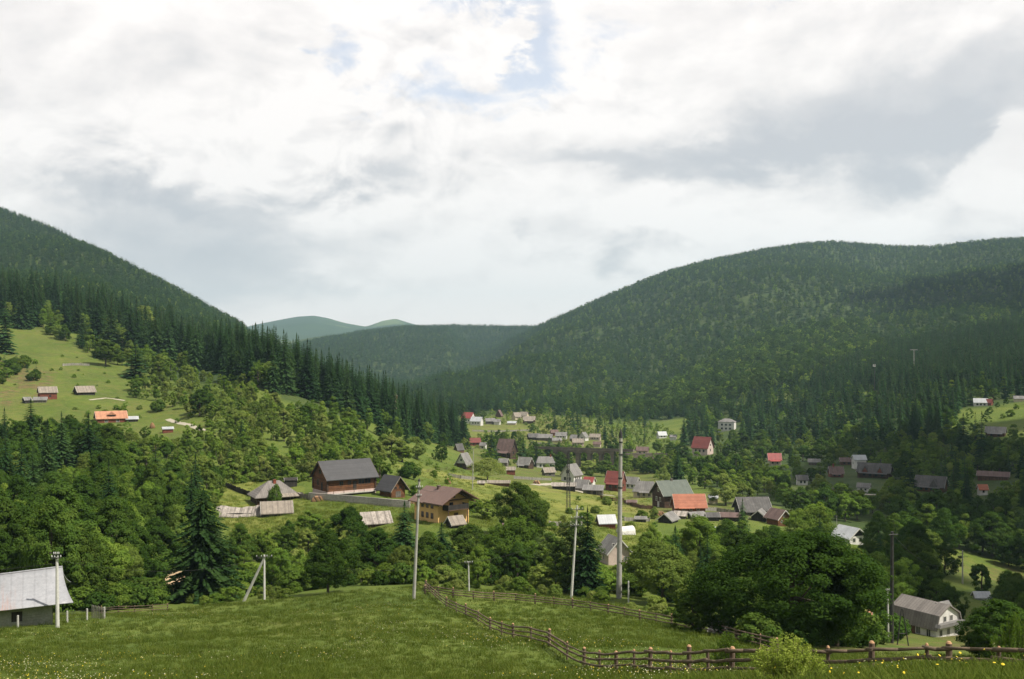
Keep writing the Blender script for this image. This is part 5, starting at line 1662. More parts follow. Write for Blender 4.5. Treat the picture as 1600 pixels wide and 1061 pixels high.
def leaves(rng, pos, nrm, size, aspect=0.62, droop=0.0):
    n = len(pos)
    r = unit(rng.normal(size=(n, 3)))
    a = unit(np.cross(nrm, r))
    b = np.cross(nrm, a)
    s = size * rng.uniform(.65, 1.35, (n, 1))
    a, b = a * s, b * s * aspect
    return np.stack([pos - a, pos - b + 0.15 * nrm * s, pos + a, pos + b + 0.15 * nrm * s], axis=1)


def trunk_mb(rng, H, r, limbs, n=8, lean=0.02):
    mb = MB()
    pts = [Vector((0, 0, -0.5))]
    for k in range(1, 6):
        pts.append(Vector((rng.normal() * lean * H * .4, rng.normal() * lean * H * .4, H * k / 5)))
    rad = [r * 1.25, r, r * .85, r * .62, r * .4, r * .15]
    mb.path(pts, rad, n)
    for q in limbs:
        f = rng.uniform(.3, .75)
        b = Vector((0, 0, H * f))
        q = Vector(q)
        if q.z < b.z:
            b.z = max(q.z * .8, H * .15)
        mid = b.lerp(q, .5) + Vector((0, 0, -.04 * H))
        mb.path([b, mid, q], [r * .45, r * .28, r * .08], 5)
    return mb


def broadleaf(seed, H, R, base, clusters, per, leaf, lump=.35, flat=1.0, outward=.55, openness=0.0, topw=.5, cs=(.17, .34)):
    """crown as many leaf clumps spread unevenly through the volume; returns quads, tint, trunk"""
    rng = np.random.default_rng(seed)
    h0 = H * base
    cz, rz = (H + h0) / 2, (H - h0) / 2
    d = unit(rng.normal(size=(clusters, 3)))
    d[:, 2] = np.where(d[:, 2] < -.86, -d[:, 2], d[:, 2])
    lobes = unit(rng.normal(size=(9, 3)))
    la = rng.uniform(-.5, 1, 9)
    bump = (np.maximum(d @ lobes.T, 0) ** 4 * la).sum(1)
    rad = (1 - lump * .5 + lump * bump) * rng.uniform(.42 + .2 * (1 - openness), 1, clusters) ** .6
    wid = 1 - (1 - topw) * np.clip(d[:, 2], 0, 1) ** 1.5
    C = np.stack([d[:, 0] * R * rad * wid, d[:, 1] * R * rad * wid, cz + d[:, 2] * rz * np.minimum(rad, 1.05)], 1)
    cr = R * rng.uniform(cs[0], cs[1], clusters) * (1 - .25 * openness)
    ct = rng.uniform(0, 1, clusters)
    k = np.repeat(np.arange(clusters), per)
    n = len(k)
    ld = unit(rng.normal(size=(n, 3)))
    rr = cr[k] * rng.uniform(.1, 1, n) ** .45
    pos = C[k] + ld * rr[:, None] * np.array([1, 1, .75 * flat])
    nrm = unit(ld * outward * 1.6 + d[k] * .5 + rng.normal(size=(n, 3)) * .42 + np.array([0, 0, .45]))
    q = leaves(rng, pos, nrm, leaf)
    tint = np.clip(ct[k] * .75 + rng.uniform(0, .25, n), 0, 1)
    limbs = C[rng.choice(clusters, min(9, clusters), False)] * np.array([.8, .8, .92])
    return q, tint, trunk_mb(rng, H * .86, max(.05, H * .02), limbs)


def spruce(seed, H, R, levels, branches, sprays, base=.06, ragged=.25, size=1.0, narrow=.85, droop=.42, clump=0):
    """whorls of drooping branches carrying needle sprays"""
    rng = np.random.default_rng(seed)
    Q, T = [], []
    for li in range(levels):
        t = base + (1 - base) * (li + rng.uniform(-.3, .3)) / levels
        t = min(max(t, base), .985)
        Lb = R * (1 - t) ** narrow * (1 + .12 * math.sin(li * 1.7)) + .02 * R
        nb = max(3, int(branches * (.55 + .45 * (1 - t))))
        a0 = rng.uniform(0, 6.28)
        for b in range(nb):
            if rng.uniform() < ragged * .35:
                continue
            a = a0 + 6.283 * (b + rng.uniform(-.3, .3)) / nb
            L = Lb * rng.uniform(1 - ragged, 1 + ragged * .6)
            o = np.array([math.cos(a), math.sin(a), 0])
            sd = np.array([-o[1], o[0], 0])
            bt = rng.uniform(0, 1)
            for s in range(sprays):
                f = (s + .6) / sprays
                p = o * L * f + np.array([0, 0, H * t - L * droop * f ** 1.3 + L * .1 * f ** 3])
                w = L * (.34 - .16 * f) * size
                ln = L * (.62 / sprays + .16) * size
                for sg in ((-1, 1) if s < sprays - 1 else (0,)):
                    ax = unit(o * 1.0 + sd * sg * .85 + np.array([0, 0, -.35 + rng.normal() * .2]))
                    sd2 = unit(np.cross(ax, unit(np.array([0, 0, 1.0]) + rng.normal(size=3) * .45)))
                    c = p + sd * sg * w * .45
                    Q.append([c - ax * ln * .5, c + sd2 * w * .55 - np.array([0, 0, w * .2]), c + ax * ln * .9, c - sd2 * w * .55 - np.array([0, 0, w * .2])])
                    T.append(.7 * bt + .3 * rng.uniform())
    for k in range(4):                      # leader
        a = 1.57 * k
        o = np.array([math.cos(a), math.sin(a), 0]) * H * .012
        Q.append([[0, 0, H * .93], list(o + np.array([0, 0, H * .94])), [0, 0, H * 1.02], list(-o + np.array([0, 0, H * .94]))])
        T.append(.5)
    rng2 = np.random.default_rng(seed + 1)
    return np.array(Q), np.array(T), trunk_mb(rng2, H * .97, max(.05, H * .011), [], 7, .002)


# prototypes of unit-ish size: kind -> level of detail -> list of (crown mesh maker data)
PROTO = {}


def proto(key, data, leafkey, H):
    q, t, tr = data
    PROTO[key] = dict(H=H, crown=quads_mesh('crown', q, t, [LEAF[leafkey]]), trunk=None, whole=quads_mesh('tree', q, t, [LEAF[leafkey], M['bark']], tr))
    me = bpy.data.meshes.new('trunk')
    me.from_pydata(tr.v, [], tr.f)
    me.materials.append(M['bark'])
    PROTO[key]['trunk'] = me


for i in range(3):
    proto(('spruce', 'hi', i), spruce(10 + i, 20, 4.2, 54, 13, 11, .05, .4, .6, .8), 'spruce', 20)
for i in range(4):
    proto(('spruce', 'mid', i), spruce(20 + i, 20, 3.9 - .25 * i, 22, 8, 4, .05, .3, 1.25, .75 + .06 * i), 'spruce', 20)
for i in range(3):
    proto(('spruce', 'low', i), spruce(30 + i, 20, 3.7 - .4 * i, 11, 6, 2, .03, .3, 1.9, .7 + .08 * i), 'spruce', 20)
for lk in ('dark', 'mid', 'light', 'olive'):
    b = {'dark': 0, 'mid': 100, 'light': 200, 'olive': 300}[lk]
    if lk != 'light':
        for i in range(2):
            proto((lk, 'hi', i), broadleaf(b + 40 + i, 12, 5.2 - .8 * i, .03, 190, 150, .15, .65, 1, topw=.55, cs=(.10, .23)), lk, 12)
    for i in range(3):
        proto((lk, 'mid', i), broadleaf(b + 50 + i, 10, 4.4 - .7 * i, .0, 80, 66, .25, .7, 1, topw=.6 - .1 * i, cs=(.13, .28)), lk, 10)
    for i in range(2):
        proto((lk, 'low', i), broadleaf(b + 60 + i, 10, 4.3 - .9 * i, -.06, 34, 15, .5, .65, 1, topw=.6, cs=(.15, .30)), lk, 10)
# single trees of the foreground with a look of their own
proto(('bigdark', 'hi', 0), broadleaf(71, 13.6, 8.6, -.03, 600, 165, .12, .5, 1, topw=.66, cs=(.06, .16)), 'dark', 13.6)
proto(('ash', 'hi', 0), broadleaf(72, 14, 6.2, .06, 240, 140, .18, .4, 1, topw=.75, cs=(.10, .22)), 'dark', 14)
proto(('willow', 'hi', 0), broadleaf(73, 10, 6.4, .28, 120, 60, .22, .6, 1, openness=.7, topw=.8), 'light', 10)
proto(('tallspruce', 'hi', 0), spruce(74, 19, 5.6, 62, 16, 16, .08, .6, .45, .5, .5), 'blackspruce', 19)
proto(('larch', 'hi', 0), broadleaf(75, 16, 4.6, .0, 190, 120, .15, .6, 1, topw=.34, openness=.4, cs=(.10, .24)), 'duskolive', 16)


def willow_shrub(seed, n_stem, H, lk):
    """young shrub of upright rods thick with small leaves"""
    rng = np.random.default_rng(seed)
    Q, T = [], []
    tr = MB()
    for k in range(n_stem):
        a = rng.uniform(0, 6.28)
        sp = rng.uniform(.05, .62) * H
        hh = H * (1 - .55 * (sp / (.62 * H)) ** 1.6) * rng.uniform(.82, 1.06)
        tip = Vector((math.cos(a) * sp, math.sin(a) * sp, hh))
        b = Vector((math.cos(a) * sp * .12, math.sin(a) * sp * .12, -.2))
        mid = b.lerp(tip, .5) + Vector((math.cos(a), math.sin(a), 0)) * sp * .15
        tr.path([b, mid, tip], [.022, .014, .004], 5)
        m = 130
        f = rng.uniform(.12, 1.0, m) ** .75
        base = np.where(f[:, None] < .5, np.array(b)[None] + (np.array(mid) - np.array(b))[None] * (f * 2)[:, None], np.array(mid)[None] + (np.array(tip) - np.array(mid))[None] * (f * 2 - 1)[:, None])
        ld = unit(rng.normal(size=(m, 3)) + np.array([math.cos(a), math.sin(a), .8]) * .6)
        pos = base + ld * (.05 + .10 * rng.uniform(size=(m, 1)))
        Q.append(leaves(rng, pos, unit(ld + rng.normal(size=(m, 3)) * .7), .05, .45))
        T.append(np.clip(rng.uniform() * .7 + rng.uniform(0, .3, m), 0, 1))
    return np.concatenate(Q), np.concatenate(T), tr


proto(('shrub', 'hi', 0), willow_shrub(81, 95, 2.5, 'silver'), 'silver', 2.5)
proto(('shrubdark', 'hi', 0), willow_shrub(82, 60, 2.2, 'mid'), 'mid', 2.2)
# bushes
for lk in ('mid', 'light', 'olive', 'dark'):
    proto(('bush' + lk, 'mid', 0), broadleaf({'mid': 91, 'light': 92, 'olive': 93, 'dark': 94}[lk], 4, 2.6, -.08, 70, 50, .2, .5, 1, topw=.75), lk, 4)
    proto(('bush' + lk, 'low', 0), broadleaf({'mid': 95, 'light': 96, 'olive': 97, 'dark': 98}[lk], 4, 2.6, -.05, 26, 12, .42, .5, 1, topw=.75), lk, 4)

# ------------------------------------------------------------------ where the trees stand
TREES = []           # dict(kind, key, pos, h, w, label)
RT = random.Random(11)


def covers_house(px, base, hpx, wpx, d):
    for x0, x1, y0, y1, hd, _ in HOUSES:
        if d < hd + 3 and px + wpx > x0 and px - wpx < x1 and base - hpx < y1 and base > y0 - 2:
            return True
        if abs(d - hd) < (x1 - x0) * hd / F * .6 and px + wpx * .5 > x0 and px - wpx * .5 < x1:
            return True
    return False


def put(kind, lk, pos, h, w=1.0, label=None, check=True, force=None):
    """kind: spruce / broadleaf / bush; lk: look"""
    px, base = proj(pos)
    d = pos.y
    if check and covers_house(px, base, h / d * F, h * (.22 if kind == 'spruce' else .4) * w / d * F, d):
        return None
    t = dict(kind=kind, lk=lk, pos=pos.copy(), h=h, w=w, label=label, px=px, row=base, size=h / d * F, rot=RT.uniform(0, 6.28), force=force)
    TREES.append(t)
    return t


def inside(poly, x, y):
    c = False
    n = len(poly)
    for i in range(n):
        x1, y1 = poly[i]
        x2, y2 = poly[(i + 1) % n]
        if (y1 > y) != (y2 > y) and x < (x2 - x1) * (y - y1) / (y2 - y1) + x1:
            c = not c
    return c


def scatter(poly, n, mix, space, dmin=12, check=True, avoid=()):
    """poly in photo pixels on the ground; mix: list of (weight, kind, look, hmin, hmax, wmin, wmax); space: spacing in pixels (x; rows count double)"""
    xs, ys = [p[0] for p in poly], [p[1] for p in poly]
    pts = []
    tries = 0
    tw = sum(m[0] for m in mix)
    while tries < n * 14 and len(pts) < n:
        tries += 1
        x, y = RT.uniform(min(xs), max(xs)), RT.uniform(min(ys), max(ys))
        if not inside(poly, x, y) or any(inside(a, x, y) for a in avoid):
            continue
        if any(abs(x - a) < space and abs(y - b) * 1.9 < space and (x - a) ** 2 + 3.6 * (y - b) ** 2 < space ** 2 for a, b in pts):
            continue
        P = hit(x, y, dmin)
        if P is None:
            continue
        r = RT.uniform(0, tw)
        for m in mix:
            r -= m[0]
            if r <= 0:
                break
        if put(m[1], m[2], P, RT.uniform(m[3], m[4]), RT.uniform(m[5], m[6]), None, check):
            pts.append((x, y))


def scatter_map(n, pxr, dfun, mix, space_m, seed, check=False, row_ok=None):
    """in plan: dfun(px) gives (nearest, farthest) distance"""
    rs = random.Random(seed)
    cells = {}
    k = 0
    tw = sum(m[0] for m in mix)
    for _ in range(n * 6):
        if k >= n:
            break
        px = rs.uniform(*pxr)
        d0, d1 = dfun(px)
        if d1 <= d0:
            continue
        d = math.sqrt(rs.uniform(d0 * d0, d1 * d1))
        x = (px - CX) / F * d
        c = (int(x // space_m), int(d // space_m))
        if c in cells:
            continue
        cells[c] = 1
        r = rs.uniform(0, tw)
        for m in mix:
            r -= m[0]
            if r <= 0:
                break
        P = atd(px, d)
        if row_ok and not row_ok(px, proj(P)[1]):
            continue
        put(m[1], m[2], P, rs.uniform(m[3], m[4]), rs.uniform(m[5], m[6]), None, check)
        k += 1


S, B, U = 'spruce', 'broadleaf', 'bush'
lin = lambda x, pts: float(np.interp(x, [p[0] for p in pts], [p[1] for p in pts]))


def solo(kind, key, px, py, top, wpx, label, d=None, check=False):
    """a tree one can pick out in the photo: column, base row, top row, crown half width"""
    P = atd(px, d) if d else hit(px, py)
    h = (py - top) * P.y / F if not d else (proj(P)[1] - top) * P.y / F
    pr = PROTO[key]
    v = np.empty(len(pr['crown'].vertices) * 3, np.float32)
    pr['crown'].vertices.foreach_get('co', v)
    hw = float(np.percentile(np.abs(v.reshape(-1, 3)[:, 0]), 98)) / pr['H']
    w = (wpx * P.y / F) / (hw * h)
    return put(kind, key[0], P, h, w, label, check, key)


solo(B, ('bigdark', 'hi', 0), 1238, 1012, 812, 150, 'huge dark round tree filling the lower right behind the fence', d=101)
solo(B, ('dark', 'hi', 1), 1308, 1000, 852, 56, 'dark tree grown into the right flank of the huge round tree', d=112)
solo(B, ('dark', 'hi', 0), 1150, 985, 880, 62, 'dark leafy tree grown into the left flank of the huge round tree', d=122)
solo(U, ('shrub', 'hi', 0), 1232, 1068, 986, 50, 'pale young willow shrub in front of the near rail fence')
solo(U, ('shrubdark', 'hi', 0), 1136, 1050, 986, 26, 'slim green shrub at the near fence left of the willow shrub')
solo(U, ('shrubdark', 'hi', 0), 1588, 1046, 958, 30, 'tall young green shrub at the right border beside the near fence')
solo(B, ('ash', 'hi', 0), 822, 850, 750, 37, 'round dark ash standing clear in the centre of the meadow')
solo(S, ('tallspruce', 'hi', 0), 318, 938, 762, 46, 'tall shaggy dark conifer beside the sandy track')
solo(B, ('dark', 'hi', 0), 512, 928, 832, 50, 'bushy dark tree behind the meadow brow below the plank-roofed barn')
solo(B, ('dark', 'hi', 1), 545, 880, 783, 36, 'upright leafy tree right of the round bush by the barn')
solo(B, ('dark', 'hi', 0), 592, 905, 828, 48, 'wide dark tree below the plank shed among bushes')
solo(B, ('mid', 'mid', 0), 484, 838, 794, 25, 'round bushy tree right of the plank-roofed barn')
solo(S, ('spruce', 'hi', 1), 632, 900, 782, 26, 'dark conifer right of the plank shed, left of the leaning pole')
solo(S, ('spruce', 'hi', 0), 690, 900, 815, 22, 'dark spruce in front of the dark shed with pale roof')
solo(B, ('dark', 'hi', 1), 730, 898, 812, 40, 'leafy dark tree below the yellow house')
solo(B, ('mid', 'hi', 0), 800, 912, 800, 40, 'mid green tree under the round dark ash')
solo(S, ('larch', 'hi', 0), 812, 905, 812, 40, 'feathery olive conifer right of the thin white pole')
solo(B, ('dark', 'hi', 0), 860, 900, 835, 36, 'dark leafy tree left of the three-arm pole')
solo(S, ('larch', 'hi', 0), 906, 924, 795, 36, 'feathery olive larch between the three-arm pole and thick pylon')
solo(S, ('spruce', 'hi', 2), 918, 930, 790, 20, 'slim spruce rising behind the three-arm pole')
solo(B, ('olive', 'hi', 0), 1035, 945, 825, 42, 'tall olive tree right of the thick pylon')
solo(B, ('mid', 'hi', 1), 1092, 920, 803, 36, 'bright leafy tree below the orange-red roof')
solo(S, ('spruce', 'hi', 1), 1055, 940, 820, 22, 'dark spruce between the olive and the bright leafy tree')
solo(B, ('dark', 'mid', 0), 1082, 988, 930, 40, 'low dark round tree at the end of the far rail fence')
solo(S, ('spruce', 'hi', 2), 1134, 890, 826, 16, 'spire of spruce by the parked white cars')
solo(S, ('spruce', 'hi', 0), 1160, 850, 778, 13, 'dark spruce in front of the broad dark house')
solo(B, ('mid', 'hi', 0), 1268, 872, 780, 36, 'spreading tree left of the bright metal roof')
solo(B, ('willow', 'hi', 0), 762, 752, 713, 25, 'pale open-crowned willow beside the long byre')
solo(B, ('light', 'mid', 0), 652, 718, 684, 20, 'single orchard tree on the grassy slope above the log cabin')
solo(B, ('light', 'mid', 1), 612, 714, 672, 18, 'pale orchard tree on the slope left of the single orchard tree')
solo(B, ('mid', 'mid', 1), 628, 722, 690, 15, 'small dark tree between the two pale orchard trees')
solo(B, ('dark', 'mid', 0), 690, 722, 690, 12, 'compact dark tree at the right end of the grassy slope')
solo(U, ('bushdark', 'mid', 0), 640, 748, 722, 17, 'round dark bush right above the small log cabin')
solo(U, ('bushmid', 'mid', 0), 678, 745, 735, 6, 'tiny bush alone in the sunny meadow above the yellow house')
solo(U, ('bushmid', 'mid', 0), 648, 775, 758, 12, 'bush between the small log cabin and yellow house')
solo(B, ('mid', 'mid', 2), 762, 812, 776, 20, 'leafy tree against the right end of the yellow house')
solo(U, ('bushmid', 'mid', 0), 742, 800, 780, 16, 'bush at the corner of the yellow house under its gable')
solo(S, ('spruce', 'mid', 0), 858, 722, 682, 11, 'dark spruce left of the viaduct, in front of its first arch')
solo(S, ('spruce', 'mid', 3), 874, 724, 686, 9, 'narrow dark spruce directly before the left end of the viaduct')
solo(B, ('dark', 'mid', 1), 946, 745, 715, 12, 'dark tree between the white villa and the red-brown house')
solo(B, ('dark', 'mid', 1), 882, 745, 712, 14, 'dense dark tree just left of the white villa')
solo(B, ('light', 'mid', 2), 920, 742, 715, 17, 'light tree under the viaduct arches')
solo(S, ('spruce', 'mid', 0), 768, 717, 672, 10, 'dark spruce left of the steep brown house')
solo(S, ('spruce', 'mid', 1), 818, 726, 684, 12, 'broad dark spruce right of the steep brown house')
solo(S, ('spruce', 'mid', 2), 838, 728, 688, 11, 'dark spruce behind the broad white house')
solo(B, ('silver', 'mid', 0) if ('silver', 'mid', 0) in PROTO else ('light', 'mid', 0), 1134, 790, 742, 24, 'pale grey-green rounded tree right of the orange-red roof')
solo(B, ('light', 'mid', 1), 1160, 788, 748, 18, 'pale grey-green tree behind the broad dark house')
solo(B, ('dark', 'hi', 1), 1562, 1022, 926, 58, 'dark tree at the right border beyond the near fence', d=88)
solo(S, ('spruce', 'mid', 0), 1505, 712, 645, 12, 'left one of the two tall spruces below the right meadow')
solo(S, ('spruce', 'mid', 1), 1534, 725, 642, 12, 'right one of the two tall spruces below the right meadow')
solo(S, ('spruce', 'mid', 2), 1422, 775, 712, 13, 'dark spruce left of the gabled log inn')
solo(S, ('spruce', 'mid', 3), 1490, 790, 722, 12, 'dark spruce right of the gabled log inn')
solo(S, ('spruce', 'hi', 0), 138, 760, 645, 27, 'dark spruce right below the orange-roofed farmhouse')
solo(S, ('spruce', 'hi', 1), 243, 800, 702, 24, 'dark spruce above the sandy track in the lower left wood')
solo(S, ('spruce', 'hi', 2), 48, 720, 622, 22, 'dark spruce below the upright red-brown hut')
solo(B, ('light', 'mid', 0), 228, 530, 480, 22, 'light green round tree standing out on the upper left ridge')
solo(S, ('spruce', 'mid', 0), 8, 552, 470, 15, 'dark spruce at the left border above the meadow')
solo(S, ('spruce', 'mid', 1), 212, 590, 533, 18, 'spruce at the top right corner of the left meadow')
solo(B, ('dark', 'mid', 1), 165, 572, 525, 16, 'dark tree on the upper edge of the left meadow')
solo(U, ('bushdark', 'mid', 0), 247, 643, 624, 13, 'round bush above the tiny hut on the left meadow')
solo(B, ('dark', 'mid', 2), 312, 650, 598, 18, 'dark rounded tree at the right end of the left meadow')
solo(U, ('bushdark', 'mid', 0), 430, 790, 757, 12, 'small dark tree growing close in front of the hipped farmhouse')

# zones -------------------------------------------------------------
HOLE = [[(250, 962), (296, 962), (298, 890), (255, 888)]]
RUSSET = [[(1410, 862), (1500, 866), (1650, 905), (1650, 940), (1560, 935), (1500, 905), (1440, 885)]]
scatter([(-20, 962), (110, 957), (250, 950), (255, 930), (100, 934), (-20, 940)], 40, [(3, U, 'dark', 2.0, 4, .9, 1.3), (2, U, 'mid', 1.6, 3.4, .9, 1.3)], 11, avoid=HOLE)
scatter([(-20, 925), (100, 925), (250, 925), (250, 880), (100, 890), (-20, 900)], 34, [(3, U, 'dark', 3, 5, .9, 1.3), (2, B, 'dark', 5, 8, .9, 1.2)], 20, avoid=HOLE)
# lower left wood
scatter([(195, 695), (260, 705), (330, 735), (345, 790), (335, 820), (230, 800), (190, 760)], 60, [(3, B, 'mid', 6, 10, .8, 1.1), (3, B, 'olive', 6, 10, .8, 1), (1.4, B, 'light', 5, 8, .8, 1.1), (1, B, 'dark', 8, 11, .8, 1)], 17)
scatter([(-40, 700), (60, 690), (140, 700), (190, 700), (200, 790), (335, 815), (350, 860), (262, 890), (255, 930), (110, 952), (-40, 948)], 150,
        [(5, B, 'dark', 10, 16, .8, 1.1), (2, B, 'mid', 9, 13, .8, 1.1), (1.4, S, 'spruce', 15, 21, .9, 1.2), (.6, B, 'olive', 9, 13, .8, 1)], 26, avoid=HOLE)
# scrub below the orange-roofed farm
scatter([(-30, 680), (60, 668), (110, 680), (140, 668), (250, 685), (330, 690), (330, 740), (250, 715), (130, 700), (-30, 700)], 60,
        [(3, B, 'mid', 4, 7, .9, 1.2), (2, U, 'olive', 2, 4, .9, 1.3), (1, B, 'dark', 5, 8, .8, 1.1), (1, U, 'light', 2, 3.5, 1, 1.3)], 13)
# bushes over the left meadow
scatter([(-30, 560), (60, 565), (90, 590), (40, 600), (-30, 605)], 26, [(2, U, 'dark', 3, 5, .9, 1.2), (2, U, 'mid', 2.5, 5, .9, 1.2), (1, S, 'spruce', 5, 9, .9, 1.1)], 8)
scatter([(90, 640), (150, 632), (250, 640), (330, 655), (330, 668), (230, 660), (120, 645)], 14, [(1, U, 'mid', 1.5, 3.2, .9, 1.3), (1, U, 'olive', 1.5, 3, .9, 1.3)], 14)
scatter([(0, 560), (120, 555), (200, 590), (200, 640), (100, 605), (0, 620)], 22, [(1, U, 'olive', .8, 1.8, .9, 1.4), (1, U, 'mid', .8, 2, .9, 1.3)], 14)
# slope of young birch and alder above the farm
scatter([(205, 620), (228, 590), (300, 592), (385, 604), (440, 640), (480, 655), (545, 680), (598, 705), (600, 735), (590, 768), (490, 748), (455, 748), (395, 752), (350, 748), (330, 705), (352, 676), (320, 655), (250, 632)], 520,
        [(5, B, 'mid', 5, 9.5, .8, 1.1), (4, B, 'olive', 5, 9, .8, 1.0), (.8, B, 'dark', 5, 9, .8, 1.05), (5, B, 'light', 4.5, 8, .85, 1.1), (.4, S, 'spruce', 9, 13, .9, 1.1)], 13.5, avoid=[[(530, 624), (600, 650), (710, 718), (640, 718), (575, 684)], [(395, 690), (430, 690), (470, 725), (440, 735)], [(300, 655), (345, 672), (330, 690), (290, 672)]])
scatter([(330, 742), (480, 748), (470, 760), (400, 752), (345, 762)], 20, [(1, U, 'light', 2, 4, .9, 1.2), (2, U, 'mid', 2, 4, .9, 1.2)], 13)
# upper left ridge
scatter_map(190, (-80, 270), lambda px: (lin(px, [(-80, 640), (0, 650), (120, 665), (180, 590), (260, 590)]), lin(px, [(-80, 900), (260, 860)])),
            [(9, S, 'spruce', 25, 35, .85, 1.1), (1.0, B, 'olive', 12, 18, .8, 1), (1.6, B, 'mid', 12, 18, .8, 1), (.5, B, 'light', 11, 15, .8, 1)], 8, 5)
scatter_map(46, (70, 300), lambda px: (lin(px, [(70, 645), (150, 575), (230, 535), (300, 505)]), lin(px, [(70, 660), (150, 600), (300, 580)])),
            [(2, B, 'mid', 8, 13, .8, 1), (2, B, 'olive', 8, 12, .8, 1), (1, B, 'dark', 8, 12, .8, 1.1), (.7, S, 'spruce', 10, 16, .9, 1.2)], 6, 6)
# spruce ridge running down to the valley
scatter_map(250, (250, 728), lambda px: (lin(px, [(250, 610), (300, 560), (400, 458), (470, 462), (540, 478), (600, 510), (650, 530), (728, 628)]), lin(px, [(250, 800), (300, 740), (400, 620), (540, 620), (650, 640), (728, 720)])),
            [(9, S, 'spruce', 22, 30, .85, 1.1), (.8, B, 'mid', 10, 15, .8, 1), (.5, B, 'olive', 10, 15, .8, 1)], 8.2, 8)
scatter([(455, 640), (560, 652), (640, 672), (700, 692), (690, 702), (600, 690), (480, 655)], 30, [(3, B, 'mid', 6, 10, .8, 1.1), (1, B, 'dark', 6, 10, .8, 1), (1, S, 'spruce', 12, 17, .9, 1.1)], 14)
# dip behind the near meadow
scatter([(370, 850), (440, 835), (480, 845), (560, 850), (640, 858), (660, 900), (640, 912), (540, 914), (440, 925), (340, 930), (352, 880)], 64,
        [(3, B, 'dark', 5, 9, .8, 1.1), (3, B, 'mid', 4.5, 8, .8, 1.1), (2, B, 'olive', 4, 8, .8, 1.1), (1.5, U, 'light', 2.5, 4.5, .9, 1.2)], 22)
scatter([(660, 880), (760, 880), (880, 895), (1000, 905), (1000, 930), (900, 922), (760, 918), (660, 918)], 60,
        [(3, B, 'mid', 4, 8, .8, 1.1), (2, B, 'dark', 5, 9, .8, 1.1), (2, U, 'olive', 2.5, 4.5, .9, 1.2), (1.5, U, 'light', 2.5, 4, .9, 1.2), (.5, S, 'spruce', 8, 12, .9, 1.1)], 19)
scatter([(640, 915), (760, 918), (900, 926), (1000, 944), (1080, 968), (1085, 975), (1000, 955), (890, 936), (760, 926), (650, 921)], 44,
        [(2, U, 'olive', 1.0, 2.2, .9, 1.3), (2, U, 'mid', 1, 2.4, .9, 1.3), (1, U, 'light', 1, 2, .9, 1.3)], 12)
scatter([(265, 958), (330, 948), (400, 944), (470, 932), (470, 926), (380, 930), (300, 938), (262, 950)], 26,
        [(3, U, 'mid', 1.4, 2.6, .9, 1.3), (1, U, 'olive', 1.2, 2.2, .9, 1.3)], 13, avoid=HOLE)
scatter([(1005, 880), (1085, 862), (1120, 880), (1130, 940), (1085, 955), (1010, 925)], 30, [(2, B, 'olive', 6, 10, .8, 1), (2, B, 'mid', 6, 10, .8, 1), (1, S, 'spruce', 9, 13, .8, 1)], 20)
scatter([(345, 932), (440, 928), (540, 916), (650, 914), (650, 890), (540, 890), (440, 905), (350, 912)], 60, [(3, U, 'mid', 2, 4, .9, 1.3), (2, U, 'dark', 2, 4, .9, 1.3), (1, U, 'olive', 2, 3.5, .9, 1.3)], 14)
scatter([(660, 912), (760, 914), (890, 920), (1000, 932), (1000, 915), (890, 900), (760, 892), (660, 892)], 44, [(3, U, 'mid', 2, 4, .9, 1.3), (2, U, 'dark', 2, 4, .9, 1.3), (1, U, 'olive', 2, 3.5, .9, 1.3)], 14)
scatter([(1180, 1008), (1265, 1012), (1392, 1012), (1392, 985), (1265, 985), (1180, 985)], 34, [(4, U, 'dark', 2, 4, .9, 1.3), (1, U, 'mid', 1.6, 3, .9, 1.3)], 11, check=False)
# right: wood around and behind the big tree
scatter([(1110, 850), (1240, 838), (1300, 862), (1400, 850), (1480, 860), (1480, 895), (1430, 960), (1400, 985), (1270, 985), (1180, 950), (1110, 920)], 90,
        [(5, B, 'dark', 8, 13, .85, 1.15), (2, B, 'mid', 7, 11, .85, 1.1), (.7, S, 'spruce', 12, 16, .9, 1.1), (1, B, 'olive', 7, 10, .8, 1.1)], 20, avoid=RUSSET)
scatter([(1400, 800), (1480, 795), (1640, 790), (1640, 900), (1590, 890), (1500, 862), (1440, 850), (1390, 850)], 80, [(5, B, 'dark', 9, 14, .9, 1.2), (2, B, 'mid', 8, 12, .85, 1.1), (1, S, 'spruce', 14, 18, .9, 1.1)], 19, avoid=RUSSET)
scatter([(1460, 960), (1500, 930), (1560, 930), (1650, 935), (1650, 1000), (1560, 990), (1500, 985)], 24, [(3, B, 'dark', 7, 11, .9, 1.2), (1, B, 'mid', 6, 9, .9, 1.1)], 26)
# valley woods right of centre
scatter([(1000, 735), (1000, 712), (1060, 705), (1110, 716), (1150, 700), (1240, 700), (1320, 705), (1420, 695), (1500, 690), (1640, 690), (1640, 790), (1500, 800), (1400, 800), (1320, 818), (1230, 800), (1215, 778), (1120, 768), (1040, 752)], 520,
        [(5, B, 'dark', 9, 14, .95, 1.25), (4, B, 'mid', 8, 12, .95, 1.2), (1.3, B, 'olive', 8, 11, .9, 1.1), (1.1, S, 'spruce', 15, 21, .85, 1.1), (.6, B, 'light', 7, 10, .9, 1.1)], 13)
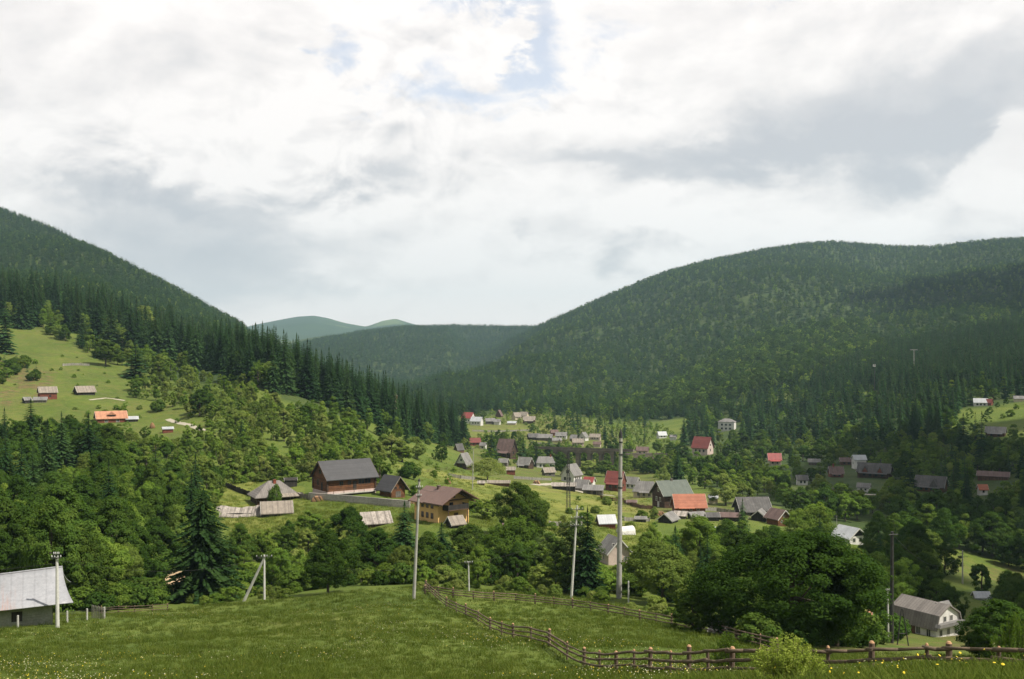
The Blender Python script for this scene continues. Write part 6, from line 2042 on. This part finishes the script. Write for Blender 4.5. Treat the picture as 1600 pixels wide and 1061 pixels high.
# lower edge of the right hand forest
scatter([(1050, 700), (1070, 672), (1110, 655), (1200, 640), (1300, 615), (1420, 600), (1640, 560), (1640, 615), (1500, 640), (1480, 690), (1420, 695), (1320, 702), (1240, 696), (1150, 696), (1100, 700)], 420,
        [(9, S, 'spruce', 20, 28, .85, 1.1), (3, B, 'dark', 10, 15, .85, 1.1), (1.5, B, 'mid', 9, 13, .85, 1.1)], 11)
scatter([(1470, 690), (1520, 640), (1650, 615), (1650, 640), (1560, 655), (1500, 690), (1560, 692), (1640, 692), (1640, 705), (1480, 705)], 26, [(2, B, 'dark', 6, 9, .9, 1.1), (1, U, 'mid', 3, 5, .9, 1.2)], 14)
# among the village houses
scatter([(640, 700), (700, 700), (740, 712), (800, 735), (870, 745), (1000, 742), (1040, 758), (1040, 742), (1000, 712), (960, 700), (870, 698), (760, 690), (690, 690)], 190,
        [(4, B, 'mid', 6, 10, .8, 1.1), (3, B, 'dark', 7, 11, .8, 1.1), (1, B, 'light', 6, 9, .8, 1.1), (.9, S, 'spruce', 15, 21, .85, 1.1), (1, U, 'olive', 2.5, 4, .9, 1.2)], 11)
scatter([(700, 690), (720, 655), (780, 648), (880, 648), (1000, 662), (1060, 690), (1000, 705), (960, 690), (890, 694), (760, 690)], 300,
        [(4, B, 'mid', 5, 10, .8, 1.1), (5, B, 'light', 5, 9, .8, 1.1), (1, B, 'dark', 8, 12, .8, 1.1), (1.2, S, 'spruce', 14, 21, .8, 1.1), (2, U, 'light', 2.5, 4.5, .9, 1.2)], 8,
        avoid=[[(735, 668), (830, 664), (830, 682), (720, 690)]])
scatter([(690, 690), (760, 690), (880, 694), (1000, 706), (1040, 740), (940, 742), (860, 728), (760, 716), (700, 706)], 150, [(4, B, 'dark', 8, 12, .9, 1.2), (3, B, 'mid', 7, 11, .9, 1.2), (1, B, 'light', 6, 9, .9, 1.1)], 11)
scatter([(840, 762), (880, 770), (1000, 782), (1030, 800), (1020, 830), (960, 840), (870, 840), (760, 770)], 22, [(1, U, 'mid', 1.5, 3.5, .9, 1.2), (1, U, 'olive', 1.2, 3, .9, 1.2), (.5, B, 'light', 4, 6, .7, .9)], 18)
scatter([(600, 722), (660, 722), (720, 740), (700, 760), (640, 742)], 9, [(1, U, 'mid', 1.5, 3, .9, 1.2), (1, B, 'mid', 3, 5, .9, 1.1)], 18)

# ------------------------------------------------------------------ the mountains
def skyline(px):
    return lin(px, [(690, 600), (720, 578), (750, 558), (800, 528), (850, 508), (900, 484), (950, 462), (1000, 441), (1100, 409), (1200, 389), (1300, 379), (1400, 385), (1500, 379), (1700, 372)])


# right mountain
scatter_map(29000, (690, 1700), lambda px: (lin(px, [(690, 1250), (780, 1060), (900, 1010), (1000, 1010), (1060, 1000), (1150, 880), (1300, 860), (1450, 860), (1700, 830)]), lin(px, [(690, 2150), (775, 2330), (850, 2720), (930, 2880), (1000, 3000), (1300, 3150), (1450, 3150), (1700, 3150)])),
            [(9, S, 'spruce', 9, 17, 1.3, 1.9), (.6, B, 'mid', 9, 13, .8, 1.05), (2.4, B, 'dark', 9, 14, .8, 1.1), (.3, B, 'olive', 9, 13, .8, 1.)], 6.4, 21)
# a belt of broadleaf trees on its lower middle
scatter_map(2200, (960, 1400), lambda px: (lin(px, [(960, 1050), (1560, 1000)]), lin(px, [(960, 1200), (1200, 1650), (1330, 1650), (1400, 1100)])),
            [(1.2, B, 'mid', 11, 17, .9, 1.15), (3, B, 'dark', 12, 19, .9, 1.15), (.25, B, 'light', 11, 15, .9, 1.1), (1.5, S, 'spruce', 14, 20, 1.1, 1.4)], 10.0, 22)
scatter_map(2600, (1270, 1700), lambda px: (lin(px, [(1270, 950), (1700, 830)]), lin(px, [(1270, 1000), (1400, 1250), (1700, 1400)])), [(1, S, 'spruce', 17, 25, .95, 1.2)], 7.0, 26)
# left mountain
scatter_map(12500, (-90, 430), lambda px: (lin(px, [(-90, 960), (250, 900), (330, 920), (430, 1000)]), lin(px, [(-90, 2300), (0, 2290), (120, 2180), (250, 1980), (430, 1820)])),
            [(12, S, 'spruce', 9, 15, 1.3, 1.8), (1.8, B, 'dark', 8, 12, .8, 1), (.3, B, 'olive', 8, 11, .8, 1)], 6.6, 23)
scatter_map(2600, (500, 770), lambda px: (lin(px, [(500, 900), (700, 1000), (770, 1100)]), lin(px, [(500, 2400), (690, 2300), (770, 1900)])), [(9, S, 'spruce', 14, 24, 1.1, 1.5), (2, B, 'dark', 10, 15, .9, 1.1)], 9.0, 25)
# wooded middle ridge closing the valley
scatter_map(18000, (430, 900), lambda px: (lin(px, [(430, 2000), (600, 2100), (700, 2350), (900, 2900)]), lin(px, [(430, 3650), (560, 4300), (900, 4350)])),
            [(12, S, 'spruce', 12, 19, 1.4, 1.9), (1.5, B, 'dark', 10, 15, .9, 1.1)], 9.0, 24)
print('trees', len(TREES), {k: sum(t['kind'] == k for t in TREES) for k in (S, B, U)})


# ------------------------------------------------------------------ the trees one could count become objects, the rest one wood of each kind
NAMES = {S: ('spruce_tree', 'spruce'), B: ('broadleaf_tree', 'tree'), U: ('bush', 'bush')}
LOOKW = {'spruce': 'dark', 'larch': 'olive', 'duskolive': 'olive', 'tallspruce': 'dark', 'dark': 'dark green', 'mid': 'mid green', 'light': 'light green', 'olive': 'olive', 'silver': 'pale'}
GROUPS = {S: 'spruces among the meadows and on the near slopes', B: 'leafy trees round the farms and village', U: 'bushes on the meadows and wood edges'}


def keyfor(t):
    if t['force']:
        return t['force']
    lk = t['lk']
    h = int(t['rot'] * 1000)
    if t['kind'] == U:
        return ('bush' + lk, 'mid' if t['size'] > 9 else 'low', 0)
    lod = 'hi' if t['size'] > 62 and (lk, 'hi', 0) in PROTO else ('mid' if t['size'] > 21 else 'low')
    n = sum(1 for k in PROTO if k[0] == lk and k[1] == lod)
    return (lk, lod, h % n)


LAND = [((a + b) / 2, (c + e) / 2, (b - a), dd, w) for a, b, c, e, dd, w in HOUSES if w.startswith('the ')]
LAND += [(646, 850, 10, P1[0].y, 'the leaning pole'), (968, 810, 12, P3[0].y, 'the thick pylon'), (896, 860, 10, P2[0].y, 'the three-arm pole'), (90, 925, 10, P5[0].y, 'the barn pole'), (413, 900, 10, P4[0].y, 'the strutted pole'),
         (733, 900, 6, P6[0].y, 'the thin white pole'), (1504, 885, 8, P11[0].y, 'the two-arm pole'), (1238, 915, 200, 101, 'the huge round tree'), (822, 800, 60, 290, 'the round dark ash'), (312, 850, 80, 165, 'the shaggy conifer'),
         (888, 752, 6, 350, 'the lattice mast'), (275, 920, 20, 165, 'the sandy track'), (1428, 570, 10, 985, 'the lift pylon'), (618, 635, 8, 500, 'the ridge tower')]
used = {}


def ordinal(n):
    w = ['nearest', 'second nearest', 'third nearest', 'fourth nearest', 'fifth nearest', 'sixth nearest', 'seventh nearest', 'eighth nearest', 'ninth nearest', 'tenth nearest']
    return w[n] if n < len(w) else '%dth nearest' % (n + 1)


def assign_labels(sel):
    bins = {}
    for t in sel:
        if t['label']:
            continue
        cx, cyy = t['px'], t['row'] - t['size'] * .5
        best = None
        for lx, ly, lw, ld, wname in LAND:
            q = math.hypot((cx - lx), (cyy - ly) * 1.3)
            if best is None or q < best[0]:
                best = (q, lx, ly, lw, ld, wname)
        q, lx, ly, lw, ld, wname = best
        dx, dy = cx - lx, cyy - ly
        if abs(dx) > abs(dy) * 1.2:
            rel = 'left of' if dx < 0 else 'right of'
        else:
            rel = 'above' if dy < 0 else 'below'
        look = LOOKW.get(t['lk'], 'green')
        noun = {S: 'spruce', B: 'leafy tree', U: 'bush'}[t['kind']]
        bins.setdefault((wname, rel, look, noun), []).append((q, t))
    for (wname, rel, look, noun), lst in bins.items():
        lst.sort(key=lambda a: a[0])
        for i, (q, t) in enumerate(lst):
            t['label'] = ('%s %s, %s such one %s %s' % (look, noun, ordinal(i), rel, wname)) if len(lst) > 1 else '%s %s, the only such one %s %s' % (look, noun, rel, wname)


SEL, REST = [], []
for kind in (S, B, U):
    lst = sorted([t for t in TREES if t['kind'] == kind], key=lambda t: -(t['size'] + (1000 if t['label'] else 0)))
    vis = [t for t in lst if -40 < t['px'] < 1640]
    lim = 295
    SEL += vis[:lim]
    ids = set(map(id, vis[:lim]))
    REST += [t for t in lst if id(t) not in ids]
assign_labels(SEL)
for t in SEL:
    nm, cat = NAMES[t['kind']]
    pr = PROTO[keyfor(t)]
    s = t['h'] / pr['H']
    sc = (s * t['w'], s * t['w'], s)
    loc = t['pos'] - Vector((0, 0, .15))
    if t['size'] > 34 or t['force']:
        r = thing(nm, loc, t['rot'], t['label'], cat, GROUPS[t['kind']])
        for part in ('trunk', 'crown'):
            if t['kind'] == U and part == 'trunk' and t['lk'] not in ('shrub', 'shrubdark'):
                continue
            o = bpy.data.objects.new(part, pr[part])
            COL.objects.link(o)
            o.parent = r
            o.scale = sc
    else:
        o = bpy.data.objects.new(nm, pr['whole'])
        COL.objects.link(o)
        o.location = loc
        o.rotation_euler = (0, 0, t['rot'])
        o.scale = sc
        tag(o, t['label'], cat, GROUPS[t['kind']])


def gn_scatter(name, pos, rot, scl, idx, sources, label):
    """one countless mass: copies of the source meshes on points (geometry nodes)"""
    me = bpy.data.meshes.new(name)
    me.vertices.add(len(pos))
    me.vertices.foreach_set('co', np.asarray(pos, np.float32).ravel())
    a = me.attributes.new('rot', 'FLOAT_VECTOR', 'POINT')
    a.data.foreach_set('vector', np.asarray(rot, np.float32).ravel())
    a = me.attributes.new('scl', 'FLOAT_VECTOR', 'POINT')
    a.data.foreach_set('vector', np.asarray(scl, np.float32).ravel())
    a = me.attributes.new('idx', 'INT', 'POINT')
    a.data.foreach_set('value', np.asarray(idx, np.int32))
    o = bpy.data.objects.new(name, me)
    COL.objects.link(o)
    ng = bpy.data.node_groups.new(name, 'GeometryNodeTree')
    ng.interface.new_socket('Geometry', in_out='INPUT', socket_type='NodeSocketGeometry')
    ng.interface.new_socket('Geometry', in_out='OUTPUT', socket_type='NodeSocketGeometry')
    N, L = ng.nodes, ng.links
    gi, go = N.new('NodeGroupInput'), N.new('NodeGroupOutput')
    jn = N.new('GeometryNodeJoinGeometry')

    def named(n, ty):
        q = N.new('GeometryNodeInputNamedAttribute')
        q.data_type = ty
        q.inputs[0].default_value = n
        return [s for s in q.outputs if s.enabled and s.name == 'Attribute'][0]
    ro, sc_, ix = named('rot', 'FLOAT_VECTOR'), named('scl', 'FLOAT_VECTOR'), named('idx', 'INT')
    for k, src in enumerate(sources):
        so = bpy.data.objects.new(name + '_source', src)
        oi = N.new('GeometryNodeObjectInfo')
        oi.inputs['Object'].default_value = so
        oi.inputs['As Instance'].default_value = True
        cmp_ = N.new('FunctionNodeCompare')
        cmp_.data_type = 'INT'
        cmp_.operation = 'EQUAL'
        ins = [s for s in cmp_.inputs if s.enabled]
        L.new(ix, ins[0])
        ins[1].default_value = k
        ip = N.new('GeometryNodeInstanceOnPoints')
        L.new(gi.outputs[0], ip.inputs['Points'])
        L.new(oi.outputs['Geometry'], ip.inputs['Instance'])
        L.new(cmp_.outputs[0], ip.inputs['Selection'])
        L.new(ro, ip.inputs['Rotation'])
        L.new(sc_, ip.inputs['Scale'])
        L.new(ip.outputs[0], jn.inputs[0])
    L.new(jn.outputs[0], go.inputs[0])
    md = o.modifiers.new('scatter', 'NODES')
    md.node_group = ng
    return tag(o, label, None, None, 'stuff')


def mass(name, lst, label):
    keys = sorted({keyfor(t) for t in lst}, key=str)
    ki = {k: i for i, k in enumerate(keys)}
    pos, rot, scl, idx = [], [], [], []
    for t in lst:
        k = keyfor(t)
        s = t['h'] / PROTO[k]['H']
        pos.append((t['pos'].x, t['pos'].y, t['pos'].z - .3))
        rot.append((0, 0, t['rot']))
        scl.append((s * t['w'], s * t['w'], s))
        idx.append(ki[k])
    gn_scatter(name, pos, rot, scl, idx, [PROTO[k]['crown'] if k[1] == 'low' else PROTO[k]['whole'] for k in keys], label)


mass('spruce_forest', [t for t in REST if t['kind'] == S], 'dense spruce forest over the mountains')
mass('broadleaf_forest', [t for t in REST if t['kind'] == B], 'broadleaf woods mixed through the slopes')
rest_u = [t for t in REST if t['kind'] == U]
if rest_u:
    mass('undergrowth', rest_u, 'low bushes scattered on the slopes')


# ------------------------------------------------------------------ grass, weeds and flowers of the near meadow
def blade_tuft(seed, n, h, spread, width, flower=0.0):
    rng = np.random.default_rng(seed)
    Q, T = [], []
    for k in range(n):
        a, r = rng.uniform(0, 6.28), spread * math.sqrt(rng.uniform())
        b = np.array([math.cos(a) * r, math.sin(a) * r, -.05])
        hh = h * rng.uniform(.45, 1.1)
        ln = rng.normal(size=2) * hh * .28
        m = b + np.array([ln[0] * .35, ln[1] * .35, hh * .55])
        tp = b + np.array([ln[0], ln[1], hh])
        d = rng.uniform(0, 6.28)
        w = np.array([math.cos(d), math.sin(d), 0]) * width * rng.uniform(.7, 1.3)
        Q.append([b - w * .6, b + w * .6, m + w * .55, m - w * .55])
        Q.append([m - w * .55, m + w * .55, tp + w * .1, tp - w * .1])
        t = rng.uniform()
        T += [t, t]
    return quads_mesh('grass_tuft', np.array(Q), np.array(T), [LEAF['grass']])


LEAF['grass'] = leaf_mat('meadow_grass_blades', (0.064, 0.096, 0.018), (0.098, 0.13, 0.024), (0.15, 0.162, 0.04), 0.35)
tufts = [blade_tuft(1, 26, .42, .34, .016), blade_tuft(2, 22, .55, .30, .018), blade_tuft(3, 34, .3, .42, .016)]
rng = np.random.default_rng(5)
NG = 62000
pos, rot, scl, idx = [], [], [], []
for k in range(NG):
    px = rng.uniform(-60, 1660)
    d = math.exp(rng.uniform(math.log(15), math.log(175)))
    P = atd(px, d)
    row = proj(P)[1]
    if row > 1110:
        continue
    lim = lin(px, [(-60, 965), (100, 962), (262, 952), (420, 938), (560, 922), (640, 917), (760, 922), (900, 932), (1000, 950), (1100, 985), (1190, 1010), (1300, 1018), (1660, 1030)])
    if row < lim:
        continue
    n = 0.5 + .5 * mnoise.noise(Vector((P.x * .09, P.y * .09, 0))) + .35 * mnoise.noise(Vector((P.x * .3, P.y * .3, 4)))
    s = (.5 + .55 * n) * rng.uniform(.7, 1.25) * (1.0 if d < 60 else 1.0 + (d - 60) / 160)
    pos.append((P.x, P.y, P.z - .02))
    rot.append((rng.normal() * .08, rng.normal() * .08, rng.uniform(0, 6.28)))
    scl.append((s * 1.2, s * 1.2, s * .8))
    idx.append(int(rng.integers(0, 3)))
gn_scatter('meadow_grass', pos, rot, scl, idx, tufts, 'uncut grass of the near meadow')


def flower_mesh(name, colour, r, n=7, dome=.35):
    m = mat(name, colour, colour, 5, .8, None, 0)
    me = bpy.data.meshes.new(name)
    vs = [(0, 0, r * dome)] + [(math.cos(6.283 * i / n) * r, math.sin(6.283 * i / n) * r, 0) for i in range(n)]
    fs = [(0, 1 + i, 1 + (i + 1) % n) for i in range(n)]
    st = len(vs)
    vs += [(-.006, 0, -.5), (.006, 0, -.5), (.006, 0, 0), (-.006, 0, 0)]
    fs.append((st, st + 1, st + 2, st + 3))
    me.from_pydata(vs, [], fs)
    me.materials.append(m)
    me.materials.append(LEAF['grass'])
    me.polygons[-1].material_index = 1
    return me


fl = [flower_mesh('white_umbel', (0.5, 0.49, 0.33), .023), flower_mesh('yellow_flower', (0.6, 0.46, 0.03), .022), flower_mesh('cream_flower', (0.5, 0.46, 0.2), .024)]
pos, rot, scl, idx = [], [], [], []
for k in range(42000):
    px = rng.uniform(-60, 1660)
    d = math.exp(rng.uniform(math.log(22), math.log(130)))
    P = atd(px, d)
    row = proj(P)[1]
    if row > 1090 or row < lin(px, [(-60, 985), (400, 950), (640, 925), (800, 960), (1000, 1010), (1200, 1040), (1660, 1035)]):
        continue
    n = mnoise.noise(Vector((P.x * .055, P.y * .055, 9))) + .6 * mnoise.noise(Vector((P.x * .2, P.y * .2, 2)))
    if n < -.12 + rng.uniform(0, .7) or rng.uniform() > min(1.0, (d / 75) ** 1.5):
        continue
    pos.append((P.x, P.y, P.z + rng.uniform(.22, .5)))
    rot.append((rng.normal() * .5 + .35, rng.normal() * .4, rng.uniform(0, 6.28)))
    s = rng.uniform(.7, 1.5)
    scl.append((s, s, s))
    idx.append(int(rng.choice(3, p=[.4, .3, .3])))
for k in range(46):                                    # larger yellow heads close to the camera, lower right
    px = rng.uniform(1080, 1640)
    d = rng.uniform(14, 26)
    P = atd(px, d)
    pos.append((P.x, P.y, P.z + rng.uniform(.45, .8)))
    rot.append((rng.normal() * .4 + .6, rng.normal() * .4, rng.uniform(0, 6.28)))
    s = rng.uniform(.9, 1.4)
    scl.append((s, s, s))
    idx.append(1)
gn_scatter('meadow_flowers', pos, rot, scl, idx, fl, 'white and yellow flowers in the near meadow')


# taller rank grass standing in the valley hay fields
pos, rot, scl, idx = [], [], [], []
for k in range(30000):
    px, row = rng.uniform(300, 1240), rng.uniform(640, 900)
    if not (inside([(600, 722), (640, 732), (760, 745), (880, 765), (1000, 770), (1030, 800), (1000, 880), (900, 850), (700, 830), (600, 800)], px, row) or inside([(335, 742), (480, 762), (640, 800), (640, 880), (480, 860), (400, 880), (345, 830)], px, row)
            or inside([(590, 700), (700, 716), (740, 740), (640, 745)], px, row)):
        continue
    q = (hit(px, row, 190.0))
    if q is None:
        continue
    n = mnoise.noise(Vector((q.x * .03, q.y * .03, 5))) + .5 * mnoise.noise(Vector((q.x * .13, q.y * .13, 1)))
    if n < rng.uniform(-.5, .5):
        continue
    pos.append((q.x, q.y, q.z - .03))
    rot.append((0, 0, rng.uniform(0, 6.28)))
    s = rng.uniform(1.2, 2.3)
    scl.append((s * 1.4, s * 1.4, s * .8))
    idx.append(int(rng.integers(0, 3)))
LEAF['hay'] = leaf_mat('rank_hay_grass', (0.1, 0.15, 0.03), (0.15, 0.185, 0.036), (0.22, 0.21, 0.06), 0.35)
hay = []
for me in tufts:
    q = me.copy()
    q.materials[0] = LEAF['hay']
    hay.append(q)
gn_scatter('hay_grass', pos, rot, scl, idx, hay, 'rank uncut grass in the valley hay fields')


# ------------------------------------------------------------------ clouds added out of view to shade parts of the land
def cloud(seed, centre, rx, ry, rz, label):
    """a heap of billows, flat below, high above the valley"""
    rng = np.random.default_rng(seed)
    bm = bmesh.new()
    for k in range(60):
        a, r = rng.uniform(0, 6.28), math.sqrt(rng.uniform())
        s = (.34 - .2 * r) * rng.uniform(.7, 1.3)
        m = Matrix.Translation((math.cos(a) * r * rx, math.sin(a) * r * ry, rng.uniform(0, .5) * rz * (1 - r))) @ Matrix.Diagonal((s * (rx + ry) * .5, s * (rx + ry) * .5, s * (rx + ry) * .32, 1))
        bmesh.ops.create_icosphere(bm, subdivisions=2, radius=1, matrix=m)
    for v in bm.verts:
        n = mnoise.noise(v.co * .012) * 40 + mnoise.noise(v.co * .035) * 16
        v.co += v.co.normalized() * n
        if v.co.z < -rz * .12:
            v.co.z = -rz * .12 + (v.co.z + rz * .12) * .15
    me = bpy.data.meshes.new('cloud')
    bm.to_mesh(me)
    bm.free()
    me.polygons.foreach_set('use_smooth', [True] * len(me.polygons))
    m = bpy.data.materials.get('cloud_white') or mat('cloud_white', (.85, .85, .86), (.8, .8, .82), .004, 1, None, 0)
    me.materials.append(m)
    o = bpy.data.objects.new('cloud', me)  # stays outside the camera's view, added to block the sun
    COL.objects.link(o)
    o.location = centre
    return tag(o, label, None, None, 'structure')


def shade_over(gx, gy, gz, height):
    """place for a cloud whose shadow falls on a ground point"""
    k = (height - gz) / SUN_DIR.z
    return Vector((gx + SUN_DIR.x * k, gy + SUN_DIR.y * k, height))


CLOUD_H = 1250.0
if SHADE_CLOUDS:
    cloud(4, shade_over(330, 390, -50, CLOUD_H), 190, 290, 150, 'unseen cloud added to shade the right hand woods')
    cloud(6, shade_over(150, 178, -50, CLOUD_H), 86, 96, 70, 'small unseen cloud added to shade the lower right houses')
    cloud(5, shade_over(1150, 1600, 0, CLOUD_H), 520, 800, 190, 'unseen cloud added to shade the right hand mountain')

# ------------------------------------------------------------------ air
if HAZE > 0:
    hb = MB().box(-14000, 14000, -2500, 13500, float(Zg.min()) - 1.0, 900.0)
    hm = bpy.data.materials.new('air')
    hm.use_nodes = True
    t = NT(hm.node_tree)
    hm.node_tree.nodes.clear()
    o = t.n('ShaderNodeOutputMaterial')
    pv = t.n('ShaderNodeVolumePrincipled')
    pv.inputs['Color'].default_value = (0.56, 0.81, 0.96, 1)
    pv.inputs['Density'].default_value = HAZE
    pv.inputs['Anisotropy'].default_value = 0.2
    t.l(pv.outputs[0], o.inputs['Volume'])
    tag(hb.build('haze', hm), 'thin bluish air over the whole valley', None, None, 'stuff')
print('script objects', len(bpy.data.objects))
